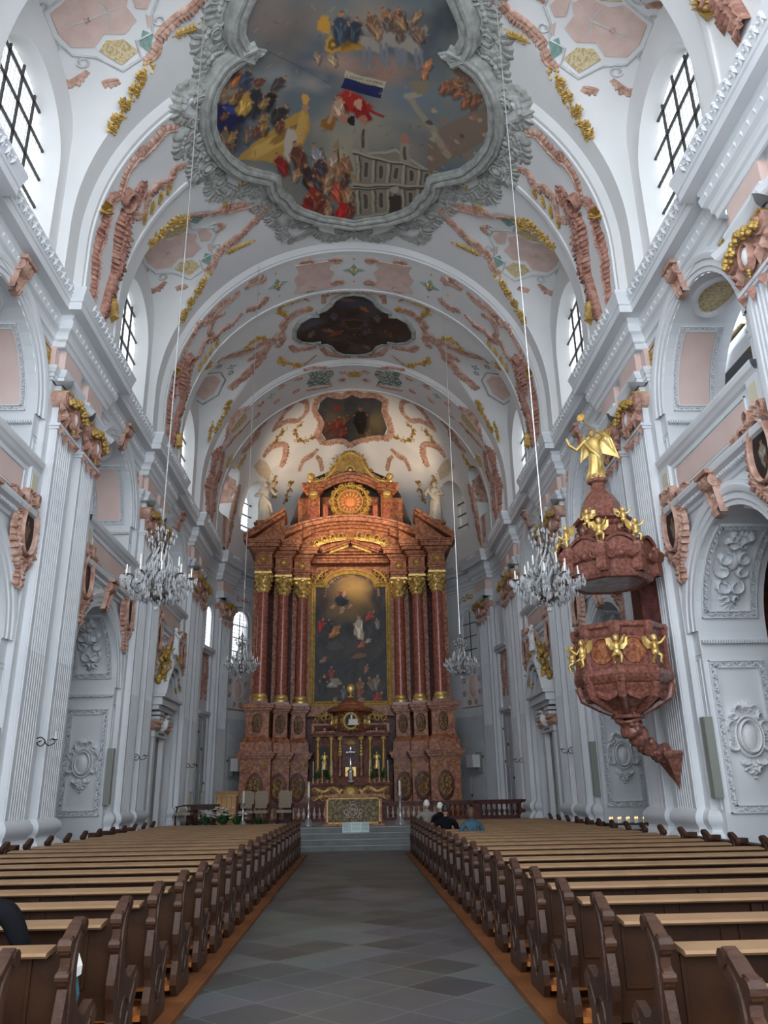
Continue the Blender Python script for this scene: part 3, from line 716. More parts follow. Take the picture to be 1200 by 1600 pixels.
# ---- aisles and galleries behind the arches
for s, nm in ((-1, 'wall_aisle_left'), (1, 'wall_aisle_right')):
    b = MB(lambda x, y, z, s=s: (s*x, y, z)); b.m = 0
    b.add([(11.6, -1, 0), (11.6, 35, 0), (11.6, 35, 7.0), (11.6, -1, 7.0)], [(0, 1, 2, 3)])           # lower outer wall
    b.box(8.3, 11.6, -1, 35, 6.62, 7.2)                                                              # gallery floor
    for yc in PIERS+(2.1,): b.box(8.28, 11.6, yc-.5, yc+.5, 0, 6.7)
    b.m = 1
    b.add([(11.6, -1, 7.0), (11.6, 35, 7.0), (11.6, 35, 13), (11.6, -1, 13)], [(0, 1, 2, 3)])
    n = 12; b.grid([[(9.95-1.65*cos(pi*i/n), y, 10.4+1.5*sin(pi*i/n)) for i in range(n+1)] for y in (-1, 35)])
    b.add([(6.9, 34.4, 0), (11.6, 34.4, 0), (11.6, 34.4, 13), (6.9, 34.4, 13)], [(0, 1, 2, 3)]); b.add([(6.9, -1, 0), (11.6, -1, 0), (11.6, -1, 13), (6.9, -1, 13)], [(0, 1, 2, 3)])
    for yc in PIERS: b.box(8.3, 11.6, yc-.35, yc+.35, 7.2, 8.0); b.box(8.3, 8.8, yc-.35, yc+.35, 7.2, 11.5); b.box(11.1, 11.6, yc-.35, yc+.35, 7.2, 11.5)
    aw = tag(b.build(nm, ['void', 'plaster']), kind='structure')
    for yc in (5.95,)+ARCH:
        b = MB(lambda x, y, z, s=s: (s*x, y, z)); O = outline_arch(yc, 7.4, 8.6, .9, 12); k = len(O)
        b.add([(11.57, y, z) for y, z in O], [tuple(range(k))]); b.build('gallery_light_pane', 'pane_added', aw)  # glowing pane added low behind the parapet to brighten the gallery
        b = MB(lambda x, y, z, s=s: (s*x, y, z)); b.add([(8.55, yc-RA, 10.6), (8.55, yc-RA, 10.6), (8.55, yc, 12), (8.55, yc, 12)], [(0, 1, 2, 3)])
        # gallery ceiling oval with a yellow field
        g = MB(lambda p, q, w, yc=yc, s=s: (s*(9.95+p), yc+q, 11.9-.25*p*p-w)); ovalring(g, 0, 0, .75, 1.0, .2, .07); g.m = 1; dome(g, 0, 0, .62, .85, .03); g.build('ceiling_oval', ['plaster', 'yellow'], aw)
        for sg in (1, -1):
            g = MB(lambda p, q, w, yc=yc, s=s: (s*(9.95+p), yc+q, 11.9-.25*p*p-w)); patch(g, [(-1.3, sg*1.3), (1.2, sg*1.3), (1.2, sg*2.6), (-1.3, sg*2.6)], .02); g.build('ceiling_field', 'yellow', aw)
    for yc in ARCH[:2]:
        b = MB(lambda x, y, z, s=s: (s*x, y, z)); O = outline_arch(yc+2.55, 3.4, 5.2, .45, 10); b.add([(11.57, y, z) for y, z in O], [tuple(range(len(O)))]); b.build('aisle_light_pane', 'pane_added', aw)  # glowing pane added on the outer wall to brighten the dark aisle
    b = MB(lambda x, y, z, s=s: (s*x, y, z)); b.add([(11.58, yy, zz) for yy, zz in ((15, 8.2), (15.9, 8.2), (15.9, 9), (15, 9))], [(0, 1, 2, 3)]) if 0 else None

# ---- clerestory: wall plates, reveals, windows
wn = 0
for s in (-1, 1):
    for k, yc in enumerate(BAYS[1:]):
        wn += 1
        T = lambda y, z, w, s=s: (s*(6.62-w), y, z)
        b = MB(T); r = 1.5 if k < 2 else 1.3; zs = 15.05; zb = 12.5
        n = 20; ysl = [yc-r*cos(pi*i/n) for i in range(n+1)]
        for i in range(n): b.add([(ysl[i], arch_z(ysl[i], yc, zs, r), 0), (ysl[i+1], arch_z(ysl[i+1], yc, zs, r), 0), (ysl[i+1], 18.4, 0), (ysl[i], 18.4, 0)], [(0, 1, 2, 3)])
        for y0, y1 in ((yc-2.0, yc-r), (yc+r, yc+2.0)): b.add([(y0, 12.5, 0), (y1, 12.5, 0), (y1, 18.4, 0), (y0, 18.4, 0)], [(0, 1, 2, 3)])
        O = outline_arch(yc, zb, zs, r); O2 = [(yc+(y-yc)*.94, z-.08 if z > zs else z) for y, z in O]
        b.m = 1; b.grid([[(y, z, 0) for y, z in O], [(y, z, -.42) for y, z in O2]])
        b.add([(yc-r, 13.0, 0), (yc+r, 13.0, 0), (yc+r*.94, 13.2, -.42), (yc-r*.94, 13.2, -.42)], [(0, 1, 2, 3)])
        win = tag(b.build('window_%d' % wn, ['vault', 'vault'], smooth=True, edge=30), kind='structure')
        b = MB(T); q = len(O2); b.add([(y, z, -.41) for y, z in O2], [tuple(range(q))]); b.build('pane', 'pane', win)
        b = MB(T)
        for f_ in (-.34, 0, .34):
            y = yc+r*f_*1.25; zt = arch_z(y, yc, zs, r*.94)-.04; b.box(y-.022, y+.022, 13.2, zt, -.40, -.35)
        for z in (13.9, 14.65, 15.4, 16.1):
            hw = r*.94 if z < zs else sqrt(max(.02, (r*.94)**2-(z-zs)**2)); b.box(yc-hw, yc+hw, z-.022, z+.022, -.39, -.34)
        b.build('glazing_bars', 'black', win)

# ---- apse wall
b = MB(); azs = [radians(q) for q in range(-90, 91, 2)]
HOLES = ((57, 5.4, 7.85, 10.1),)
rows = []
zl = [0, 5.4, 7.85, 10.35, 11.2, 11.6, 12.66]
b.grid([[(*AW(WX, a), z) for a in azs] for z in zl])
wall_end = tag(b.build('wall_apse', 'plaster', smooth=True), kind='structure')
def APM(azd, R=WX):      # flat frame on the apse wall: a to the right of a viewer inside, b up, c into the room
    az = radians(azd); x, y = AW(R, az); tx, ty = cos(az), -AS*sin(az); L = hypot(tx, ty); tx, ty = tx/L, ty/L
    return lambda a, z, c: (x+tx*a-(-ty)*c*-1*-1 if 0 else x+tx*a+ty*c, y+ty*a-tx*c, z)
for sg in (-1, 1):
    # lower window (round arch) recess built proud of the wall as a moulded frame
    T = APM(57*sg); b = MB(T)
    def ring(mb, hw, zb, zs, w, c0, c1, n=16):
        O = outline_arch(0, zb, zs, hw, n); I = [((a*(hw-w)/hw), z if z <= zs else zs+(z-zs)*(hw-w)/hw) for a, z in O]
        mb.grid([[(a, z, -.02) for a, z in O], [(a, z, c1) for a, z in O], [(a, z, c1) for a, z in I], [(a, z, c0) for a, z in I]])
    ring(b, 1.0, 7.7, 9.7, .18, .03, .2); ring(b, .8, 7.7, 9.7, .2, .03, .12)
    fr = b.build('window_frame', 'plaster', wall_end)
    b = MB(T); O = outline_arch(0, 7.7, 9.7, .62, 14); b.add([(a, z, .035) for a, z in O], [tuple(range(len(O)))]); b.build('pane', 'pane' if sg < 0 else 'panedark', fr)
    b = MB(T)
    for z in (8.3, 8.95, 9.6): b.box(-.6, .6, z-.02, z+.02, .04, .07)
    b.box(-.02, .02, 7.7, 10.2, .04, .07); b.build('glazing_bars', 'black', fr)
    # upper window in the half dome
    wn += 1
    az = 57*sg; T = APM(az, 7.2); b = MB(T); b.add([(a, z, .03) for a, z in outline_arch(0, 14.45, 16.1, .66, 14)], [tuple(range(17))])
    w = tag(b.build('window_%d' % wn, 'pane' if sg < 0 else 'panedark'), kind='structure'); b = MB(T)
    for z in (14.95, 15.6, 16.25): b.box(-.9, .9, z-.025, z+.025, .04, .1)
    b.box(-.025, .025, 14.35, 17, .04, .1); b.build('glazing_bars', 'black', w)
    wn += 1
    T = APM(80*sg, 7.2); b = MB(T); b.add([(a, z, .03) for a, z in outline_arch(0, 14.35, 16.1, .62, 12)], [tuple(range(15))])
    w = tag(b.build('window_%d' % wn, 'pane' if sg < 0 else 'panedark'), kind='structure'); b = MB(T)
    for z in (14.8, 15.3, 15.8, 16.3): b.box(-.6, .6, z-.02, z+.02, .04, .1)
    b.build('glazing_bars', 'black', w)
    # pilaster of the apse with capital
    T = APM(68.5*sg, 6.9); b = MB(T); b.box(-.62, .62, 1.2, 10.6, -.1, .2); fluted(b, -.5, .5, .3, 1.28, 4.55, 9.5, 6); pil = b.build('pilaster', 'plaster', wall_end)
    b = MB(T); capital(b, -.52, .52, .3, 9.5, 10.4); b.build('capital', ['plaster', 'stucco', 'stuccod', 'ochre', 'white'], pil)
    b = MB(T)
    for z0, z1, w_, c in ((0, .6, .78, .5), (.6, .85, .8, .46), (.9, 1.25, .7, .42), (10.5, 10.85, .66, .42)): b.box(-w_, w_, z0, z1, -.1, c)
    b.m = 1; b.box(-.56, .56, 10.85, 11.4, -.1, .33); b.build('pilaster_base', ['plaster', 'pink'], pil)
    # string course and rose stucco panel
    b = MB(); b.sweep([AW(WX, radians(q*sg)) for q in (63.5, 58, 52, 45, 38, 30)], [(0, 5.15), (.06, 5.2), (.08, 5.3), (.16, 5.36), (.18, 5.46), (0, 5.5)], side=sg*-1 if 0 else (1 if sg > 0 else -1) * -1); b.build('string_course', 'plaster', wall_end)
    T = APM(56*sg); b = MB(T); g = MB(T)
    dome(b, 0, 6.5, .3, .45, .06); ovalring(b, 0, 6.5, .36, .52, .08, .07)
    for k in range(8):
        a = pi/8+k*pi/4; cx, cz = .68*cos(a)*1.0, 6.5+.8*sin(a)
        leafb(g, cx*.7, 6.5+(cz-6.5)*.75, a, .45, .34, .05); cscroll(g, (cx, cz), .16, .07, .06, 0, 330, 1)
    outline(g, [(-.95, 5.55), (.95, 5.55), (.95, 7.5), (-.95, 7.5)], .08, .05)
    b.build('oval_boss', 'pink', wall_end); g.build('rose_panel_scrolls', 'stucco', wall_end)
    # frieze scrolls above the lower window
    g = MB(T)
    for q in (-.7, -.35, 0, .35, .7): cscroll(g, (q, 11.0-.18*abs(q)), .14, .06, .05, 0, 400); leafb(g, q, 10.9, q, .3, .16, .05)
    g.build('frieze_scrolls', 'ochre' if sg > 0 else 'stucco', wall_end)
    # tall grey cupboard doors under the string course
    T = APM(54*sg, 6.86); b = MB(T); b.box(-1.0, 1.0, .66, 5.1, 0, .06)
    for x0, x1, z0, z1 in ((-.9, -.05, .8, 2.3), (.05, .9, .8, 2.3), (-.9, -.05, 2.4, 3.5), (.05, .9, 2.4, 3.5), (-.9, .9, 3.6, 4.0), (-.9, .9, 4.1, 4.9)):
        b.box(x0, x1, z0, z1, .05, .09); b.box(x0+.07, x1-.07, z0+.07, z1-.07, .085, .1)
    cup = b.build('wall_cupboard', 'greydoor'); tag(cup, 'tall pale grey cupboard doors in the apse wall %s of the high altar' % ('left' if sg < 0 else 'right'), 'cupboard', 'grey cupboards beside the altar')
    b = MB(T)
    for x, z in ((0, 1.5), (0, 3.0), (-.93, 3.2), (.93, 3.2), (-.93, 1.4)): b.box(x-.025, x+.025, z-.05, z+.05, .09, .13)
    b.build('lock', 'black', cup)
    # bay between last pier and apse pilaster: niche with frame and door below
    T = APM(80*sg, 6.88); b = MB(T)
    ring(b, .62, 8.0, 9.5, .12, .02, .14); ring(b, .48, 8.0, 9.5, .1, .02, .08)
    b.box(-.75, .75, 7.84, 8.0, -.05, .22); b.box(-.7, .7, 7.7, 7.84, -.05, .14); b.box(-.7, .7, 5.05, 5.2, -.05, .18); b.box(-.65, .65, 4.95, 5.05, -.05, .1)
    b.box(-.7, -.6, .66, 7.7, -.05, .1); b.box(.6, .7, .66, 7.7, -.05, .1)
    ni = b.build('niche_frame', 'plaster', wall_end)
    b = MB(T); b.add([(a, z, .03) for a, z in outline_arch(0, 8.0, 9.5, .38, 12)], [tuple(range(15))]); b.build('pane', 'pane' if sg < 0 else 'panedark', ni)
    b = MB(T); rocaille(b, [(-.2, 7.6), (-.32, 7.0), (-.2, 6.4), (-.3, 5.7)], .16, .12); rocaille(b, [(.2, 7.6), (.32, 7.0), (.2, 6.4), (.3, 5.7)], .16, .12, side=-1)
    for k in range(9): leafb(b, 0, 7.6, radians(20*k+10), .35, .14, .15)
    b.build('stucco_drapery', 'stuccod', ni)
    b = MB(T); b.box(-.55, .55, .66, 4.9, 0, .05)
    for z0, z1 in ((.8, 2.6), (2.75, 3.5), (3.65, 4.75)): b.box(-.48, -.04, z0, z1, .04, .075); b.box(.04, .48, z0, z1, .04, .075)
    dr = tag(b.build('door_%d' % (3 if sg < 0 else 4), 'greydoor'), kind='structure')
    b = MB(T)
    for x, z in ((-.5, 1.2), (-.5, 2.9), (-.5, 4.3), (.0, 3.6), (.5, 2.2)): b.box(x-.03, x+.03, z-.05, z+.05, .07, .11)
    b.build('door_handle', 'black', dr)
    # box lamp housing
    T = APM(60*sg, 6.6); b = MB(T); b.box(-.27, .27, 2.72, 3.28, .1, .5); o = b.build('wall_box', 'white'); tag(o, 'white square box fixed to the apse wall %s of the high altar' % ('left' if sg < 0 else 'right'), 'box', 'white boxes beside the altar')
    b = MB(T); b.box(-.03, .03, 2.5, 3.4, -.3, .1); b.build('bracket', 'board', o)
# back of the sanctuary: solid dark slab behind the attic, its colour standing in for an opening's shade
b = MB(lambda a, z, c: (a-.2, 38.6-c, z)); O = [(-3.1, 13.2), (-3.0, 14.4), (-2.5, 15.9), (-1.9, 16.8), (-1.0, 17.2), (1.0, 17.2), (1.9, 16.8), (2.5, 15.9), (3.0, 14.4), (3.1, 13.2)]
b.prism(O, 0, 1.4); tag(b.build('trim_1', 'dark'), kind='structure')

# ---- bay three: portals below, walls closing the lower arch
for s in (-1, 1):
    T = W(s); yc = ARCH[2]
    b = MB(T); b.add([(yc-RA, 0, -.3), (yc+RA, 0, -.3), (yc+RA, 6.6, -.3), (yc-RA, 6.6, -.3)], [(0, 1, 2, 3)])
    b.build('arch_infill', 'plaster', wall_left if s < 0 else wall_right)
    yd = yc-.35
    b = MB(T)
    b.box(yd-.85, yd-.55, .0, 3.75, -.3, .12); b.box(yd+.55, yd+.85, 0, 3.75, -.3, .12); b.box(yd-.95, yd+.95, 3.6, 3.85, -.3, .16)
    b.box(yd-1.2, yd-.9, 0, 4.1, -.3, .05); b.box(yd+.9, yd+1.2, 0, 4.1, -.3, .05)
    for k in range(22):
        for sg in (1, -1): leafb(b, yd+sg*.7, .7+k*.14, (1 if k % 2 else 2), .12, .08, .16)
    # segmental pediment, broken forward in the middle
    pp = [(-1.35, 4.75), (-1.35, 4.9), (1.35, 4.9), (1.35, 4.75)]
    b.box(yd-1.25, yd+1.25, 4.45, 4.6, -.3, .3); b.box(yd-1.32, yd+1.32, 4.6, 4.85, -.3, .42); b.box(yd-1.4, yd+1.4, 4.85, 4.95, -.3, .52)
    n = 14
    for q0, q1, dd in ((0, .16, .56), (.16, .3, .42), (.3, .4, .3)):
        rows = []
        for i in range(n+1):
            t = -1+2*i/n; bump = 1.05*(1-t*t)**.8+(.14 if abs(t) < .55 else 0)
            x = yd+t*1.42*(1-q0*.2); rows.append([(x, 4.95+max(0, bump-q1), dd-.04), (x, 4.95+max(0, bump-q0), dd), (x, 4.95+max(0, bump-q0)+.02, -.3)])
        b.grid(rows)
    b.grid([[(yd+(-1+2*i/n)*1.4, 4.95+max(0, 1.05*(1-(-1+2*i/n)**2)**.8-.38), .25), (yd+(-1+2*i/n)*1.4, 4.95, .25)] for i in range(n+1)])
    b.box(yd-.42, yd+.42, 6.0, 6.25, -.3, .5); b.box(yd-.34, yd+.34, 6.25, 6.5, -.3, .42)
    # scrolled consoles over the capitals
    for sg in (1, -1):
        for z in (4.15, 4.3): b.box(yd+sg*.72-.3, yd+sg*.72+.3, z, z+.1, -.2, .3)
    pt = b.build('door_surround', 'plaster'); pt.name = 'door_%d' % (1 if s < 0 else 2); tag(pt, kind='structure')
    b = MB(T); b.box(yd-.55, yd+.55, 0, 3.6, -.34, -.05); b.build('door_opening', 'board', pt)
    b = MB(T)
    for sg in (1, -1):
        for q in range(6): leafb(b, yd+sg*.75+.1*(q-2.5), 3.75, pi/2+.2*(q-2.5)*-1, .42, .17, .3)
        for q in (-1, 1): cscroll(b, (yd+sg*.75+q*.16, 4.08), .1, .06, .34, 0, 500)
        b.box(yd+sg*.75-.26, yd+sg*.75+.26, 3.8, 4.0, -.1, .2)
    rocaille(b, [(yd, 4.5), (yd-.15, 4.2), (yd-.1, 3.9)], .16, .3); rocaille(b, [(yd, 4.5), (yd+.15, 4.2), (yd+.1, 3.9)], .16, .3, side=-1)
    b.build('capital', 'stucco', pt)
    b = MB(T); dome(b, yd, 4.05, .14, .3, .38, 12); b.m = 1
    for k in range(7): b.box(yd-.38+k*.11, yd-.33+k*.11, 3.68, 3.74, .165, .17)
    b.build('inscription_shield', ['white', 'inkm'], pt)
    # gilt and white figures on the pediment
    b = MB(); c = (s*(WX-.42), yd, 6.45); robed(b, c, 1.0, ang=-s*pi/2, arms=[[(.12, 0, .8), (.25, -.1, .7), (.3, -.15, .85)], [(-.12, 0, .8), (-.25, -.1, .65), (-.1, -.2, .6)]])
    o = b.build('saint_statue', 'white', smooth=True, edge=60); tag(o, 'white stucco saint on the pediment of the %s side door' % ('left' if s < 0 else 'right'), 'statue', 'white saints over the side doors')
    rn = random.Random(9)
    for k, (dy, dz) in enumerate(((-.75, .1), (.75, 0), (-1.05, -.6), (1.05, -.55))):
        b = MB(); putto(b, (s*(WX-.35), yd+dy, 5.85+dz), .8, ang=-s*pi/2)
        for q in range(10): b.ball((s*(WX-.25+rn.uniform(-.1, .1)), yd+dy+rn.uniform(-.3, .3), 5.85+dz+rn.uniform(-.05, .5)), .09, 6)
        o = b.build('cherub', 'ochre', smooth=True); o['label'] = 'gilt cherub %s on the pediment over the %s side door' % (('upper near one', 'upper far one', 'lower near one', 'lower far one')[k], 'left' if s < 0 else 'right'); o['category'] = 'statue'; o['group'] = 'gilt cherubs over the side doors'
    b = MB(T)
    for sg in (1, -1):
        P = spline([(yd+sg*.3, 6.9), (yd+sg*.7, 6.75), (yd+sg*1.1, 6.3), (yd+sg*1.2, 5.7)], 12)
        for d in (0, .1, .2): ridge(b, [(p[0]-sg*d, p[1]-d*.6) for p in P], .08, .16)
    b.build('stucco_clouds', 'white', pt)

# ================================================================ PAINTINGS
def lin(r, g, b): return np.array([((c/255+.055)/1.055)**2.4 if c > 10 else c/255/12.92 for c in (r, g, b)])
class Paint:
    def __init__(s, X, Y, col, seed=1):
        k = max(X.max()-X.min(), 1e-6)/60; f = 26/(X.max()-X.min()+1e-6)*.9
        s.X = X+k*.13*(np.sin(Y*f*1.7+np.sin(X*f))+.6*np.sin(Y*f*4.1+X*f*2)); s.Y = Y+k*.13*(np.sin(X*f*1.5+1+np.sin(Y*f*1.3))+.6*np.sin(X*f*3.7-Y*f*2.3)); s.C = np.zeros((len(X), 3))+lin(*col); s.rn = random.Random(seed)
    def noise(s, k, ph=0.):
        X, Y = s.X*k+ph, s.Y*k-ph; return (np.sin(X*1.3+1.7*np.sin(Y*.9+ph))+np.sin(Y*1.7+2.1*np.sin(X*.7))+np.sin((X+Y)*1.1+np.sin(X*2.3)+ph*3)+.6*np.sin(X*3.1-Y*2.7+2*np.sin(Y*2.2)))/3.6
    def mix(s, a, col):
        a = np.clip(a, 0, 1)[:, None]; s.C = s.C*(1-a)+(lin(*col) if not isinstance(col, np.ndarray) else col)*a
    def clouds(s, k, col, amt=.6, ph=0., mask=None):
        a = np.clip((s.noise(k, ph)+.1)*1.5, 0, 1)*amt
        if mask is not None: a = a*mask
        s.mix(a, col)
    def blob(s, x, y, rx, ry, col, ang=0., al=1., soft=.25, wob=.12):
        c, n = cos(radians(ang)), sin(radians(ang)); dx, dy = s.X-x, s.Y-y; p, q = (dx*c+dy*n)/rx, (-dx*n+dy*c)/ry
        th = np.arctan2(q, p); d = np.sqrt(p*p+q*q)*(1+wob*np.sin(3*th+x)+wob*.6*np.sin(7*th+y)); a = np.clip((1-d)/soft, 0, 1)
        s.mix(a*al, col)
    def poly(s, P, col, al=1.):
        ins = np.zeros(len(s.X), bool); j = len(P)-1
        for i in range(len(P)):
            (xi, yi), (xj, yj) = P[i], P[j]
            if yi != yj: ins ^= ((yi > s.Y) != (yj > s.Y)) & (s.X < (xj-xi)*(s.Y-yi)/(yj-yi)+xi)
            j = i
        s.mix(ins*al, col)
    def line(s, x0, y0, x1, y1, w, col, al=1.):
        dx, dy = x1-x0, y1-y0; L2 = dx*dx+dy*dy or 1; t = np.clip(((s.X-x0)*dx+(s.Y-y0)*dy)/L2, 0, 1); d = np.hypot(s.X-x0-t*dx, s.Y-y0-t*dy); s.mix(np.clip((w-d)/(w*.4)+.0, 0, 1)*al, col)
    def fig(s, x, y, k, robe, ang=0, skin=(176, 128, 96), dark=(40, 30, 26), hi=None, arm=None):
        """draped figure, head towards -y (up) before turning by ang"""
        A = radians(ang); ca, sa = cos(A), sin(A)
        def q(u, v): return x+k*(u*ca-v*sa), y+k*(u*sa+v*ca)
        s.blob(*q(.1, .55), k*.62, k*.95, dark, ang, .55)
        s.blob(*q(0, .5), k*.5, k*.85, robe, ang, 1); hi = hi or tuple(min(255, int(c*1.35+14)) for c in robe); lo = tuple(int(c*.55) for c in robe)
        for u, v, w in ((-.2, .4, .1), (.02, .6, .09), (.22, .3, .08), (-.1, .85, .09)): s.blob(*q(u, v), k*w, k*.42, hi, ang+12*u*10, .7, .6)
        for u, v in ((.12, .5), (-.3, .6), (.32, .7)): s.blob(*q(u, v), k*.06, k*.45, lo, ang-8, .7, .7)
        s.blob(*q(0, -.05), k*.32, k*.25, robe, ang, .9)
        ar = arm or ((.45, .05), (-.42, .1))
        for u, v in ar: a, b = q(u*.3, v*.2), q(u, v); s.line(*a, *b, k*.085, robe, .9); s.blob(*b, k*.09, k*.09, skin, 0, 1)
        s.blob(*q(0, -.42), k*.17, k*.2, skin, ang, 1); s.blob(*q(.03, -.53), k*.15, k*.09, tuple(int(c*.5+30) for c in dark), ang, .7, .6)
def painted(name, poly, T, fn, parent=None, K=110, h=0.0, label=None, cat=None, center=None, conv=None):
    n = len(poly); cx, cy = center or (sum(p[0] for p in poly)/n, sum(p[1] for p in poly)/n)
    D = []
    for i in range(n):
        a, c = poly[i], poly[(i+1) % n]; m_ = max(1, int(hypot(c[0]-a[0], c[1]-a[1])/(.035 if K > 100 else .05)))
        for k in range(m_): D.append((a[0]+(c[0]-a[0])*k/m_, a[1]+(c[1]-a[1])*k/m_))
    rows = [[(cx+(p[0]-cx)*k/K, cy+(p[1]-cy)*k/K) for p in D] for k in range(K+1)]
    b = MB(lambda a, c, w: T(a, c, h)); b.grid([[(p[0], p[1], 0) for p in r] for r in rows], cv=True)
    o = b.build(name, 'paint', parent, smooth=True)
    A = np.array([p for r in rows for p in r]); X, Y = (A[:, 0], A[:, 1]) if conv is None else conv(A[:, 0], A[:, 1])
    C = fn(X, Y); C4 = np.ones((len(A), 4), np.float32); C4[:, :3] = C
    at = o.data.color_attributes.new('paint', 'FLOAT_COLOR', 'POINT'); at.data.foreach_set('color', C4.ravel())
    return o
def textobj(body, size, parent, matname, fn, name='lettering', extr=.002):
    """letters as flat mesh; fn maps local (x, y) onto the surface"""
    cu = bpy.data.curves.new(name, 'FONT'); cu.body = body; cu.size = size; cu.align_x = 'CENTER'; cu.align_y = 'CENTER'; cu.resolution_u = 2
    o = bpy.data.objects.new(name, cu); COL.objects.link(o)
    dg = bpy.context.evaluated_depsgraph_get(); me = bpy.data.meshes.new_from_object(o.evaluated_get(dg)); bpy.data.objects.remove(o)
    for v in me.vertices: v.co = fn(v.co.x, v.co.y)
    me.materials.clear(); me.materials.append(M[matname]); ob = bpy.data.objects.new(name, me); COL.objects.link(ob); ob.parent = parent
    return ob
# ---- great ceiling painting over the first rib
_vy = [(-200, 11.2), (0, 14.2), (50, 15.08), (100, 15.92), (150, 16.95), (200, 18.08), (250, 19.46), (300, 20.85), (330, 21.76), (345, 22.2)]
def fresco_uv(A, Y):
    v = np.interp(Y, [q[1] for q in _vy], [q[0] for q in _vy])
    for _ in range(4):
        du = A/(.01315+1.48e-5*v); v = np.interp(Y+(.6+.003*v)*(du/200)**2, [q[1] for q in _vy], [q[0] for q in _vy])
    return 551+A/(.01315+1.48e-5*v), v
def paint_great(X, Y):
    p = Paint(X, Y, (112, 122, 124), 4)
    p.clouds(.016, (84, 100, 116), .8, 1.); p.clouds(.022, (150, 140, 126), .7, 3.); p.blob(440, 40, 75, 75, (104, 94, 92), 0, .8, .8); p.blob(420, 20, 50, 60, (140, 128, 122), 30, .6, .7)
    p.blob(660, 60, 70, 70, (70, 82, 94), 0, .8, .8); p.blob(700, 20, 45, 50, (52, 64, 76), 0, .8, .7); p.blob(590, 20, 60, 50, (168, 150, 130), 0, .7, .9)
    for x, y, rx, ry, c in ((530, 96, 55, 26, (176, 146, 128)), (600, 100, 70, 24, (158, 126, 112)), (480, 130, 45, 20, (160, 156, 148)), (600, 120, 40, 20, (166, 128, 112)), (430, 120, 45, 18, (140, 146, 150)), (560, 190, 90, 40, (150, 150, 138)), (640, 150, 70, 34, (112, 126, 140)), (530, 250, 45, 60, (178, 168, 142)), (470, 170, 30, 60, (104, 116, 124)), (690, 230, 60, 30, (128, 124, 112))): p.blob(x, y, rx, ry, c, 0, .8, .8)
    # chariot, horses and the figures riding on the clouds
    p.blob(545, 62, 44, 14, (168, 128, 50), 4, 1); p.blob(520, 62, 15, 17, (190, 150, 66), 0, 1); p.blob(520, 62, 10, 11, (90, 66, 34), 0, .8); p.blob(520, 62, 4, 4, (200, 160, 70)); p.blob(505, 30, 12, 16, (196, 150, 60), 0, 1)
    p.fig(532, 26, 30, (58, 72, 86), 0); p.fig(556, 30, 24, (52, 62, 74), 12)
    for x, y, a in ((585, 60, 8), (612, 52, 14), (638, 62, 30)):
        p.blob(x, y, 27, 15, (152, 146, 138), a); p.blob(x+24, y-20, 9, 15, (140, 132, 122), 25)
        for d in (-17, -8, 12, 20): p.line(x+d, y+8, x+d+3, y+40, 3.4, (120, 126, 134))
    for x, y, k, c in ((580, 20, 20, (120, 92, 70)), (604, 14, 22, (150, 112, 78)), (626, 12, 18, (96, 74, 62)), (650, 40, 16, (110, 90, 78)), (516, 84, 15, (170, 150, 120)), (495, 82, 12, (150, 130, 110)), (672, 92, 14, (188, 124, 84)), (664, 108, 11, (176, 118, 84))): p.fig(x, y, k, c, p.rn.uniform(-30, 30))
    # banner with its blue lower half and the flying angel in red
    p.poly([(540, 108), (603, 124), (596, 149), (532, 134)], (188, 180, 156)); p.poly([(537, 119), (600, 134), (595, 150), (531, 135)], (30, 42, 92)); p.blob(560, 138, 26, 6, (24, 34, 78), 14, .8)
    p.blob(552, 158, 30, 17, (168, 44, 34), 22); p.blob(565, 172, 18, 14, (142, 32, 28), 60); p.blob(560, 160, 7, 9, (196, 150, 128), 0); p.line(575, 168, 596, 178, 3, (150, 50, 38)); p.fig(528, 158, 22, (184, 156, 132), -8); p.blob(512, 190, 12, 14, (146, 100, 44), 30); p.blob(537, 184, 13, 9, (172, 128, 104), 20); p.blob(548, 186, 7, 8, (36, 28, 28)); p.line(520, 172, 512, 188, 3.5, (180, 140, 110))
    # the two storeyed church front on the right
    wall, dk, hi = (132, 128, 116), (78, 74, 68), (166, 160, 144)
    F = lambda a, b: (554+a*(128+14*b)-0*b, 322-b*112-a*a*0+a*(22*b)-b*0-(b*a*0))
    def P(a, b): return (554+a*126+(1-b)*0, 335-b*105+a*(-30+62*b)*.9)
    p.poly([P(0, -.05), P(1, -.05), P(1.02, 1), P(0, 1)], wall)
    for b_ in (.0, .48, .52, .98): p.line(*P(-.02, b_), *P(1.03, b_), 2.6, hi); p.line(*P(-.02, b_-.03), *P(1.03, b_-.03), 1.6, dk)
    for b0, b1 in ((.06, .42), (.58, .92)):
        for i in range(6):
            a = .03+i*.19; p.line(*P(a, b0), *P(a, b1), 2.4, hi); p.line(*P(a+.03, b0), *P(a+.03, b1), 1.4, dk)
            if i < 5: 
                q0, q1 = P(a+.1, b0+.1), P(a+.1, b1-.08); p.line(*q0, *q1, 5.6, (164, 156, 138)); p.line(*q0, *q1, 4.2, dk)
    q = P(.5, .1); p.poly([P(.42, -.03), P(.58, -.03), P(.58, .3), P(.42, .3)], (60, 54, 48)); p.blob(*P(.5, .42), 9, 6, hi)
    p.poly([P(.16, 1), P(.84, 1), P(.78, 1.1), P(.5, 1.2), P(.22, 1.1)], wall); p.line(*P(.16, 1.02), *P(.5, 1.2), 2, hi); p.line(*P(.5, 1.2), *P(.86, 1.02), 2, hi)
    for a in (.1, .62): p.poly([P(a-.07, 1), P(a+.07, 1), P(a+.05, 1.42), P(a-.05, 1.42)], (150, 144, 130)); p.blob(*P(a, 1.5), 7, 8, (168, 118, 98)); p.line(*P(a, 1.1), *P(a, 1.32), 3, dk)
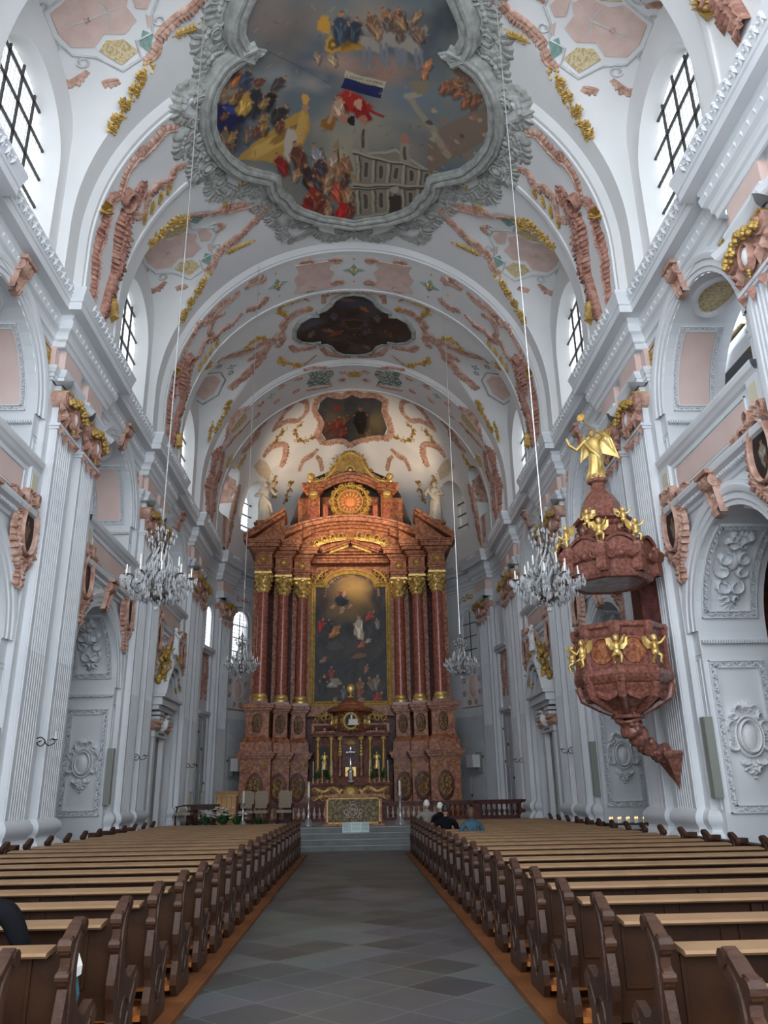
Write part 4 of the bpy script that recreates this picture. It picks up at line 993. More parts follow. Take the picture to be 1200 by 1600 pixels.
    p.poly([P(1.0, -.05), P(1.35, .15), P(1.3, .8), P(1.02, 1)], (104, 98, 90))
    # town, column and triumphal group far right
    p.poly([(668, 262), (764, 214), (766, 160), (700, 190), (668, 215)], (122, 108, 96)); p.line(640, 150, 700, 236, 6, (148, 142, 126)); p.line(636, 148, 655, 143, 6, (160, 152, 136)); p.blob(655, 132, 17, 13, (132, 122, 102), 20)
    for i in range(22): x, y = p.rn.uniform(668, 758), p.rn.uniform(165, 245); p.blob(x, y, p.rn.uniform(3, 7), p.rn.uniform(2, 5), p.rn.choice([(88, 76, 66), (168, 152, 132), (150, 110, 90), (70, 62, 58)]), 30, .9)
    p.fig(722, 125, 22, (150, 104, 78), 60); p.blob(728, 115, 32, 9, (108, 92, 80), 35); p.fig(748, 150, 18, (120, 82, 60), 40)
    # left: bishop in gold cope, kneeling company, blue cloak
    p.blob(360, 200, 34, 34, (48, 46, 54), 20, .9, .5); p.blob(365, 180, 30, 20, (20, 26, 66), 0); p.blob(352, 190, 26, 22, (22, 30, 78), 0); p.blob(360, 176, 12, 7, (52, 66, 128), 20)
    for x, y, k, c in ((352, 128, 18, (92, 100, 80)), (372, 120, 17, (178, 110, 62)), (388, 128, 18, (70, 78, 92)), (400, 150, 30, (44, 48, 56)), (386, 158, 24, (180, 146, 70)), (425, 150, 20, (32, 34, 40)), (442, 172, 22, (48, 44, 46)), (350, 150, 16, (150, 120, 90)), (360, 222, 16, (120, 92, 76))): p.fig(x, y, k, c, p.rn.uniform(10, 45))
    p.poly([(478, 168), (486, 196), (470, 232), (446, 250), (366, 246), (398, 222), (440, 190)], (176, 140, 70)); p.blob(425, 222, 50, 9, (204, 172, 98), -28, .8); p.blob(445, 208, 32, 6, (126, 92, 44), -32, .8); p.blob(470, 200, 9, 30, (196, 160, 90), 10); p.blob(452, 222, 10, 26, (188, 180, 170), 12); p.blob(477, 156, 6, 11, (206, 160, 74)); p.blob(477, 168, 6, 6, (176, 132, 104))
    for x, y, k, c in ((435, 245, 20, (128, 34, 30)), (462, 232, 24, (96, 60, 48)), (492, 232, 22, (146, 152, 160)), (500, 262, 26, (170, 102, 62)), (478, 262, 22, (58, 42, 40)), (520, 238, 16, (168, 150, 136)), (488, 290, 26, (150, 52, 44)), (520, 282, 24, (172, 84, 66)), (506, 318, 26, (146, 28, 30)), (540, 292, 20, (152, 96, 52)), (535, 315, 20, (176, 36, 34)), (478, 308, 22, (128, 30, 32)), (548, 318, 14, (120, 60, 44))): p.fig(x, y, k, c, p.rn.uniform(-25, 25))
    p.line(528, 228, 527, 262, 2, (110, 80, 50)); p.poly([(518, 226), (528, 212), (532, 228)], (150, 130, 110)); p.line(508, 252, 552, 270, 3, (170, 124, 60)); p.blob(600, 340, 60, 8, (84, 96, 92), -4, .9)
    for i in range(16): p.fig(p.rn.uniform(345, 450), p.rn.uniform(112, 215), p.rn.uniform(10, 17), p.rn.choice([(70, 64, 66), (112, 96, 80), (60, 74, 92), (140, 112, 74), (104, 66, 52)]), p.rn.uniform(5, 50))
    for i in range(14): p.fig(p.rn.uniform(462, 548), p.rn.uniform(236, 322), p.rn.uniform(11, 17), p.rn.choice([(120, 60, 46), (150, 110, 80), (84, 60, 54), (160, 130, 100), (70, 66, 72)]), p.rn.uniform(-40, 40))
    for i in range(9): p.fig(p.rn.uniform(570, 660), p.rn.uniform(5, 45), p.rn.uniform(10, 16), p.rn.choice([(120, 96, 76), (96, 84, 76), (150, 120, 90)]), p.rn.uniform(-30, 40))
    for i in range(7): p.fig(p.rn.uniform(690, 758), p.rn.uniform(110, 180), p.rn.uniform(9, 15), p.rn.choice([(120, 92, 72), (96, 84, 76), (140, 90, 66)]), p.rn.uniform(10, 70))
    for i in range(260):
        x, y = p.rn.uniform(335, 765), p.rn.uniform(0, 338); p.line(x, y, x+p.rn.uniform(-7, 7), y+p.rn.uniform(-7, 7), p.rn.uniform(.8, 1.8), p.rn.choice([(60, 56, 54), (180, 164, 140), (120, 96, 76), (96, 104, 112), (150, 110, 84)]), .35)
    return p.C*np.array([1.0, .95, .9])
FR = [(0, 22.0), (.86, 21.67), (1.4, 21.2), (1.62, 20.9), (1.75, 20.45), (1.92, 20.2), (1.99, 19.9), (2.0, 19.5), (2.2, 19.25), (2.5, 19.0), (2.85, 18.65), (3.2, 18.0), (3.42, 17.3), (3.46, 16.75), (3.33, 16.1), (3.1, 15.7), (2.8, 15.42), (2.4, 15.27), (2.05, 15.22), (1.95, 15.13), (2.1, 15.05), (2.28, 14.9), (2.38, 14.5), (2.3, 14.15), (2.1, 13.8), (1.8, 13.3), (1.4, 12.75), (.9, 12.3), (0, 12.1)]
FRL = FR+[(-a, y) for a, y in FR[-2:0:-1]]
fr = empty('ceiling_painting', (0, 16.9, 20.0)); tag(fr, 'huge lobed ceiling fresco with bishop, chariot and church front in grey moulded frame', 'ceiling painting')
fr.location = (0, 0, 0)
painted('picture', FRL, VN, paint_great, fr, K=230, h=.19, center=(0, 17), conv=fresco_uv)
def closed_band(mb, poly, prof, sub=4):
    n = len(poly); rows = []
    Q = []
    for i in range(n):
        a, c = poly[i], poly[(i+1) % n]; k = max(1, int(hypot(c[0]-a[0], c[1]-a[1])/.25))
        for j in range(k): Q.append((a[0]+(c[0]-a[0])*j/k, a[1]+(c[1]-a[1])*j/k))
    n = len(Q); ar = sum(Q[i][0]*Q[(i+1) % n][1]-Q[(i+1) % n][0]*Q[i][1] for i in range(n)); sg = 1 if ar > 0 else -1
    for i, p in enumerate(Q):
        q0, q1 = Q[i-1], Q[(i+1) % n]; dx, dy = q1[0]-q0[0], q1[1]-q0[1]; l = hypot(dx, dy) or 1; nx, ny = dy/l*sg, -dx/l*sg
        rows.append([(p[0]+nx*o, p[1]+ny*o, z) for o, z in prof])
    mb.grid(rows, cu=True)
b = MB(VN); closed_band(b, FRL, [(-.02, .17), (-.02, .26), (.05, .27), (.07, .33), (.14, .34), (.17, .29), (.22, .28), (.24, .36), (.32, .37), (.35, .30), (.42, .28), (.46, .12), (.46, 0)])
b.build('moulded_frame', 'grey', fr, smooth=True, edge=50)
# leaf fringe around it: scrolls following the outline
g = MB(VM)
def fringe(mb, P, w=.32, h=.11, lobe=.16, side=1): rocaille(mb, P, w, h, lobe, side)
LOOPS = [[(0, 22.75), (.45, 23.1), (.95, 22.85), (1.2, 22.55)], [(1.1, 22.5), (1.75, 22.75), (2.1, 22.3), (1.95, 21.9), (1.7, 22.05)], [(2.1, 22.0), (2.35, 21.5), (2.3, 20.9), (2.5, 20.5)], [(2.45, 21.2), (2.75, 20.6), (2.65, 20.1), (3.0, 19.9)],
         [(2.6, 19.9), (3.1, 19.75), (3.5, 19.2), (3.6, 18.8)], [(3.3, 19.9), (3.75, 19.4), (3.9, 18.9), (3.7, 18.5), (3.5, 18.75)], [(3.65, 18.5), (4.15, 18.3), (4.3, 17.7), (4.0, 17.3), (3.85, 17.6)], [(3.9, 17.6), (4.2, 16.95), (4.0, 16.3)],
         [(4.25, 17.1), (4.55, 16.9), (4.35, 16.5), (4.1, 16.7)], [(3.85, 16.4), (4.3, 15.9), (4.0, 15.4), (3.65, 15.5)], [(3.5, 15.7), (3.45, 15.1), (3.1, 14.8), (2.75, 14.9)], [(3.2, 15.0), (3.4, 14.5), (3.1, 14.1), (2.95, 14.4)], [(2.85, 14.7), (2.95, 14.0), (2.7, 13.4), (2.4, 13.1)], [(2.9, 13.7), (3.0, 13.2), (2.6, 12.9)]]
for m_ in (1, -1):
    for i, L in enumerate(LOOPS):
        P = [(a*m_, y) for a, y in L]; fringe(g, P, .34, .12, .14, side=1 if m_ > 0 else -1)
        c = P[-1]; cscroll(g, c, .17, .08, .1, 0, 420*m_)
    for a, y in ((.35, 22.7), (1.4, 22.2), (2.2, 21.3), (2.9, 19.7), (3.6, 18.9), (3.9, 18.0), (3.95, 16.9), (3.7, 15.8), (3.0, 15.2), (2.65, 14.3), (2.5, 13.5)):
        dome(g, m_*a, y, .14, .11, .12, 8); ovalring(g, m_*a, y, .2, .17, .06, .1, 12)
for k in range(7): leafb(g, 0, 22.75, radians(30+20*k), .55, .2, .1)
g.build('leaf_fringe', 'grey', fr)
# lettering on the banner
def ban(x, y, yo): 
    a, yy = .27+x*.98, 16.42+.21*x-y+yo; return VN(a, yy, .215)
textobj('S. FRANC. XAVERIO', .10, fr, 'inkm', lambda x, y: ban(x, y, -.09)); textobj('ET PATRONIS', .085, fr, 'inkm', lambda x, y: ban(x+.06, y, .03))

# ---- quatrefoil painting over the second rib
def paint_quat(X, Y):
    p = Paint(X, Y, (58, 50, 48), 8); p.clouds(2.2, (84, 80, 84), .8, 1.); p.clouds(3.0, (46, 34, 32), .8, 2.); p.blob(0, 27.0, 1.0, .45, (62, 74, 96), 0, .8, .7); p.blob(-1.5, 28.1, .55, .45, (88, 96, 112), 0, .8, .7); p.blob(1.6, 28.5, .6, .7, (72, 52, 44), 0, .8, .7)
    p.blob(-.3, 26.75, .4, .14, (124, 92, 76), 20); p.blob(0, 28.5, .48, .45, (96, 84, 70)); p.blob(0, 28.5, .38, .34, (54, 42, 36))
    for x, y, k, c in ((.3, 27.3, .28, (150, 88, 62)), (-.55, 29.1, .35, (140, 60, 44)), (.1, 29.4, .3, (34, 36, 48)), (.5, 29.0, .3, (70, 74, 84)), (-1.0, 28.8, .3, (120, 92, 74)), (1.2, 28.9, .35, (92, 60, 46)), (-.2, 30.1, .3, (50, 44, 42)), (.4, 30.2, .25, (110, 96, 84)), (-1.5, 28.8, .3, (104, 92, 78)), (.8, 27.9, .3, (84, 90, 100)), (-.7, 27.8, .3, (74, 82, 94))): p.fig(x, y, k, c, p.rn.uniform(-60, 60), (150, 110, 88))
    for i in range(120): x, y = p.rn.uniform(-2, 2), p.rn.uniform(26.5, 30.9); p.line(x, y, x+p.rn.uniform(-.2, .2), y+p.rn.uniform(-.2, .2), .02, p.rn.choice([(120, 110, 104), (40, 30, 28), (96, 76, 62)]), .4)
    return p.C*.8
QH = [(0, 26.42), (.35, 26.5), (.62, 26.75), (.72, 27.05), (.95, 27.35), (1.2, 27.45), (1.2, 27.72), (1.5, 27.62), (1.85, 27.8), (2.07, 28.3), (2.1, 28.8), (1.9, 29.25), (1.55, 29.55), (1.22, 29.6), (1.22, 29.85), (1.0, 29.9), (.8, 30.15), (.66, 30.6), (.4, 30.88), (0, 30.95)]
QL = QH+[(-a, y) for a, y in QH[-2:0:-1]]
q = empty('ceiling_painting'); tag(q, 'dark quatrefoil ceiling painting in grey frame between the two farther ribs', 'ceiling painting')
painted('picture', QL, VM, paint_quat, q, K=105, h=.06)
b = MB(VM); closed_band(b, QL, [(-.01, .05), (-.01, .12), (.06, .13), (.10, .09), (.14, .0)]); b.build('moulded_frame', 'grey', q, smooth=True, edge=50)
# ---- painting in the half dome
def paint_apse(X, Y):
    X = -X*0+X; p = Paint(X, -Y, (86, 84, 80), 5); p.clouds(2.2, (64, 68, 76), .8, 1.); p.blob(0, -4.2, 1.6, .6, (66, 74, 84), 0, .9, .6); p.blob(1.1, -3.2, .6, .7, (128, 114, 84), 0, .9, .7); p.blob(.5, -2.6, .8, .35, (96, 88, 62), 0, .8, .6)
    p.blob(-1.0, -2.9, .75, .55, (122, 50, 40), 0, .9, .7); p.blob(-.9, -4.0, .25, .22, (132, 50, 38)); p.blob(-1.1, -3.4, .6, .3, (112, 100, 84), 20, .7, .7)
    p.fig(.3, -3.6, .75, (20, 18, 20), 0, (140, 104, 80)); p.blob(.3, -3.0, .3, .5, (16, 14, 16))
    for x, y, k, c in ((-.8, -3.3, .4, (130, 56, 44)), (-.4, -3.4, .35, (120, 84, 62)), (-1.3, -3.0, .35, (96, 66, 52)), (-.5, -2.7, .35, (140, 62, 48)), (.7, -2.6, .3, (110, 96, 70))): p.fig(x, y, k, c, p.rn.uniform(-40, 40))
    for i in range(90): x, y = p.rn.uniform(-1.8, 1.8), p.rn.uniform(-4.9, -2.2); p.line(x, y, x+p.rn.uniform(-.15, .15), y+p.rn.uniform(-.15, .15), .02, p.rn.choice([(160, 140, 110), (50, 40, 36), (120, 60, 46)]), .4)
    return p.C*.7
AP = [(-1.9, 3.93), (-1.87, 4.38), (-1.51, 4.75), (-.66, 4.55), (-.13, 4.8), (.29, 4.62), (1.1, 4.62), (1.5, 4.34), (1.4, 3.86), (1.62, 2.91), (1.44, 2.5), (.96, 2.47), (.18, 2.28), (-.2, 2.12), (-.6, 2.3), (-1.36, 2.27), (-1.63, 2.68), (-1.5, 3.2)]
q = empty('ceiling_painting'); tag(q, 'small wavy edged painting of a black robed figure in rose frame above the altar', 'ceiling painting')
painted('picture', AP, AM, paint_apse, q, K=80, h=.05)
b = MB(AM)
for i in range(len(AP)):
    P = [AP[i-1], AP[i], AP[(i+1) % len(AP)]]; cx, cy = -.1, 3.5; rocaille(b, [(cx+(x-cx)*1.1, cy+(y-cy)*1.08) for x, y in P], .26, .1, .12, side=1)
b.build('rocaille_frame', 'stucco', q)

# ================================================================ STUCCO OF THE VAULT
def VB(a, y, h): th = a/6.4; R = prof_r(abs(sin(th)), cos(th))-h; return (R*sin(th), y, CZ+R*cos(th))
def both(name, matn, T, fn, n=1, thing=ceiling):
    for m_ in (-1, 1):
        TT = (lambda T, m_: (lambda a, y, h: T(m_*a, y, h)))(T, m_)
        b = MB(TT); fn(b); b.build(name, matn, thing)
for dy, full in ((0, 1), (8.0, 0)):       # garlands of the two side ribs (first rib at 16.87, second at 24.85)
    def outer(b, dy=dy): 
        if dy == 0: rocaille(b, [(4.42, 16.2), (4.75, 16.0), (5.1, 16.05), (5.5, 16.05), (5.75, 15.95), (6.31, 16.05), (6.75, 16.35)], .25, .11, .13, side=-1)
        else: rocaille(b, [(3.8, 24.0), (4.2, 24.1), (4.7, 23.95), (5.2, 24.05), (5.6, 23.75), (6.2, 23.9), (6.8, 24.0)], .24, .11, .13, side=-1)
    def inner(b, dy=dy):
        if dy == 0: rocaille(b, [(4.47, 17.45), (4.8, 17.3), (5.09, 17.5), (5.45, 17.25), (5.84, 17.3), (6.15, 17.55), (6.55, 17.2)], .25, .11, .13)
        else: rocaille(b, [(3.9, 25.25), (4.3, 25.4), (4.7, 25.25), (5.2, 25.2), (5.55, 24.85), (6.0, 25.1), (6.5, 24.9)], .24, .11, .13); rocaille(b, [(4.5, 24.5), (4.9, 24.35), (5.3, 24.6), (5.2, 25.0)], .2, .1, .12)
    def heavy(b, dy=dy):
        if dy == 0:
            rocaille(b, [(6.75, 16.2), (7.1, 16.0), (7.7, 16.15), (8.5, 16.1), (9.3, 16.2), (10.1, 16.15)], .24, .2, .14, side=-1)
            rocaille(b, [(6.5, 16.75), (6.8, 17.1), (7.38, 17.5), (8.0, 17.45), (8.7, 17.25), (9.5, 17.0), (10.2, 16.8)], .34, .26, .13)
            rocaille(b, [(6.5, 16.9), (6.9, 16.75), (7.4, 16.95), (8.0, 17.3), (8.5, 17.25)], .2, .3, .12, side=-1); cscroll(b, (6.55, 16.55), .3, .16, .26, 0, 380)
            for k in range(6): leafb(b, 6.6, 16.45+.1*k, radians(140+15*k), .5, .18, .2)
            rocaille(b, [(6.4, 17.1), (6.0, 17.0), (5.75, 16.75)], .2, .14, .12); rocaille(b, [(6.3, 16.9), (5.95, 16.75), (5.9, 17.2)], .16, .12, .12)
        else:
            rocaille(b, [(6.75, 24.1), (7.2, 24.0), (7.8, 24.15), (8.6, 24.05), (9.4, 24.15), (10.1, 24.3)], .24, .2, .14, side=-1)
            rocaille(b, [(6.5, 24.75), (6.9, 25.1), (7.5, 25.4), (8.3, 25.15), (9.0, 24.95), (9.8, 24.7)], .33, .24, .13)
            rocaille(b, [(6.6, 24.45), (7.1, 24.6), (7.7, 24.95)], .22, .26, .12, side=-1); cscroll(b, (6.6, 24.5), .28, .15, .24, 0, 380)
            for k in range(6): leafb(b, 6.7, 24.2+.1*k, radians(140+15*k), .45, .16, .18)
    both('rib_garland', 'stucco', VM, outer); both('rib_garland', 'stucco', VM, inner); both('rib_festoon', 'stuccod', VM, heavy)
    def gl(b, dy=dy):
        y0 = 16.05 if dy == 0 else 24.0
        wingleaf(b, [(7.2, y0), (7.5, y0-.25)], .2, .2); wingleaf(b, [(8.9, y0+1.2), (9.2, y0+1.5)], .25, .25)
        for k in range(4): wingleaf(b, [(5.0+.35*k, y0+1.5), (5.2+.35*k, y0+1.7)], .09, .12, 3)
    both('gilt_leaf', 'ochre', VM, gl)
# nearest rib, seen only at its foot on the right and left
def f0(b): rocaille(b, [(6.7, 8.3), (7.5, 8.2), (8.4, 8.3), (9.6, 8.2)], .42, .3, .17, side=-1); rocaille(b, [(6.6, 9.0), (7.3, 9.6), (8.3, 9.4), (9.6, 9.0)], .5, .3, .18)
both('rib_festoon', 'stuccod', VM, f0)
def f0b(b): wingleaf(b, [(6.2, 9.0), (6.6, 9.7)], .35, .2); wingleaf(b, [(8.4, 9.6), (7.9, 9.9)], .3, .2)
both('gilt_leaf', 'ochre', VM, f0b)
# crown of the second rib: pink fields, three green and gold stars, small scrolls
def rect(b): patch(b, [(.62, 24.15), (1.85, 24.05), (1.75, 24.5), (1.95, 24.8), (1.85, 25.3), (2.0, 25.65), (.6, 25.75), (.75, 25.3), (.62, 24.9), (.78, 24.6)], .02)
both('pink_field', 'pinkpaint', VM, rect)
def small(b):
    for (a, y, sg) in ((.5, 24.15, 1), (.48, 25.5, -1), (1.39, 24.0, 1), (1.39, 25.65, -1)): cscroll(b, (a, y), .17, .1, .07, 0, 380*sg); rocaille(b, [(a-.15, y), (a+.1, y-.06*sg), (a+.3, y)], .16, .07, .09)
    rocaille(b, [(2.9, 24.25), (3.2, 23.95), (3.6, 24.05)], .3, .09, .13, side=-1); rocaille(b, [(2.9, 25.2), (3.3, 25.45), (3.7, 25.25)], .3, .09, .13)
both('small_scrolls', 'stucco', VM, small)
def star(b, a, y, r):
    for k in range(4): leafb(b, a, y, pi/4*0+k*pi/2, r, r*.62, .05)
b = MB(VM)
for a in (0, 2.49, -2.49): star(b, a, 24.8, .42)
b.build('green_star', 'teal', ceiling)
b = MB(VM)
for a in (0, 2.49, -2.49):
    blossom(b, a, 24.8, .2, .08, 4, .78)
    for k in range(4): leafb(b, a+.62*cos(k*pi/2), 24.8+.62*sin(k*pi/2), k*pi/2, .13, .1, .05)
b.build('gilt_blossom', 'ochre', ceiling)
# crown of the third rib
b = MB(VM)
for m_ in (1, -1): patch(b, [(m_*x, y) for x, y in ((.85, 32.1), (1.4, 31.95), (1.85, 31.75), (1.75, 32.3), (1.95, 32.7), (1.85, 33.15), (1.4, 33.2), (.9, 33.4), (1.0, 32.9), (.8, 32.5))], .02)
b.build('green_lattice_field', mat('green lattice', (.52, .53, .48), .8, col2=(.13, .22, .19), scale=7, kind='voronoi', ramp=(.42, .55)), ceiling)
def r3(b):
    for a, y in ((.45, 32.3), (.5, 33.0), (2.2, 32.0), (2.4, 33.0), (3.0, 32.0), (3.3, 33.0), (4.0, 32.3), (4.3, 33.0)): cscroll(b, (a, y), .16, .08, .06, 0, 360); leafb(b, a, y, a*3, .35, .15, .05)
    rocaille(b, [(.9, 31.8), (1.4, 31.6), (2.0, 31.5)], .16, .06, .1); rocaille(b, [(.9, 33.5), (1.4, 33.5), (2.0, 33.35)], .16, .06, .1)
    rocaille(b, [(4.6, 31.7), (5.2, 31.5), (5.8, 31.6), (6.3, 31.9)], .22, .08, .12, side=-1); rocaille(b, [(4.7, 32.9), (5.3, 32.8), (5.9, 32.6), (6.4, 32.4)], .24, .08, .12)
both('rib_scrolls', 'stucco', VM, r3)
def r3f(b): rocaille(b, [(6.6, 31.8), (7.14, 31.6), (7.8, 31.75), (8.5, 31.6), (9.7, 31.7)], .26, .2, .14, side=-1); rocaille(b, [(6.6, 32.3), (7.2, 32.9), (8.0, 32.7), (8.8, 32.9), (9.8, 32.4)], .3, .2, .14)
both('rib_festoon', 'stuccod', VM, r3f)
def r3y(b): patch(b, [(4.8, 31.8), (5.3, 31.75), (5.8, 31.9), (5.7, 32.3), (5.2, 32.5), (4.8, 32.4)], .02)
both('yellow_field', 'yellow', VM, r3y)
b = MB(VM)
for m_ in (1, -1): star(b, m_*3.48, 32.3, .26)
b.build('green_star', 'teal', ceiling); b = MB(VM); blossom(b, 0, 32.6, .38, .08, 8); b.build('gilt_blossom', 'ochre', ceiling)
# chevrons, gilt wings, sprigs and fields of the window caps
for dy in (0, -8.0, 8.0):
    near = [(2.5, 20.85), (2.75, 20.55), (3.1, 20.35), (3.48, 20.2), (3.8, 20.05), (4.04, 20.1)]; far = [(2.5, 20.85), (2.85, 21.2), (3.3, 21.5), (3.7, 21.6), (4.05, 21.75), (4.25, 21.85)]
    sh = lambda P, dy=dy: [(a, y+dy) for a, y in P]
    nb = {0: 1, -8.0: 0, 8.0: 2}[dy]
    if dy < 8:
        both('window_cap_scroll', 'stucco', VM, lambda b: (rocaille(b, sh(near), .27, .11, .11, side=-1), rocaille(b, sh(far), .27, .11, .11, side=1), [leafb(b, 2.6, 20.85+dy, radians(120+20*k), .4, .14, .1) for k in range(7)],
             rocaille(b, sh([(4.1, 20.0), (4.3, 19.75), (4.7, 19.6)]), .16, .08, .1), rocaille(b, sh([(4.2, 21.9), (4.4, 22.1), (4.7, 22.2)]), .16, .08, .1, side=-1)))
        both('gilt_wing', 'ochre', VM, lambda b: (wingleaf(b, sh([(3.75, 19.95), (3.5, 19.9), (3.3, 19.65), (3.05, 19.45)]), .22), wingleaf(b, sh([(3.95, 21.95), (3.6, 22.0), (3.35, 22.05), (3.1, 22.1)]), .2)))
        both('green_drop', 'teal', VM, lambda b: (patch(b, sh([(4.25, 20.0), (4.5, 19.75), (4.62, 19.95), (4.45, 20.2)]), .03), patch(b, sh([(4.3, 21.75), (4.5, 22.05), (4.62, 21.85), (4.45, 21.6)]), .03)))
        both('gilt_sprig', 'ochre', VB, lambda b: (sprig(b, sh([(4.75, 19.42), (5.4, 19.05), (6.2, 18.85)]), .16, .16, 26, .05, random.Random(2)), sprig(b, sh([(4.7, 22.3), (5.3, 22.6), (6.1, 22.85)]), .17, .16, 26, .05, random.Random(3))))
        both('pink_field', 'pinkpaint', VM, lambda b: (patch(b, sh([(5.85, 21.1), (5.85, 20.6), (5.4, 20.35), (5.15, 20.55), (4.75, 20.45), (4.5, 20.75), (4.6, 21.0), (4.5, 21.35), (4.8, 21.55), (5.15, 21.4), (5.4, 21.6), (5.75, 21.45)]), .025), patch(b, sh([(4.45, 20.6), (4.25, 20.65), (4.1, 21.0), (4.25, 21.2), (4.45, 21.1)]), .025), patch(b, sh([(4.3, 21.3), (4.15, 21.5), (4.35, 21.6)]), .02)))
        both('yellow_field', 'yellow', VM, lambda b: (patch(b, sh([(5.35, 20.3), (5.1, 20.0), (4.75, 20.1), (4.7, 20.35), (5.0, 20.45)]), .03), patch(b, sh([(5.35, 21.7), (5.15, 21.55), (4.85, 21.65), (4.7, 21.95), (5.1, 22.1)]), .03)))
        both('field_outline', 'greylight', VM, lambda b: (outline(b, sh([(5.95, 21.1), (5.95, 20.5), (5.5, 20.3), (5.35, 20.15), (5.1, 19.9), (4.65, 20.0), (4.6, 20.35), (4.35, 20.5), (4.05, 20.7), (4.0, 21.05), (4.2, 21.35), (4.3, 21.7), (4.65, 21.75), (4.7, 22.1), (5.15, 22.2), (5.45, 21.8), (5.8, 21.6)]), .045, .05),
             ridge(b, spline(sh([(5.85, 21.0), (5.3, 21.0), (4.6, 20.95)]), 10), .04, .04), ridge(b, spline(sh([(5.1, 20.5), (4.95, 20.95), (5.05, 21.4)]), 8), .04, .04), [cscroll(b, (a, y+dy), .12, .045, .05, 0, 400) for a, y in ((5.95, 20.4), (6.0, 21.3), (5.7, 21.8), (5.6, 20.1), (4.0, 20.6), (4.1, 21.5), (6.15, 21.6), (6.1, 20.2))]))
        both('small_scrolls', 'stucco', VM, lambda b: ([rocaille(b, sh(P), .14, .06, .09) for P in ([(5.75, 20.2), (6.0, 20.0), (6.1, 20.2)], [(5.7, 22.0), (6.05, 22.1), (6.2, 21.9)], [(5.3, 19.7), (5.6, 19.8)], [(3.95, 20.6), (3.8, 20.85), (4.0, 21.0)], [(5.3, 22.35), (5.6, 22.3)])], blossom(b, 5.35, 21.0+dy, .11, .07)))
    else:
        both('window_cap_scroll', 'stucco', VM, lambda b: (rocaille(b, [(3.05, 28.3), (3.4, 28.1), (3.8, 28.15), (4.34, 28.05), (4.8, 27.6), (5.2, 27.0)], .3, .1, .13, side=-1), rocaille(b, [(3.1, 28.4), (3.4, 28.9), (3.76, 29.35), (4.36, 29.75), (5.0, 30.0)], .34, .11, .13), rocaille(b, [(3.3, 28.9), (3.6, 28.75), (4.0, 29.0)], .24, .09, .12), [leafb(b, 3.0, 28.3, radians(110+25*k), .5, .16, .1) for k in range(6)]))
        both('gilt_sprig', 'ochre', VB, lambda b: (sprig(b, [(5.3, 30.2), (5.8, 30.5), (6.4, 30.65)], .14, .17, 18, .07, random.Random(5)), sprig(b, [(5.5, 26.6), (5.9, 26.3), (6.5, 26.1)], .13, .16, 14, .07, random.Random(6)), sprig(b, [(6.5, 30.0), (7.0, 30.3)], .12, .15, 8, .07, random.Random(7)), sprig(b, [(3.3, 27.9), (3.6, 27.6), (4.0, 27.7)], .12, .16, 8, .06, random.Random(8))))
        both('pink_field', 'pinkpaint', VM, lambda b: (patch(b, [(5.1, 29.4), (5.2, 29.0), (5.6, 28.7), (5.9, 28.9), (6.0, 29.5), (5.9, 30.0), (5.5, 29.9)], .025),))
        both('field_outline', 'grey', VM, lambda b: (outline(b, [(4.95, 29.5), (5.0, 28.9), (5.5, 28.5), (6.0, 28.7), (6.15, 29.5), (6.0, 30.15), (5.4, 30.05)], .045, .05), [cscroll(b, (a, y), .12, .045, .05, 0, 400) for a, y in ((5.0, 28.4), (5.4, 28.0), (4.7, 29.2), (6.2, 28.6))]))
        b = MB(VM)
        for m_ in (1, -1): star(b, m_*4.6, 28.9, .22)
        b.build('green_star', 'teal', ceiling)
# rose frame and sprigs around the quatrefoil
def qf(b):
    rocaille(b, [(.1, 26.2), (.6, 26.15), (.95, 26.5), (1.0, 26.95)], .2, .07, .11, side=-1); rocaille(b, [(1.4, 27.25), (1.9, 27.15), (2.4, 27.5), (2.5, 27.9)], .28, .08, .12, side=-1); rocaille(b, [(2.4, 27.8), (2.65, 28.2), (2.6, 28.7), (2.85, 28.9)], .24, .08, .12)
    rocaille(b, [(2.35, 29.3), (2.1, 29.8), (1.6, 30.0), (1.4, 29.95)], .26, .08, .12, side=-1); rocaille(b, [(1.2, 30.2), (1.0, 30.7), (.6, 31.1), (.1, 31.2)], .22, .07, .11, side=-1); cscroll(b, (2.75, 28.9), .15, .08, .07, 0, 360)
    rocaille(b, [(1.5, 26.6), (1.8, 26.2), (2.1, 26.5)], .1, .05, .1); rocaille(b, [(1.4, 30.7), (1.9, 31.2), (2.2, 31.2)], .1, .05, .1)
both('rocaille_frame', 'stucco', VM, qf)
both('gilt_sprig', 'ochre', VM, lambda b: (sprig(b, [(1.9, 26.2), (2.3, 26.2), (2.5, 26.7), (2.3, 27.05)], .12, .14, 16, .06, random.Random(12)), sprig(b, [(2.9, 29.9), (2.6, 30.5), (2.1, 31.2)], .12, .14, 16, .06, random.Random(13)), sprig(b, [(1.6, 27.0), (1.45, 27.1)], .05, .12, 3, .06, random.Random(1))))
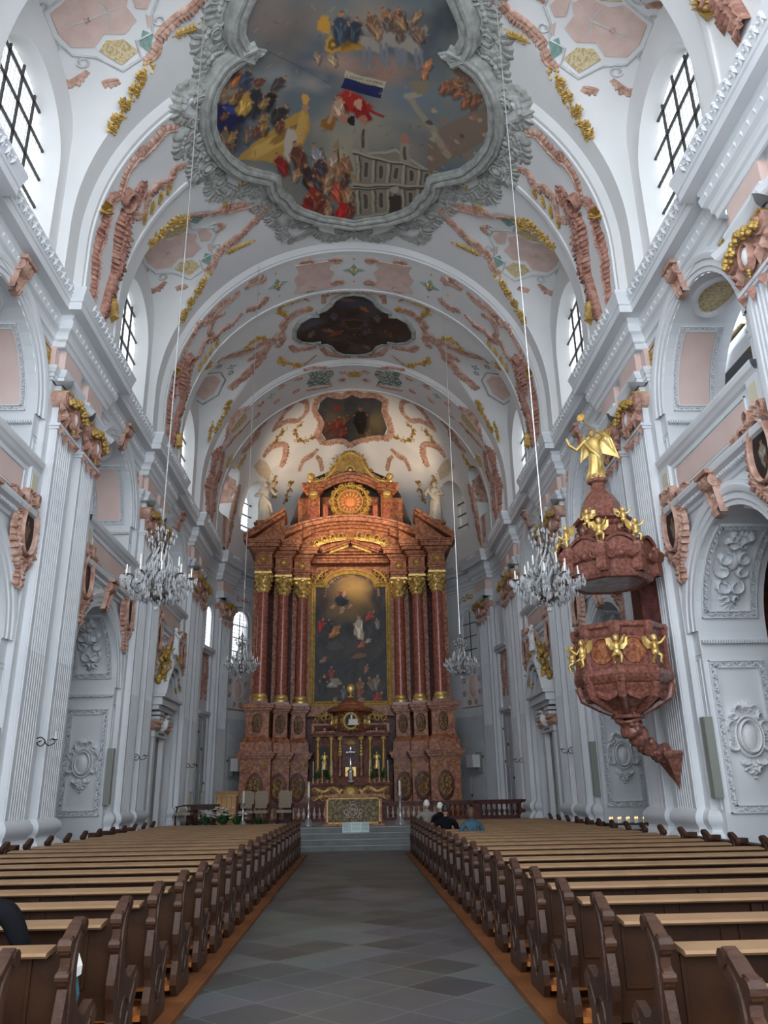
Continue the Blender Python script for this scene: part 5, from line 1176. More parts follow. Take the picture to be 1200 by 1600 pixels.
# half dome
def ap(b):
    rocaille(b, [(4.3, 3.3), (4.05, 3.7), (3.7, 4.3), (3.2, 4.75), (2.7, 4.5), (2.5, 4.1), (2.6, 3.7)], .26, .08, .12); rocaille(b, [(2.6, 3.7), (3.0, 3.45), (3.5, 3.55), (4.0, 3.4), (4.35, 3.2)], .22, .07, .12)
    rocaille(b, [(2.7, .9), (2.5, 1.35), (2.1, 1.55), (1.75, 1.85)], .2, .06, .12, side=-1); rocaille(b, [(1.85, 1.5), (1.65, 1.2), (1.6, .75)], .2, .06, .12, side=-1)
    rocaille(b, [(4.7, 2.0), (4.3, 2.35), (3.8, 2.4), (3.5, 2.3)], .26, .08, .12, side=-1); rocaille(b, [(3.5, 2.4), (3.45, 1.8), (3.7, 1.3)], .3, .09, .12, side=-1)
both('apse_scroll', 'stucco', AM, ap)
def ap2(b):
    rocaille(b, [(6.45, 1.4), (6.9, .9), (7.5, .5), (8.2, 0), (8.8, -.7)], .3, .12, .14, side=1); rocaille(b, [(6.3, 1.2), (6.7, .6), (7.3, 0), (8.0, -.6), (8.7, -1.0)], .3, .12, .14, side=-1)
both('apse_festoon', 'stucco', AM, ap2)
both('apse_scroll', 'stucco', AM, lambda b: (rocaille(b, [(4.9, 3.9), (5.3, 3.6), (5.6, 3.2), (5.7, 2.9), (6.3, 2.7)], .26, .08, .12), rocaille(b, [(5.2, 3.4), (5.5, 3.05)], .3, .08, .12)))
both('gilt_sprig', 'ochre', AM, lambda b: (sprig(b, [(2.75, 3.3), (2.95, 2.9), (2.8, 2.4), (2.3, 2.4), (1.95, 2.5)], .11, .13, 22, .05, random.Random(21)), sprig(b, [(3.6, 3.1), (4.1, 2.6)], .13, .13, 10, .05, random.Random(22)), sprig(b, [(4.0, .9), (4.15, 0)], .12, .13, 12, .05, random.Random(23)), sprig(b, [(3.15, .4), (3.6, -.4)], .12, .13, 10, .05, random.Random(24)), sprig(b, [(6.0, 2.45), (6.45, 2.0)], .12, .13, 8, .05, random.Random(25)), wingleaf(b, [(5.3, 4.1), (4.9, 4.3), (4.6, 4.4)], .2)))
both('cream_field', mat('tan field', (.50, .42, .31), .8, col2=(.58, .50, .38), scale=5), AM, lambda b: patch(b, [(5.3, 1.75), (4.95, 2.0), (4.5, 1.7), (4.2, 1.2), (4.4, .8), (4.9, 1.2)], .02))
both('yellow_field', 'yellow', VM, lambda b: patch(b, [(6.85, 33.5), (6.4, 33.3), (6.1, 33.7), (6.3, 34.1), (6.7, 34.0)], .02))
# oval portraits beside the lower arches
pk = [('old man in a brown cloak', (96, 62, 46)), ('kneeling monk', (120, 90, 66)), ('saint in red', (130, 44, 36)), ('bearded man with a staff', (80, 70, 60)), ('monk in a grey habit', (104, 100, 94)), ('seated woman in blue', (48, 56, 84)), ('priest in white', (150, 144, 130)), ('pale robed martyr', (128, 112, 92))]
kk = 0
for s in (-1, 1):
    T = W(s)
    for yc in ARCH:
        for sg in (-1, 1):
            y = yc+sg*1.96; z = 6.9; TT = (lambda T, y, z: (lambda a, b_, c: T(y+a, z+b_, c+.12)))(T, y, z)
            root = empty('oval_portrait'); col = pk[kk % 8][1]
            def pf(X, Y, col=col, k=kk):
                p = Paint(X, -Y, (34, 26, 22), k); p.clouds(9, (58, 46, 38), .7, k); p.fig(.02, -.05, .24, col, 0); p.fig(-.1+.03*k % .1, .12, .12, (90, 60, 44), 20); return p.C*.8
            O = [(.31*cos(2*pi*i/40), .5*sin(2*pi*i/40)) for i in range(40)]
            painted('picture', O, TT, pf, root, K=24, h=.06)
            b = MB(TT); ovalring(b, 0, 0, .34, .53, .07, .16, 36)
            for q in range(26):
                a = 2*pi*q/26; leafb(b, .4*cos(a), .58*sin(a), a+.7, .24, .13, .14); 
            rocaille(b, [(.42, .3), (.5, -.1), (.36, -.5), (.1, -.85), (.05, -1.25)], .2, .16, .12, side=1); rocaille(b, [(-.42, .3), (-.5, -.1), (-.36, -.5), (-.1, -.85), (-.05, -1.25)], .2, .16, .12, side=-1)
            for m_ in (1, -1): cscroll(b, (m_*.24, .68), .17, .09, .17, 0, 380*m_); cscroll(b, (-sg*.5+.0, .45), .16, .08, .14, 0, 360)
            for q in range(5): leafb(b, 0, .72, radians(30+30*q), .26, .12, .15)
            rocaille(b, [(-sg*.45, .5), (-sg*.75, .62), (-sg*1.05, .5)], .2, .1, .12)
            b.build('rose_frame', 'stucco', root)
            side_ = 'left' if s < 0 else 'right'; wh = {ARCH[0]: 'nearest arch', ARCH[1]: 'second arch', ARCH[2]: 'side door'}[yc]
            tag(root, 'oval portrait in rose stucco frame, %s wall, %s side of the %s' % (side_, 'far' if sg > 0 else 'near', wh), 'painting', 'oval portraits on the nave walls')
            kk += 1

# ================================================================ HIGH ALTAR
AX = -.22
FZ = .66                                    # sanctuary floor level
alt = empty('high_altar', (AX, 36, FZ)); tag(alt, 'towering red marble high altar with six columns, gilt capitals and a gilt sunburst on top', 'altar')
alt.location = (0, 0, 0)
def AT(y): return lambda a, z, c: (AX+a, y-c, z)
def stepped(prof_fn, name, mt, xs):  # xs list of (x0, x1, yfront) blocks, both sides
    b = MB()
    for m_ in (1, -1):
        for x0, x1, yf in xs:
            lo, hi = sorted((AX+m_*x0, AX+m_*x1)); prof_fn(b, lo, hi, yf)
    return b.build(name, mt, alt)
def blk(b, lo, hi, yf, z0, z1, e, yb=38.2): b.box(lo-e, hi+e, yf-e, yb, z0, z1)
BL = [(3.45, 4.62, 35.15), (2.72, 3.5, 35.85), (1.95, 2.75, 36.45)]
def tier(b, lo, hi, yf, L):
    for z0, z1, e in L: blk(b, lo, hi, yf, z0, z1, e)
def slope(b, lo, hi, yf, z0, z1, e0, e1):
    b.add([(lo-e0, yf-e0, z0), (hi+e0, yf-e0, z0), (hi+e1, yf-e1, z1), (lo-e1, yf-e1, z1), (lo-e0, 38, z0), (lo-e1, 38, z1), (hi+e0, 38, z0), (hi+e1, 38, z1)], [(0, 1, 2, 3), (4, 0, 3, 5), (1, 6, 7, 2)])
for m_ in (1, -1):
    for i, (x0, x1, yf) in enumerate(BL):
        lo, hi = sorted((AX+m_*x0, AX+m_*x1))
        b = MB(); tier(b, lo, hi, yf, [(FZ, .85, .12), (.85, 3.08, .06), (3.08, 3.14, .1), (3.14, 3.24, .18), (3.24, 3.32, .24), (3.32, 3.38, .27)])
        ped = b.build('lower_pedestal', 'redmarble', alt)
        b = MB(); tier(b, lo, hi, yf, [(3.38, 3.44, .12), (3.44, 3.82, .08), (4.05, 5.08, -.08), (5.08, 5.14, -.02), (5.14, 5.24, .05), (5.24, 5.36, .12), (5.36, 5.42, .14)]); slope(b, lo, hi, yf, 3.82, 4.05, .06, -.08)
        b.build('upper_pedestal', 'redmarble', alt)
        cx = (lo+hi)/2
        T = (lambda cx, yf: (lambda a, z, c: (cx+a, yf-.06-c, z)))(cx, yf)
        b = MB(T); dome(b, 0, 1.95, .36, .62, .02, 24); b.build('oval_field', 'darkmarble', ped)
        b = MB(T); giltcluster(b, 0, 1.98, .5, .95, .09, i+3*m_); b.build('gilt_cartouche', 'gold', ped)
        b = MB(T)
        for sx in (1, -1):
            for z in (1.15, 2.8): 
                cscroll(b, (sx*.38, z), .13, .05, .04, 0, 400); leafb(b, sx*.38, z, sx, .24, .1, .04); leafb(b, sx*.38, z, 2.2*sx, .2, .1, .04)
        b.build('gilt_corner', 'ochre', ped)
        T = (lambda cx, yf: (lambda a, z, c: (cx+a, yf+.08-c, z)))(cx, yf)
        b = MB(T); dome(b, 0, 4.6, .22, .42, .02, 20); b.build('oval_field', 'darkmarble', ped); b = MB(T); giltcluster(b, 0, 4.6, .34, .74, .08, i+7*m_); b.build('gilt_cartouche', 'gold', ped)
# columns
COLS = [(4.0, 35.5), (3.13, 36.15), (2.3, 36.75)]
for m_ in (1, -1):
    for x, y in COLS:
        c = (AX+m_*x, y, 0)
        b = MB(); b.lathe([(.285, 5.86), (.275, 5.95), (.27, 6.4), (.27, 7.5), (.255, 9.2), (.235, 10.42)], c, 28); col = b.build('column', 'colmarble', alt, smooth=True)
        b = MB(); b.lathe([(.3, 5.52), (.35, 5.53), (.365, 5.59), (.35, 5.65), (.3, 5.68), (.32, 5.72), (.325, 5.76), (.3, 5.82), (.285, 5.86), (.27, 5.87)], c, 28); b.build('column_base', 'gold', col, smooth=True, edge=60)
        b = MB(); b.box(c[0]-.4, c[0]+.4, y-.4, y+.4, 5.38, 5.53); b.build('plinth', 'paleredmarble', col)
        b = MB(); b.lathe([(.24, 10.42), (.27, 10.45), (.24, 10.5), (.25, 10.9), (.34, 11.15), (.42, 11.28)], c, 16)
        for ring, z, n, L in ((.25, 10.5, 8, .3), (.28, 10.72, 8, .3), (.32, 10.95, 8, .26)):
            for k in range(n):
                a = 2*pi*(k+(.5 if ring == .28 else 0))/n
                TT = lambda p, q, r, a=a, ring=ring, c=c: (c[0]+(ring+r)*cos(a)-p*sin(a), c[1]+(ring+r)*sin(a)+p*cos(a), q)
                b.T = TT; leafb(b, 0, z, pi/2, L, .2, .1); b.T = None
                b.ball((c[0]+(ring+.1)*cos(a), c[1]+(ring+.1)*sin(a), z+L*.9), .045, 6)
        for sx in (1, -1):
            for sy in (1, -1):
                b.ball((c[0]+sx*.3, c[1]+sy*.3, 11.12), (.11, .11, .12), 8)
        b.box(c[0]-.4, c[0]+.4, y-.4, y+.4, 11.26, 11.36); b.ball((c[0], c[1]-.38, 11.2), .1, 8)
        b.build('column_capital', 'gold', col)
        b = MB(); b.box(c[0]+m_*.34-.14, c[0]+m_*.34+.14, y+.3, y+.6, 5.4, 11.3); b.build('pilaster_strip', 'redmarble', alt)
b = MB(); b.box(AX-4.35, AX+4.35, 37.35, 38.3, FZ, 13.2); b.box(AX-4.3, AX-4.05, 36.2, 37.6, 3.4, 11.5); b.box(AX+4.05, AX+4.3, 36.2, 37.6, 3.4, 11.5)
back = b.build('back_wall', 'darkmarble', alt)
b = MB()
for x in (1.95, -1.95): b = MB(); b.box(AX+x-.1, AX+x+.1, 37.0, 37.4, 5.3, 11.5); b.build('pilaster_strip', 'redmarble', alt)
# entablature: broken forward over every column
EN = [(11.36, 11.5, .0), (11.5, 11.62, .05), (11.62, 11.68, .1), (11.68, 12.2, .02), (12.2, 12.28, .08), (12.28, 12.36, .14), (12.36, 12.46, .2), (12.46, 12.62, .36), (12.62, 12.72, .42), (12.72, 12.8, .47)]
for m_ in (1, -1):
    b = MB(); GG = []
    for x, y in COLS:
        g = MB(); GG.append(g)
        cx = AX+m_*x; 
        for z0, z1, e in EN: b.box(cx-.36-e, cx+.36+e, y-.36-e, 38.2, z0, z1)
        g.T = lambda a, z, c, cx=cx, y=y: (cx+a, y-.38-c, z); cartouche(g, 0, 11.94, .36, .46, .06)
    en = b.build('entablature', 'redmarble', alt); [g.build('gilt_rosette', 'gold', en) for g in GG]
    b = MB()
    for x, y in COLS:
        cx = AX+m_*x
        for k in range(12): q = cx-.5+k*.085; b.box(q, q+.045, y-.36-.2, y-.36, 12.3, 12.36)
    b.build('dentils', 'redmarble', en)
    # raking, broken pediment in three receding leaves
    b = MB()
    for (x0, x1, y0, dz) in ((4.95, 3.05, 35.0, 0), (4.0, 2.3, 35.65, .16), (3.1, 1.9, 36.25, .24)):
        z0 = 12.8; zz = z0+dz+(x0-x1)*.66*(1 if dz == 0 else .55)
        for e, t0, t1 in ((.0, 0, .2), (.08, .2, .34)):
            P = [(x0, z0+dz*.6+t0), (x1, zz+t0), (x1, zz+t1), (x0, z0+dz*.6+t1)]
            b.add([(AX+m_*p, yy, q) for yy in (y0-e, y0+1.4) for p, q in P], [(0, 1, 2, 3), (4, 5, 6, 7), (0, 1, 5, 4), (3, 2, 6, 7), (1, 2, 6, 5), (0, 3, 7, 4)])
        P = [(x0-.25, z0), (x1+.02, z0), (x1+.02, zz)]
        b.add([(AX+m_*p, y0+.25, q) for p, q in P], [(0, 1, 2)])
    b.build('raking_pediment', 'redmarble', alt)
# central arch over the painting, its blue-gold small gable and the great segmental cornice above
b = MB(AT(36.9))
b.box(-1.9, 1.9, 12.2, 12.75, -.6, .15)
for z, e in ((12.3, .2), (12.42, .3), (12.55, .4), (12.68, .46)): b.box(-1.85, 1.85, z, z+.1, -.3, e)
for sx in (1, -1):
    for t, e in ((0, .62), (.1, .7)): b.add([(sx*1.35, 12.55+t, e), (sx*.02, 13.05+t, e), (sx*.02, 13.15+t, e), (sx*1.35, 12.65+t, e), (sx*1.35, 12.55+t, -.2), (sx*.02, 13.05+t, -.2), (sx*.02, 13.15+t, -.2), (sx*1.35, 12.65+t, -.2)], [(0, 1, 2, 3), (4, 5, 6, 7), (0, 1, 5, 4), (3, 2, 6, 7)])
b.build('middle_cornice', 'redmarble', alt)
b = MB(AT(36.6)); n = 30
for r0, e in (((0, .0), .1), ((.14, .0), .28), ((.26, 0), .36), ((.4, 0), .46)):
    pass
prof = [(0, -.3), (0, .15), (.12, .2), (.14, .32), (.24, .36), (.26, .5), (.42, .55), (.44, .62), (.52, .64), (.54, -.3)]
R = 6.4; rows = []
for i in range(n+1):
    a = radians(90+26*(1-2*i/n)); rows.append([((R+o)*cos(a)*1.05, 14.5-R-.62+(R+o)*sin(a), e) for o, e in prof])
b.grid(rows)
b.grid([[((R)*cos(radians(90+26*(1-2*i/n)))*1.05, z if z else 14.5-R-.62+R*sin(radians(90+26*(1-2*i/n))), .0) for i in range(n+1)] for z in (12.8, 0)])
seg = b.build('segmental_cornice', 'redmarble', alt)
b = MB(AT(36.45))
for sx in (1, -1):
    for (x, z) in ((.45, 13.45), (.85, 13.4), (1.25, 13.3), (1.6, 13.1), (1.85, 12.85)): cscroll(b, (sx*x, z), .19, .08, .1, 0, 420*sx); wingleaf(b, [(sx*x, z), (sx*(x+.25), z-.02)], .13, .1, 3)
    rocaille(b, [(sx*.2, 13.3), (sx*.8, 13.25), (sx*1.4, 13.1), (sx*1.9, 12.75)], .2, .1, .12, side=sx); rocaille(b, [(sx*.1, 12.95), (sx*.6, 12.8), (sx*1.0, 12.6)], .2, .12, .1, side=sx)
for k in range(9): leafb(b, 0, 13.2, radians(10+20*k), .38, .14, .14)
b.build('gilt_festoon', 'gold', alt)
# attic
b = MB(AT(36.9))
for z0, z1, w, e in ((13.9, 14.4, 2.45, .1), (14.4, 15.7, 1.45, -.1)): b.box(-w, w, z0, z1, -.6, e)
for sx in (1, -1):
    lo, hi = sorted((sx*1.5, sx*2.1)); b.box(lo, hi, 14.3, 15.75, -.5, .3); 
    for z0, z1, e in ((15.75, 15.85, .36), (15.85, 15.98, .44), (15.98, 16.12, .54), (16.12, 16.2, .6)): b.box(lo-.1-(e-.36)*.8, hi+.1+(e-.36)*.8, z0, z1, -.5, e)
    lo2, hi2 = sorted((sx*2.1, sx*2.6)); b.box(lo2, hi2, 14.3, 15.6, -.6, 0)
att = b.build('attic', 'redmarble', alt)
b = MB(AT(36.6))
for sx in (1, -1): b.prism([(sx*1.22+.12*cos(pi*k/8), 15.0+.12*sin(pi*k/8)) for k in range(9)]+[(sx*1.22-.12, 14.45), (sx*1.22+.12, 14.45)], -.2, .07); b.box(*sorted((sx*1.62, sx*1.98)), 14.35, 15.0, -.1, .08)
b.build('attic_panel', 'colmarble', att)
b = MB(AT(36.7)); rows = []
for i in range(n+1):
    t = -1+2*i/n; x = 1.75*t; zc = 15.95+.75*(1-abs(t)**1.7) if abs(t) < .95 else 15.95
    rows.append([(x, zc+o, e) for o, e in ((-.32, 0), (-.3, .1), (-.2, .14), (-.18, .22), (-.05, .26), (-.03, .36), (.08, .4), (.1, -.3))])
b.grid(rows); b.build('attic_arch', 'redmarble', alt)
for sx in (1, -1):
    b = MB(AT(36.3))
    for k in range(5): leafb(b, sx*1.8, 15.55, radians(-150+30*k), .3, .15, .12)
    b.build('gilt_attic_trim', 'gold', alt); b = MB(); b.ball((AX+sx*1.8, 36.35, 15.62), (.22, .12, .16), 8); b.build('gilt_capital', 'gold', alt); b = MB(); b.lathe([(.05, 0), (.14, .05), (.08, .15), (.2, .3), (.17, .42), (.05, .5)], (AX+sx*1.95, 36.3, 16.2), 12); b.build('gilt_urn', 'gold', alt)
# medallion with rays and monogram
b = MB(AT(36.35)); zc = 15.2
ovalring(b, 0, zc, .6, .6, .07, .14, 36); ovalring(b, 0, zc, .86, .84, .06, .12, 36); rn = random.Random(4)
for k in range(150):
    a = rn.uniform(0, 6.3); q = rn.uniform(.6, .95); leafb(b, q*cos(a), zc+q*.97*sin(a), rn.uniform(0, 6.3), .2, .1, rn.uniform(.08, .18))
for k in range(40):
    a = 2*pi*k/40; leafb(b, .78*cos(a), zc+.76*sin(a), a+.6, .3, .14, .16)
for k in range(12): a = 2*pi*k/12; cscroll(b, (.93*cos(a), zc+.85*sin(a)), .14, .06, .12, 0, 420)
for k in range(16):
    a = 2*pi*k/16; leafb(b, .26*cos(a), zc+.26*sin(a), a, .38, .11, .08)
med = b.build('sun_medallion', 'gold', alt); b = MB(AT(36.35)); dome(b, 0, zc, .27, .27, .06, 20); b.build('orange_disc', mat('orange enamel', (.55, .16, .04), .4), med)
b = MB(AT(36.37)); dome(b, 0, zc, .66, .66, .0, 24); b.build('red_field', 'colmarble', med)
textobj('IHS', .24, med, 'gold', lambda x, y: (AX+x, 36.35-.075, zc+y))
# crowning sunburst
b = MB(AT(36.5)); zc = 16.95
for k in range(46):
    a = radians(-20+220*k/45); L = .62+.14*(k % 3)+.16*sin(a)
    b.add([(.06*cos(a-.2), zc+.06*sin(a-.2), .1), (L*cos(a-.028), zc+L*sin(a-.028), .02), (L*cos(a+.028), zc+L*sin(a+.028), .02), (.06*cos(a+.2), zc+.06*sin(a+.2), .1), (.3*cos(a), zc+.3*sin(a), .1)], [(0, 1, 4), (1, 2, 4), (2, 3, 4), (3, 0, 4)])
dome(b, 0, zc, .12, .12, .14, 10)
for sx in (1, -1):
    P = spline([(sx*.05, 17.85), (sx*.45, 17.6), (sx*.75, 17.05), (sx*.95, 16.75), (sx*1.3, 16.4), (sx*1.7, 16.3), (sx*2.0, 16.25)], 26)
    for i, p in enumerate(P):
        dome(b, p[0], p[1], .1, .1, .18, 8); leafb(b, p[0], p[1], rn.uniform(0, 6.3), .28, .13, .14); leafb(b, p[0], p[1], rn.uniform(0, 6.3), .28, .13, .16)
        if i % 3 == 0: cscroll(b, p, .16, .07, .15, 0, 420)
for k in range(60):
    a = radians(rn.uniform(-15, 195)); q = rn.uniform(.62, .98); leafb(b, q*cos(a)*1.05, zc-.02+q*.95*sin(a), rn.uniform(0, 6.3), .26, .13, rn.uniform(.08, .16))
for k in range(7): leafb(b, 0, 17.75, radians(20+23*k), .3, .12, .16)
b.build('gilt_sunburst', 'gold', alt)
# painting
pz0, pz1, hw = 5.62, 11.1, 1.76
def paint_alt(X, Y):
    x, y = (X/1.76+1)*491, 1470-(Y-5.62)*(1470-60)/(11.78-5.62)
    p = Paint(x, y, (52, 54, 56), 3); p.clouds(.012, (70, 70, 70), .7, 1.); p.clouds(.016, (34, 38, 44), .7, 4.)
    p.blob(500, 290, 390, 330, (140, 110, 64), 0, .95, .6); p.blob(560, 270, 230, 160, (178, 144, 84), 0, .9, .7); p.blob(430, 500, 340, 170, (116, 94, 62), 0, .8, .8); p.blob(500, 900, 420, 160, (70, 66, 60), -6, .8, .9); p.blob(110, 330, 80, 200, (62, 46, 40), 0, .9, .5); p.blob(850, 330, 90, 220, (44, 44, 46), 0, .9, .5)
    for k in range(26):
        a = pi*(1.0+k/25); cx, cy = 500+360*cos(a), 320+240*sin(a); p.blob(cx, cy, 32, 22, p.rn.choice([(84, 60, 48), (130, 100, 80), (66, 52, 48)]), 30); p.blob(cx+10, cy-8, 13, 13, (176, 140, 112), 0, .9)
    p.fig(365, 300, 105, (128, 60, 58), 0); p.blob(370, 385, 105, 55, (26, 32, 52), 6); p.blob(400, 300, 26, 42, (190, 150, 124), 20); p.blob(340, 350, 60, 40, (32, 38, 60), -20)
    for x_, y_ in ((250, 440), (380, 460), (480, 440), (370, 500)): p.blob(x_, y_, 42, 18, (170, 138, 116), x_ % 60-30); p.blob(x_+10, y_-14, 15, 15, (186, 150, 124))
    p.fig(600, 620, 150, (172, 166, 150), -4, dark=(40, 34, 30)); p.blob(670, 650, 26, 95, (40, 42, 50), 0, .9); p.fig(310, 690, 105, (150, 106, 56), 50); p.fig(110, 610, 90, (140, 34, 38), 20); p.fig(200, 620, 80, (40, 42, 50), 0)
    p.fig(770, 520, 90, (140, 62, 44), 50); p.fig(840, 610, 70, (112, 110, 106), -10); p.fig(650, 850, 65, (150, 76, 66), 60); p.fig(740, 810, 50, (140, 130, 120), 60); p.blob(600, 980, 110, 30, (122, 92, 70), -8, .8); p.blob(280, 870, 120, 60, (74, 74, 76), 0, .8); p.blob(300, 1100, 360, 90, (44, 52, 62), 0, .7, .7)
    for X_, Y_, k, c, a in ((240, 1130, 80, (116, 48, 50), 0), (140, 1240, 110, (38, 40, 48), 10), (300, 1260, 90, (130, 130, 122), 70), (400, 1340, 80, (90, 96, 102), 0), (610, 1270, 110, (112, 88, 64), 0), (620, 1340, 80, (120, 72, 50), 20), (740, 1250, 90, (96, 84, 76), -20), (830, 1230, 90, (108, 104, 98), 15), (860, 1400, 90, (130, 50, 46), 50), (700, 1100, 60, (120, 90, 70), 20), (150, 1010, 60, (120, 96, 80), 60), (640, 1440, 60, (120, 112, 104), 80), (290, 1430, 50, (130, 110, 90), 30), (520, 1410, 60, (60, 54, 52), 30)): p.fig(X_, Y_, k, c, a)
    p.poly([(210, 1215), (330, 1215), (385, 1280), (290, 1290)], (130, 128, 116))
    for i in range(240): x_, y_ = p.rn.uniform(20, 960), p.rn.uniform(60, 1460); p.line(x_, y_, x_+p.rn.uniform(-40, 40), y_+p.rn.uniform(-40, 40), 5, p.rn.choice([(120, 104, 84), (28, 28, 32), (80, 70, 62), (96, 92, 88)]), .3)
    return p.C*np.array([1.35, 1.25, 1.15])
PB = [(-1.72, 5.64), (1.72, 5.64), (1.72, 11.08), (1.2, 11.08)]+[(1.22*cos(pi*k/16), 11.06+.68*sin(pi*k/16)) for k in range(1, 16)]+[(-1.2, 11.08), (-1.72, 11.08)]
ap_ = empty('altar_painting'); tag(ap_, 'tall dark altarpiece painting with golden sky and crowded saints in gilt frame', 'painting')
painted('picture', PB, AT(37.12), lambda X, Y: paint_alt(X, Y), ap_, K=150, h=0, center=(0, 8.5))
b = MB(AT(37.1)); closed_band(b, PB, [(-.04, .0), (-.04, .06), (.02, .09), (.07, .05), (.11, .06), (.16, .12), (.22, .1), (.24, -.2)]); b.build('gilt_frame', 'ochre', ap_, smooth=True, edge=40)
b = MB(AT(37.25)); b.box(-2.0, 2.0, 5.0, 5.45, -.1, .3); b.box(-1.95, 1.95, 10.6, 12.2, -.1, .02)
for sx in (1, -1): b.box(*sorted((sx*1.83, sx*2.2)), 5.2, 12.2, -.1, .12)
b.build('red_surround', 'redmarble', alt)
b = MB(AT(37.1))
for sx in (1, -1):
    for x, z in ((1.6, 11.35), (1.75, 11.6), (1.3, 11.75), (1.45, 11.5)): cscroll(b, (sx*x, z), .16, .07, .08, 0, 420*sx)
    wingleaf(b, [(sx*1.8, 11.2), (sx*1.5, 11.7), (sx*1.1, 11.95)], .2, .08)
b.build('gilt_spandrel', 'gold', alt)
# statues standing on the pediment ends
for m_, nm in ((-1, 'left'), (1, 'right')):
    c = (AX+m_*4.1, 36.1, 14.05); st = empty('saint_statue')
    b = MB(); robed(b, c, 2.1, 0, [[(.12, 0, .8), (.22, -.1, .65), (.26 if m_ < 0 else .05, -.2, .62)], [(-.12, 0, .8), (-.24, -.06, .64), (-.10 if m_ < 0 else -.2, -.16, .6)]], lean=.12*m_); b.build('figure', mat('cream stone', (.52, .47, .38), .6, col2=(.62, .57, .47), scale=6, bump=.3, bscale=9) if m_ < 0 else 'cream stone', st, smooth=True, edge=60) if m_ < 0 else b.build('figure', bpy.data.materials['cream stone'], st, smooth=True, edge=60)
    b = MB(); b.ball((c[0], c[1]+.02, c[2]+1.97), (.15, .14, .15), 10); b.build('dark_hair', 'stuccod', st)
    b = MB()
    for k in range(16): a = radians(-10+200*k/15); b.tube([(c[0]+.14*cos(a), c[1]+.1, c[2]+1.96+.14*sin(a)), (c[0]+.36*cos(a), c[1]+.1, c[2]+1.96+.36*sin(a))], [.012, .004], 4)
    b.build('ray_halo', 'ochre', st)
    b = MB(); b.box(c[0]-.42, c[0]+.42, c[1]-.35, c[1]+.35, 13.95, 14.06); b.box(c[0]-.5, c[0]+.5, c[1]-.42, c[1]+.4, 13.85, 13.95); b.box(c[0]-.36, c[0]+.36, c[1]-.3, c[1]+.3, 13.2, 13.85); b.build('statue_console', 'redmarble', alt)
    tag(st, 'cream stone saint with rayed halo standing on the %s end of the altar pediment' % nm, 'statue', 'stone saints on the altar')

# ---- tabernacle and altar table
tb = empty('tabernacle'); tag(tb, 'gilt and red marble tabernacle with domed roof and small columns below the painting', 'tabernacle')
Y0 = 34.9
b = MB(AT(Y0)); b.box(-1.5, 1.5, 2.1, 2.35, -.4, .35); b.box(-1.5, 1.5, 2.35, 3.95, -.4, .0); b.box(-1.62, 1.62, 3.95, 4.05, -.4, .25); b.box(-1.7, 1.7, 4.05, 4.13, -.4, .33); b.box(-.5, .5, 2.1, 4.0, -.3, .25); b.box(-.62, .62, 3.95, 4.15, -.3, .45)
body = b.build('body', 'brownmarble', tb)
b = MB(AT(Y0))
for sx in (1, -1):
    for c0 in (1.0, ): 
        nA = 10; b.grid([[(sx*c0+.55*(-1+2*i/nA), 4.13+.22*(1-(-1+2*i/nA)**2)+o, e) for i in range(nA+1)] for o, e in ((-.02, .35), (.06, .38), (.08, -.2))])
b.grid([[(.6*(-1+2*i/10), 4.15+.33*(1-abs(-1+2*i/10))+o, e) for i in range(11)] for o, e in ((-.02, .5), (.08, .54), (.1, -.2))])
b.build('small_pediments', 'brownmarble', tb)
for x in (-1.38, -.82, .82, 1.38, -.44, .44):
    big = abs(x) < .5; c = (AX+x, Y0-(.42 if big else .2), 0)
    b = MB(); b.lathe([(.07, 2.75), (.065, 3.0), (.055, 3.8)], c, 10); b.lathe([(.1, 2.35), (.1, 2.6), (.07, 2.65), (.09, 2.7), (.07, 2.75)], c, 10); q = b.build('small_column', 'ochre' if not big else 'paleredmarble', tb, smooth=True, edge=50)
    b = MB(); b.lathe([(.06, 3.78), (.08, 3.85), (.12, 3.95)], c, 10)
    for k in range(6): b.ball((c[0]+.08*cos(k), c[1]+.08*sin(k), 3.86), .035, 6)
    if big:
        for k in range(5): b.ball((c[0], c[1]-.03, 3.2+.12*k), (.1-.01*k, .09, .08), 6)
    b.build('gilt_capital', 'gold', q)
for sx in (1, -1):     # small gilt figures in the niches
    b = MB(); b.prism([(sx*1.1+.2*cos(pi*k/8), 3.4+.2*sin(pi*k/8)) for k in range(9)]+[(sx*1.1-.2, 2.6), (sx*1.1+.2, 2.6)], -.0, .03); b.T = None; v = b.v; b.v = [(AX+p[0], Y0-.02-p[2], p[1]) for p in v]; b.build('niche', 'dark', tb)  # dark plate; the shade of the recess is put into its colour
    b = MB(); robed(b, (AX+sx*1.1, Y0-.14, 2.62), .72, 0, [[(.12, 0, .8), (.2, -.1, .65)], [(-.12, 0, .8), (-.2, -.1, .6)]]); b.build('gilt_figure', 'gold', tb, smooth=True, edge=60)
b = MB(AT(Y0)); b.prism([(.34*cos(pi*k/12), 3.6+.28*sin(pi*k/12)) for k in range(13)]+[(-.34, 2.7), (.34, 2.7)], .24, .265); b.build('middle_niche', 'darkmarble', tb)
b = MB(AT(Y0-.27))
for k in range(9): leafb(b, 0, 3.62, radians(10+20*k), .3, .1, .05)
b.box(-.22, .22, 2.12, 2.72, 0, .06); cartouche(b, 0, 2.42, .34, .5, .1); b.build('gilt_door', 'gold', tb)
b = MB(AT(Y0)); b.box(-1.6, 1.6, 4.42, 4.48, .15, .27); b.box(-1.6, 1.6, 4.12, 4.18, .15, .27)
for k in range(27): 
    x = -1.55+3.1*k/26; b.lathe([(.02, 0), (.035, .06), (.015, .15), (.025, .22), (.02, .25)], (0, 0, 0), 6) if 0 else None
b.T = None
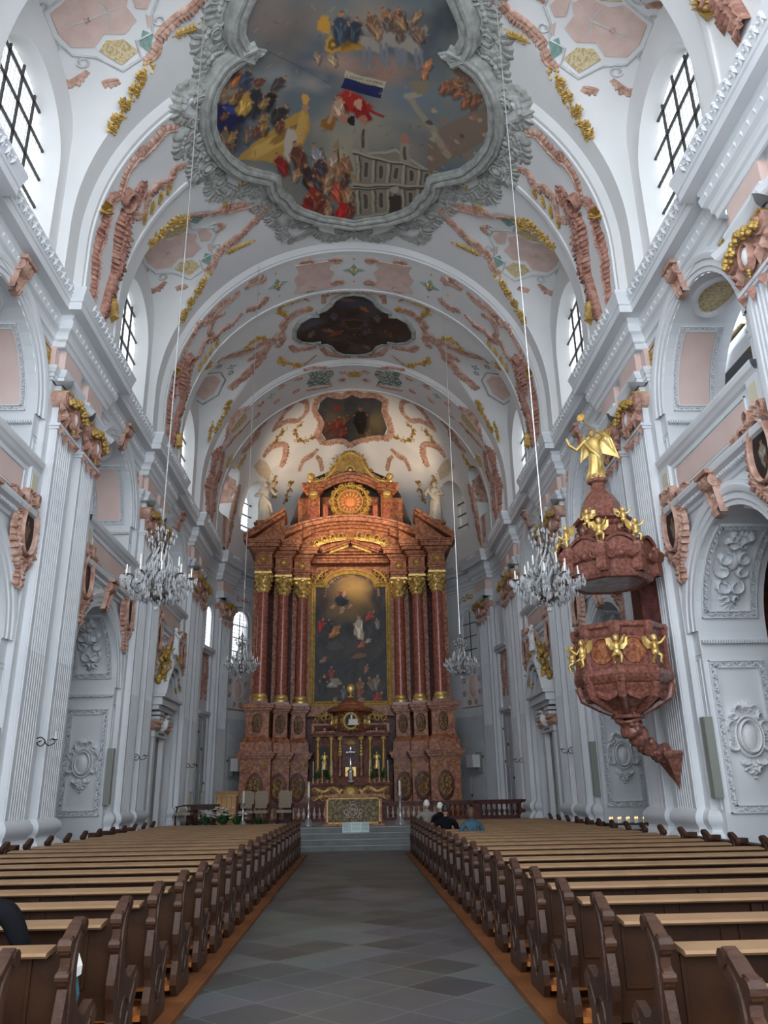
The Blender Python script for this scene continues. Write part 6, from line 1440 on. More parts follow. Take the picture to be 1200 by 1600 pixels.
for k in range(27): b.lathe([(.02, 0), (.038, .07), (.015, .15), (.025, .22), (.02, .25)], (AX-1.55+3.1*k/26, Y0-.21, 4.18), 6)
for x in (-1.6, -1.1, -.55, .55, 1.1, 1.6): b.box(AX+x-.05, AX+x+.05, Y0-.28, Y0-.14, 4.12, 4.5); b.ball((AX+x, Y0-.21, 4.58), .06, 8)
b.build('balustrade', 'redmarble', tb)
b = MB(); c = (AX, Y0+.1, 0); b.lathe([(.78, 4.15), (.78, 4.95), (.84, 4.98)], c, 8*3); b.build('drum', 'brownmarble', tb, smooth=True, edge=40)
b = MB(); b.lathe([(.8, 4.93), (1.0, 4.98), (1.05, 5.06), (.92, 5.14), (.7, 5.22), (.6, 5.26), (.56, 5.34), (.42, 5.42), (.28, 5.5), (.14, 5.56), (.1, 5.6), (.0, 5.6)], c, 16); b.build('domed_roof', 'redmarble', tb)
b = MB()
for k in range(7):
    a = radians(-165+25*k); TT = lambda p, z, r, a=a: (c[0]+(.78+r)*cos(a)-p*sin(a), c[1]+(.78+r)*sin(a)+p*cos(a), z)
    b.T = TT
    if k != 3: cartouche(b, 0, 4.55, .22, .6, .08)
    else: ovalring(b, 0, 4.55, .27, .32, .12, .08); [leafb(b, .3*cos(q), 4.55+.36*sin(q), q, .14, .08, .06) for q in [2*pi*j/14 for j in range(14)]]
b.build('gilt_drum_ornament', 'gold', tb)
b = MB(lambda a, z, r: (c[0]+a, c[1]-.8-r, z)); dome(b, 0, 4.55, .22, .27, .01, 16); b.build('drum_shade_disc', 'dark', tb)  # dark disc on the drum; its colour gives the shade of an opening
b = MB(lambda a, z, r: (c[0]+a, c[1]-.84-r, z)); b.box(-.08, .3, 4.42, 4.62, 0, .1); b.box(.0, .08, 4.62, 4.8, .02, .06); b.box(-.12, .35, 4.38, 4.43, 0, .12); b.build('silver_casket', 'oldsilver', tb)
b = MB(); c2 = (AX, Y0+.1, 5.6); b.lathe([(.16, 0), (.14, .05), (.05, .08), (.05, .14), (.1, .18), (.04, .24), (.03, .32)], c2, 12); b.T = lambda a, z, r: (AX+a, Y0+.1-r, z); dome(b, 0, 6.0, .12, .14, .05, 14); ovalring(b, 0, 6.0, .13, .15, .06, .06)
for k in range(16): leafb(b, .13*cos(2*pi*k/16), 6.0+.15*sin(2*pi*k/16), 2*pi*k/16, .1, .05, .03)
b.T = None; b.build('monstrance', 'gold', tb)
for sx in (1, -1):    # gilt garland brackets on the balustrade
    b = MB(AT(Y0-.1)); 
    for k, (x, z) in enumerate(((1.05, 4.95), (1.25, 4.85), (1.42, 4.7), (1.5, 4.55), (1.15, 4.7), (.95, 4.75))): cscroll(b, (sx*x, z), .13, .07, .14, 0, 420); leafb(b, sx*x, z, k, .22, .1, .12)
    b.build('gilt_garland', 'gold', tb)
# crucifix
b = MB(); b.box(AX-.022, AX+.022, Y0-.62, Y0-.58, 2.75, 3.5); b.box(AX-.18, AX+.18, Y0-.62, Y0-.58, 3.28, 3.32); b.lathe([(.14, 0), (.12, .06), (.05, .12), (.06, .2), (.02, .28)], (AX, Y0-.6, 2.52), 10)
b.tube([(AX, Y0-.64, 3.32), (AX, Y0-.65, 3.15), (AX+.01, Y0-.64, 2.95)], [.025, .03, .015], 6); b.ball((AX, Y0-.65, 3.37), .035, 6); b.tube([(AX-.16, Y0-.63, 3.32), (AX, Y0-.64, 3.26), (AX+.16, Y0-.63, 3.32)], .014, 5)
b.lathe([(.1, 0), (.16, .02), (.16, .1), (.1, .12), (.1, .42), (.14, .44)], (AX, Y0-.6, 2.1), 4*3)
o = b.build('crucifix', 'silver'); tag(o, 'silver crucifix standing before the tabernacle niche', 'crucifix')
# table with gilt scroll front
at_ = empty('altar_table'); tag(at_, 'dark marble altar table with gilt scroll front under the tabernacle', 'altar')
b = MB(AT(34.45)); b.box(-1.72, 1.72, 2.0, 2.1, -.75, .1); b.box(-1.64, 1.64, 1.38, 2.0, -.6, .0); b.box(-1.75, 1.75, 1.3, 1.4, -.6, .06); b.box(-1.9, 1.9, FZ, 1.3, -.6, -.1); b.build('table_block', 'brownmarble', at_)
b = MB(AT(34.45))
for sx in (1, -1):
    rocaille(b, [(sx*.35, 1.55), (sx*.7, 1.9), (sx*1.1, 1.75), (sx*1.5, 1.9)], .12, .05, .08, side=sx); rocaille(b, [(sx*.35, 1.85), (sx*.75, 1.5), (sx*1.15, 1.6), (sx*1.5, 1.45)], .12, .05, .08, side=-sx)
    for x, z in ((.55, 1.7), (.95, 1.7), (1.3, 1.7), (1.5, 1.85), (1.5, 1.5), (.75, 1.85), (1.15, 1.5)): cscroll(b, (sx*x, z), .1, .045, .05, 0, 420*sx); leafb(b, sx*x, z, sx*x*5, .14, .08, .05)
b.build('gilt_scrolls', 'gold', at_)
b = MB(AT(34.45)); dome(b, 0, 1.7, .26, .26, .06, 16); ovalring(b, 0, 1.7, .28, .28, .07, .07); b.build('centre_medal', 'ochre', at_)
# slender candles and leafy pots on it
cand = None
for i, (x, t) in enumerate(((-1.55, 0), (-1.18, 0), (-.78, 0), (.78, 0), (1.18, 0), (1.55, 0))):
    c = (AX+x, 34.42, 2.1)
    if cand is None:
        cand = empty('altar_candlestick', (0, 0, 0)); b = MB(); b.lathe([(.07, 0), (.06, .03), (.02, .06), (.03, .14), (.015, .2), (.025, .28), (.04, .31), (.0, .31)], (0, 0, 0), 10); b.build('stick', 'gold', cand, smooth=True); b = MB(); b.lathe([(.017, .31), (.017, .85), (.0, .86)], (0, 0, 0), 8); b.build('candle', 'candle', cand); o = cand
    else: o = copy_tree(cand)
    o.location = c; tag(o, 'slim white candle on gilt stick, %s from left on altar table' % ('first', 'second', 'third', 'fourth', 'fifth', 'sixth')[i], 'candlestick', 'slim candles on the altar table')
def plant(name, c, r, h, n, seed, label, cat, flowers=0, grp=None, pot=True):
    root = empty(name, c); rn = random.Random(seed); b = MB()
    for k in range(n):
        a = rn.uniform(0, 6.28); e = rn.uniform(.2, 1.4); L = h*rn.uniform(.6, 1.1); p0 = (rn.uniform(-.25, .25)*r, rn.uniform(-.25, .25)*r, h*.1)
        p2 = (p0[0]+cos(a)*cos(e)*L*r/h*1.1, p0[1]+sin(a)*cos(e)*L*r/h*1.1, p0[2]+sin(e)*L*.85); p1 = ((p0[0]+p2[0])/2, (p0[1]+p2[1])/2, (p0[2]+p2[2])/2+.12*h)
        w = .045*h+.012; t = (-sin(a)*w, cos(a)*w, 0)
        b.add([p0, (p1[0]+t[0], p1[1]+t[1], p1[2]), p2, (p1[0]-t[0], p1[1]-t[1], p1[2]), (p1[0], p1[1], p1[2]+w*.5)], [(0, 1, 4), (1, 2, 4), (2, 3, 4), (3, 0, 4)])
    b.build('leaves', 'green', root)
    if flowers:
        b = MB()
        for k in range(flowers):
            a = rn.uniform(0, 6.28); q = rn.uniform(.2, 1)*r; z = h*rn.uniform(.6, 1.05); c_ = (q*cos(a), q*sin(a), z)
            for j in range(5): b.ball((c_[0]+.035*cos(j*1.26), c_[1]+.035*sin(j*1.26), c_[2]), (.03, .03, .018), 6, 4)
        o = b.build('blossoms', 'flower', root)
    if pot: b = MB(); b.lathe([(r*.35, -.0), (r*.45, h*.3), (r*.48, h*.32), (r*.4, h*.3), (0, h*.3)], (0, 0, 0), 12); b.build('pot', 'stuccod', root)
    tag(root, label, cat, grp); return root
for i, (x, nm) in enumerate(((-1.38, 'far left'), (-.98, 'left beside the niche'), (.98, 'right beside the niche'), (1.38, 'far right'))):
    plant('potted_plant', (AX+x, 34.5, 2.1), .2, .62, 70, 30+i, 'green leafy pot plant on the altar table, %s' % nm, 'plant', grp='pot plants on the altar table')

# ================================================================ PULPIT (right wall, first pier)
PX, PY = 5.45, 16.1
def octo(mb, prof, c, n=8, ph=pi/8, sx=1., sy=1.):
    mb.grid([[(c[0]+r*sx*cos(ph+2*pi*j/n), c[1]+r*sy*sin(ph+2*pi*j/n), c[2]+z) for j in range(n)] for r, z in prof], cv=True)
pu = empty('pulpit'); tag(pu, 'red marble pulpit basket with gilt cherubs on a twisted corbel, right pier', 'pulpit')
c = (PX, PY, 0)
b = MB(); octo(b, [(0, 4.84), (.98, 4.84), (1.02, 4.8), (1.02, 4.74), (.95, 4.7), (.93, 4.6), (.9, 4.55), (.9, 3.98), (.98, 3.94), (1.05, 3.9), (1.08, 3.8), (1.04, 3.72), (.98, 3.66), (.9, 3.62), (0, 3.62)], c)
for k in range(8):
    a = pi/8+2*pi*k/8; q = (PX+.93*cos(a), PY+.93*sin(a)); b.lathe([(.1, 3.66), (.14, 3.74), (.15, 3.84), (.12, 3.95), (.08, 4.0), (.08, 4.56), (.12, 4.62), (.14, 4.78), (.1, 4.84)], (q[0], q[1], 0), 6)
basket = b.build('basket', 'paleredmarble', pu)
for k in range(8):
    a = 2*pi*k/8; 
    if cos(a) > .5: continue
    R0 = .9*cos(pi/8)+.005; TT = lambda p, z, r, a=a: (PX+(R0+r)*cos(a)-p*sin(a), PY+(R0+r)*sin(a)+p*cos(a), z)
    b = MB(TT); dome(b, 0, 4.27, .24, .24, .012, 20); ovalring(b, 0, 4.27, .25, .25, .025, .03); b.build('round_panel', 'redmarble', basket)
for k in (3, 4, 5, 6, 7):
    a = pi/8+2*pi*(k-1)/8
    b = MB(); putto(b, (PX+1.06*cos(a), PY+1.06*sin(a), 3.98), .62, True, a+pi/2); b.build('gilt_cherub', 'gold', pu, smooth=True, edge=60)
b = MB(); octo(b, [(.9, 3.66), (.95, 3.6), (.85, 3.45), (.6, 3.28), (.38, 3.18), (.3, 3.1), (.36, 3.08), (.36, 3.02), (.3, 3.0)], c)
for k in range(8):
    a = pi/8+2*pi*k/8; b.tube([(PX+.98*cos(a), PY+.98*sin(a), 3.66), (PX+.9*cos(a), PY+.9*sin(a), 3.42), (PX+.55*cos(a), PY+.55*sin(a), 3.22), (PX+.32*cos(a), PY+.32*sin(a), 3.1)], [.1, .1, .08, .05], 8)
    a2 = 2*pi*k/8; P = [(PX+.82*cos(a+t*pi/4), PY+.82*sin(a+t*pi/4), 3.55-.18*sin(pi*t)) for t in (0, .25, .5, .75, 1)]; b.tube(P, [.05, .065, .075, .065, .05], 6)
b.build('underside', 'paleredmarble', pu)
# writhing corbel figure down to the bracket on the pier
b = MB(); P = spline([(PX, PY, 3.04), (PX+.05, PY+.05, 2.85), (PX+.2, PY+.12, 2.7), (PX+.45, PY+.3, 2.5), (PX+.7, PY+.5, 2.38), (PX+.9, PY+.62, 2.3)], 30)
b.tube(P, [.27*(1-.55*i/30)*(1+.18*sin(i*1.1)) for i in range(31)], 10)
rn = random.Random(6)
for i in range(0, 31, 2):
    for k in range(3): a = rn.uniform(0, 6.28); r = .22*(1-.5*i/30); b.ball((P[i][0]+r*cos(a), P[i][1]+r*sin(a), P[i][2]+rn.uniform(-.1, .1)), .09*(1-.3*i/30), 7)
b.build('twisted_corbel', 'paleredmarble', pu, smooth=True)
b = MB(lambda x, y, z: (x, y, z)); q = (6.6, 16.75)
b.grid([[(6.62, q[1]-.36*k, z), (6.62-.34*k, q[1]-.36*k, z), (6.62-.34*k, q[1]+.36*k, z), (6.62, q[1]+.36*k, z)] for z, k in ((2.4, 1.15), (2.34, 1.25), (2.28, 1.1), (2.24, .9), (2.0, .5), (1.75, .1), (1.66, .01))])
b.ball((6.4, q[1], 2.42), .15, 10); b.build('wall_bracket', 'paleredmarble', pu)
b = MB(); b.box(6.2, 6.62, 16.5, 17.1, 3.8, 6.5); b.build('back_panel', 'darkmarble', pu)
# ---- sounding board
sb = empty('pulpit_canopy'); tag(sb, 'red marble pulpit canopy with tiered dome and gilt cherubs above the basket', 'canopy')
c = (PX-.08, PY, 0)
b = MB(); octo(b, [(0, 5.78), (.8, 5.78), (.86, 5.74), (.95, 5.76), (1.0, 5.84), (1.02, 6.1), (1.1, 6.16), (1.16, 6.26), (1.18, 6.34), (1.0, 6.36), (.9, 6.42), (.7, 6.5), (.66, 6.56), (0, 6.6)], c)
for k in range(8):
    a = pi/8+2*pi*k/8; q = (c[0]+1.04*cos(a), c[1]+1.04*sin(a)); b.lathe([(.1, 5.84), (.16, 5.9), (.15, 6.12), (.22, 6.2), (.25, 6.32), (.2, 6.38)], (q[0], q[1], 0), 4, ); b.lathe([(.16, 6.36), (.14, 6.44), (.0, 6.46)], (q[0], q[1], 0), 8)
board = b.build('sounding_board', 'paleredmarble', sb)
b = MB(); octo(b, [(0, 5.772), (.78, 5.772)], c); b.build('board_ceiling', 'greymarble', sb)
b = MB()
for k in range(8):     # curled ribs and little arched gables
    a = pi/8+2*pi*k/8; P = [(c[0]+r*cos(a), c[1]+r*sin(a), z) for r, z in ((1.02, 6.42), (.86, 6.62), (.62, 6.6), (.55, 6.75), (.5, 6.95))]; b.tube(spline(P, 12), .05, 7); b.ball(P[0], .08, 8); b.ball(P[2], .07, 8)
    a = 2*pi*k/8; R0 = 1.0; TT = lambda p, z, r, a=a: (c[0]+(R0+r)*cos(a)-p*sin(a), c[1]+(R0+r)*sin(a)+p*cos(a), z); b.T = TT
    b.grid([[(.34*(-1+2*i/10), 6.42+.16*(1-(-1+2*i/10)**2)+o, e) for i in range(11)] for o, e in ((0, .05), (.06, .08), (.08, -.35))]); b.grid([[(.32*(-1+2*i/10), z, 0) for i in range(11)] if z == 6.3 else [(.32*(-1+2*i/10), 6.42+.16*(1-(-1+2*i/10)**2), 0) for i in range(11)] for z in (6.3, 1)])
    for sx in (1, -1): cscroll(b, (sx*.24, 6.2), .1, .07, .1, 0, 400*sx)
    dome(b, 0, 6.2, .09, .09, .12, 8); b.T = None
b.build('gable_scrolls', 'paleredmarble', sb)
b = MB(); octo(b, [(.62, 6.5), (.62, 6.68), (.7, 6.7), (.72, 6.76), (.6, 6.8), (.56, 6.84), (.5, 6.98), (.58, 7.02), (.62, 7.08), (.5, 7.12)], c)
for k in range(8): a = pi/8+2*pi*k/8; b.ball((c[0]+.58*cos(a), c[1]+.58*sin(a), 6.9), (.09, .09, .11), 8); b.ball((c[0]+.5*cos(a), c[1]+.5*sin(a), 7.14), (.07, .07, .1), 8)
octo(b, [(.46, 7.08), (.66, 7.14), (.68, 7.2), (.52, 7.24)], c)
b.build('middle_tier', 'paleredmarble', sb)
b = MB(); octo(b, [(.52, 7.22), (.5, 7.35), (.44, 7.58), (.32, 7.78), (.2, 7.9), (.16, 7.95), (.16, 8.06), (.24, 8.1), (.24, 8.16), (.14, 8.2), (0, 8.22)], c); b.build('bell_roof', 'paleredmarble', sb)
for k, r in ((3, 1.08), (4, 1.08), (5, 1.06), (6, 1.06)):
    a = pi/8+2*pi*k/8; b = MB(); putto(b, (c[0]+r*cos(a), c[1]+r*sin(a), 6.46), .56, True, a+pi/2); b.build('gilt_cherub', 'gold', sb, smooth=True, edge=60)
for k in (4.5, 6): a = pi/8+2*pi*k/8; b = MB(); putto(b, (c[0]+.72*cos(a), c[1]+.72*sin(a), 6.86), .5, True, a+pi/2); b.build('gilt_cherub', 'gold', sb, smooth=True, edge=60)
# gilt angel with trumpet on the very top
for _r in (pu, sb):
    _r.scale = (.93, .93, 1.0); _r.location = (PX*.07+.02, PY*.07, 0)
an = empty('angel_statue'); tag(an, 'gilt trumpeting angel with one raised arm on the pulpit canopy', 'statue')
c = (PX-.08, PY, 8.2); b = MB(); ang = -.35
q = robed(b, c, 1.18, ang, [[(.12, 0, .8), (.22, -.12, .8), (.12, -.22, .88)], [(-.12, 0, .8), (-.3, -.04, .62), (-.42, -.06, .72), (-.46, -.06, .86)]], lean=.12)
b.build('figure', 'gold', an, smooth=True, edge=60)
b = MB()
for sg, k in ((1, 1), (-1, .55)):
    R_ = [q(sg*.04, .08, .78), q(sg*.12, .16, .98), q(sg*.26*k, .2, 1.02), q(sg*.36*k, .2, .9), q(sg*.42*k, .19, .68), q(sg*.48*k, .17, .42), q(sg*.36*k, .15, .48), q(sg*.26*k, .14, .52), q(sg*.16*k, .13, .56), q(sg*.08, .11, .62)]
    ctr = q(sg*.2*k, .22, .8); ctb = q(sg*.2*k, .12, .8); n = len(R_)
    b.add(R_+[ctr, ctb], [(i, (i+1) % n, n) for i in range(n)]+[(i, (i+1) % n, n+1) for i in range(n)])
    for t in range(6):
        f0_, f1 = .25+.12*t, .0; p0 = q(sg*(.1+.05*t)*k, .17, .95-.02*t); p1 = q(sg*(.2+.05*t)*k, .17, .55-.02*t); b.tube([p0, p1], [.03, .012], 5)
b.build('wing', 'gold', an)
b = MB(); b.tube([q(.08, -.08, .9), q(-.02, -.3, .97), q(-.1, -.5, 1.02)], [.014, .016, .03], 8); b.tube([q(-.1, -.5, 1.02), q(-.13, -.58, 1.04)], [.03, .1], 10, cap=False); b.build('trumpet', 'gold', an)
b = MB(); 
for k in range(10): a = 2*pi*k/10; b.ball((c[0]+.14*cos(a), c[1]+.14*sin(a), c[2]+.02), .07, 6)
b.build('cloud_base', 'gold', an)

# ================================================================ CHANDELIERS
def chandelier():
    root = empty('chandelier')
    H = 1.5
    b = MB(); b.lathe([(.02, 1.5), (.03, 1.4), (.07, 1.36), (.03, 1.3), (.03, 1.16), (.09, 1.1), (.12, 1.06), (.04, 1.0), (.025, .7), (.05, .6), (.03, .5), (.06, .38), (.14, .27), (.2, .2), (.22, .16), (.12, .1), (.05, .06), (.02, .03), (.0, .0)], (0, 0, 0), 12); b.build('stem', 'oldsilver', root, smooth=True)
    for k in range(10):
        a = 2*pi*k/10; f = lambda r, z, a=a: (r*cos(a), r*sin(a), z)
        b = MB(); b.tube(spline([f(.12, .22), f(.3, .14), f(.47, .28), f(.42, .42), f(.5, .46), f(.55, .42)], 16), .013, 5)
        P = f(.55, .42); b.lathe([(.015, 0), (.055, .03), (.05, .035), (.0, .035)], P, 8)
        if k % 2 == 0: b.tube(spline([f(.1, .3), f(.2, .5), f(.22, .72), f(.12, .92), f(.1, 1.05)], 12), .014, 5); b.tube(spline([f(.16, .5), f(.3, .48), f(.36, .6), f(.33, .66)], 10), .011, 5)
        arm = b.build('arm', 'oldsilver', root)
        b = MB(); b.lathe([(.014, .035), (.013, .19), (0, .2)], P, 6)
        b.build('candle', 'candle', arm)
        if k % 2 == 0: b = MB(); b.lathe([(.014, .01), (.013, .17), (0, .18)], f(.33, .66), 6); b.build('candle', 'candle', arm)
    for k in range(6):
        a = 2*pi*k/6+.3; f = lambda r, z, a=a: (r*cos(a), r*sin(a), z); b = MB(); b.tube(spline([f(.04, 1.08), f(.12, 1.04), f(.2, 1.12), f(.19, 1.22), f(.24, 1.24)], 12), .01, 5); b.build('crown_arm', 'oldsilver', root)
    rn = random.Random(14); b = MB()
    def drop(x, y, z, L, w):
        b.add([(x, y, z), (x+w, y, z-L*.6), (x, y+w, z-L*.6), (x-w, y, z-L*.6), (x, y-w, z-L*.6), (x, y, z-L)], [(0, 1, 2), (0, 2, 3), (0, 3, 4), (0, 4, 1), (5, 2, 1), (5, 3, 2), (5, 4, 3), (5, 1, 4)])
    for k in range(10):
        a = 2*pi*k/10
        for r, z in ((.55, .42), (.6, .45), (.5, .38), (.46, .28), (.38, .2), (.3, .16), (.42, .4), (.33, .64)):
            for j in range(6): drop(r*cos(a)+rn.uniform(-.05, .05), r*sin(a)+rn.uniform(-.05, .05), z+rn.uniform(-.03, .03), rn.uniform(.08, .15), .02)
        for t in range(16):
            z = .42+.6*t/15; r = .27*(1-.6*t/15); drop(r*cos(a+.1*t), r*sin(a+.1*t), z, .1, .02)
            if t < 12: drop(.16*cos(a+.3), .16*sin(a+.3), .3+.05*t, .09, .02)
    for k in range(12):
        a = 2*pi*k/12
        for r, z in ((.25, 1.25), (.2, 1.12), (.14, 1.05), (.1, 1.35), (.22, 1.18), (.12, .15), (.2, .2), (.06, .08)): drop(r*cos(a), r*sin(a), z+rn.uniform(-.03, .03), rn.uniform(.07, .12), .018)
    b.ball((0, 0, -.06), .05, 10, 8)
    for k in range(9): b.ball((.0, 0, .45+.07*k), .035, 8)
    o = b.build('crystal_drops', 'crystal', root); o['kind'] = 'stuff'
    return root
ch0 = chandelier()
for i, (x, y, z, s, lb) in enumerate(((-3.33, 13.05, 4.72, 1.0, 'large crystal chandelier hanging on the left in front of the nearer capitals'), (3.28, 12.95, 4.62, 1.0, 'large crystal chandelier hanging on the right beside the pulpit'), (-3.35, 23.4, 5.0, .84, 'small distant crystal chandelier hanging left of the altar columns'), (3.2, 23.9, 4.97, .84, 'small distant crystal chandelier hanging right of the altar columns'))):
    o = ch0 if i == 0 else copy_tree(ch0)
    o.location = (x, y, z); o.scale = (s, s, s); tag(o, lb, 'chandelier', 'crystal chandeliers on long cables')
for o in [q for q in COL.objects if q.name.startswith('chandelier')]:
    x, y, z = o.location; th = math.asin(abs(x)/6.6); top = 13.85+sqrt(6.38**2-x*x); s = o.scale[0]
    b = MB(); b.tube([(0, 0, 1.48), (0, 0, (top-z)/s)], .011/s, 5); b.build('cable', 'silver', o)

# ================================================================ PEWS
def pew(L=4.05):
    root = empty('church_pew')
    E0 = [(-.02, 0), (.46, 0), (.49, .06), (.44, .14), (.42, .24), (.47, .33), (.5, .41), (.48, .48), (.42, .52), (.35, .5), (.28, .47), (.2, .49), (.12, .56), (.075, .66), (.06, .76), (.075, .84), (.11, .885), (.15, .91), (.165, .95), (.15, .985), (.115, 1.0), (.07, .99), (.02, .955), (-.03, .92), (-.065, .93), (-.1, .915), (-.115, .875), (-.1, .84), (-.07, .82), (-.07, .78), (-.095, .76), (-.105, .725), (-.09, .69), (-.07, .67), (-.09, .6), (-.12, .5), (-.11, .42), (-.07, .33), (-.06, .28), (-.1, .18), (-.1, .1), (-.06, .05)]
    for x in (0, L):
        b = MB(lambda a, z, c, x=x: (x+c, a, z)); b.prism(E0, -.027, .027)
        b.T = None
        b.tube([(x-.037, .125, .955), (x+.037, .125, .955)], .04, 10); b.tube([(x-.037, -.075, .878), (x+.037, -.075, .878)], .042, 10); b.tube([(x-.036, -.08, .727), (x+.036, -.08, .727)], .03, 10)
        b.add([(x+q*.037*k, yy, zz) for yy, zz, k in ((-.05, .915, 1), (.03, .968, .95), (.11, 1.003, .8)) for q in (-1, -.6, -.5, -.1, .1, .5, .6, 1)], [(r*8+i, r*8+i+1, r*8+9+i, r*8+8+i) for r in range(2) for i in range(7)])
        b.tube([(x-.037, .44, .43), (x+.037, .44, .43)], .05, 10)
        b.T = lambda a, z, c, x=x: (x+c, a, z)
        for sg in (1, -1):
            for r in (.0,): 
                T0 = b.T; b.T = lambda a, z, c, x=x, sg=sg: (x+sg*(c+.027), a, z)
                ridge(b, spline([(.08, .93), (.0, .85), (-.02, .7), (-.01, .55), (0, .4)], 10), .05, .014); ridge(b, spline([(.43, .45), (.3, .3), (.2, .12)], 10), .05, .012); ovalring(b, .18, .27, .09, .11, .03, .012, 14); b.T = T0
        for k in range(3): b.box(-.03+0, .0, .96, 1.0, 0, 0) if 0 else None
        e = b.build('pew_end', 'woodd', root)
    b = MB(); b.box(.03, L-.03, .0, .03, .42, .83)
    n = 5
    for k in range(n):
        x0, x1 = .1+(L-.2)*k/n, .1+(L-.2)*(k+1)/n-.1; b.box(x0, x1, -.012, .0, .46, .48); b.box(x0, x1, -.012, 0, .80, .82); b.box(x0, x0+.02, -.012, 0, .46, .82); b.box(x1-.02, x1, -.012, 0, .46, .82)
    b.box(.03, L-.03, -.02, .04, .28, .42); b.build('backrest', 'wood', root)
    b = MB(); P = [(-.085, .822), (-.1, .835), (-.085, .85), (.065, .868), (.08, .855), (.065, .835)]; b.T = lambda a, z, c: (c, a, z); b.prism(P, .1, L-.1); b.build('top_rail', 'woodt', root)
    b = MB(); b.box(.03, L-.03, .02, .42, .42, .45); b.box(.03, L-.03, .38, .41, .34, .42); b.build('seat', 'wood', root)
    b = MB(); b.box(.03, L-.03, -.38, -.2, .14, .18); b.build('kneeler', 'woodk', root)
    b = MB(); b.box(.03, L-.03, -.1, .3, .06, .1); b.build('foot_board', 'woodk', root)
    for x in (L*.36, L*.68): b = MB(); b.box(x-.03, x+.03, -.37, .35, .05, .43); b.box(x-.04, x+.04, -.03, -.005, .3, .8); b.build('middle_support', 'wood', root)
    return root
p0 = pew(); ORD = ['first', 'second', 'third', 'fourth', 'fifth', 'sixth', 'seventh', 'eighth', 'ninth', 'tenth', 'eleventh', 'twelfth', 'thirteenth', 'fourteenth', 'fifteenth', 'sixteenth', 'seventeenth', 'eighteenth', 'nineteenth', 'twentieth', 'twenty first', 'twenty second']
ROWS = {-1: [4.04+.985*i for i in range(21)], 1: [3.66+.985*i for i in range(22)]}
first = True
for s in (-1, 1):
    for i, y in enumerate(ROWS[s]):
        o = p0 if first else copy_tree(p0); first = False
        o.location = (1.6 if s > 0 else -1.6-4.05, y, .05)
        tag(o, 'brown oak pew, %s row from the picture bottom, %s of the aisle' % (ORD[i], 'left' if s < 0 else 'right'), 'pew', 'church pews %s of the aisle' % ('left' if s < 0 else 'right'))
    b = MB(); b.box(*sorted((s*1.47, s*5.9)), 2.6, 25.0, 0, .05); tag(b.build('floor_platform_%s' % ('left' if s < 0 else 'right'), 'woodp'), kind='structure')
    b = MB(); b.box(*sorted((s*1.44, s*1.47)), 2.6, 25.0, 0, .045); tag(b.build('trim_%d' % (2 if s < 0 else 3), 'woodp'), kind='structure')
# carved rail sections in the arch openings
for s, nm in ((-1, 'left'), (1, 'right')):
    for yc, wn_ in ((ARCH[0], 'nearest'), (ARCH[1], 'second')):
        r = empty('carved_rail', (s*6.15, yc+.35, 0)); b = MB(); b.box(-.1, .1, -1.55, 1.55, .78, .86); b.box(-.08, .08, -1.5, 1.5, .05, .14); b.build('rail', 'wood', r)
        for k in range(4): q = -1.5+k*1.0; b = MB(); b.box(-.1, .1, q-.09, q+.09, 0, .92); b.build('post', 'woodd', r)
        for k in range(12):
            q = -1.28+k*.235
            if min(abs(q+1.5-j) for j in range(4)) < .12: continue
            b = MB(); b.lathe(balprof(.64, .055), (0, q, .14), 8); b.build('baluster', 'woodd', r, smooth=True)
        tag(r, 'carved oak rail with balusters in the %s arch on the %s' % (wn_, nm), 'rail', 'carved oak rails')

# ================================================================ SANCTUARY
b = MB()
for i in range(4): b.box(-6.4, 6.4, 26.6+.34*i, 42, .165*i, .165*(i+1)-.0)
b.build('floor_steps', 'steps'); tag(bpy.data.objects['floor_steps'], kind='structure')
b = MB(); b.add([(-6.4, 28.0, .664), (6.4, 28.0, .664), (6.4, 42, .664), (-6.4, 42, .664)], [(0, 1, 2, 3)]); tag(b.build('floor_sanctuary', 'stonetop'), kind='structure')
b = MB()
for z in (.165, .33, .495, .66): b.box(-6.42, 6.42, 26.57+.34*round(z/.165-1), 26.62+.34*round(z/.165-1), z-.03, z+.002)
tag(b.build('trim_4', 'stonetop'), kind='structure')
# balustrade in front of the high altar
bal = empty('altar_balustrade'); tag(bal, 'dark red marble balustrade across the sanctuary before the high altar', 'balustrade')
b = MB(); b.box(-6.5, 6.75, 32.84, 33.16, 1.27, 1.36); b.box(-6.5, 6.75, 32.88, 33.12, FZ, .78); b.box(-6.5, 6.75, 32.88, 33.12, 1.2, 1.27); b.build('rail', 'darkmarble', bal)
x = -6.35; k = 0
while x < 6.6:
    if k % 9 == 0:
        b = MB(); b.box(x-.16, x+.16, 32.84, 33.16, FZ, 1.3); b.build('pier', 'darkmarble', bal)
    else:
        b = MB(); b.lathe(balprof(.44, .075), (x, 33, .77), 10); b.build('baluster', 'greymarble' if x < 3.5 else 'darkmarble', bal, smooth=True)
    x += .205; k += 1
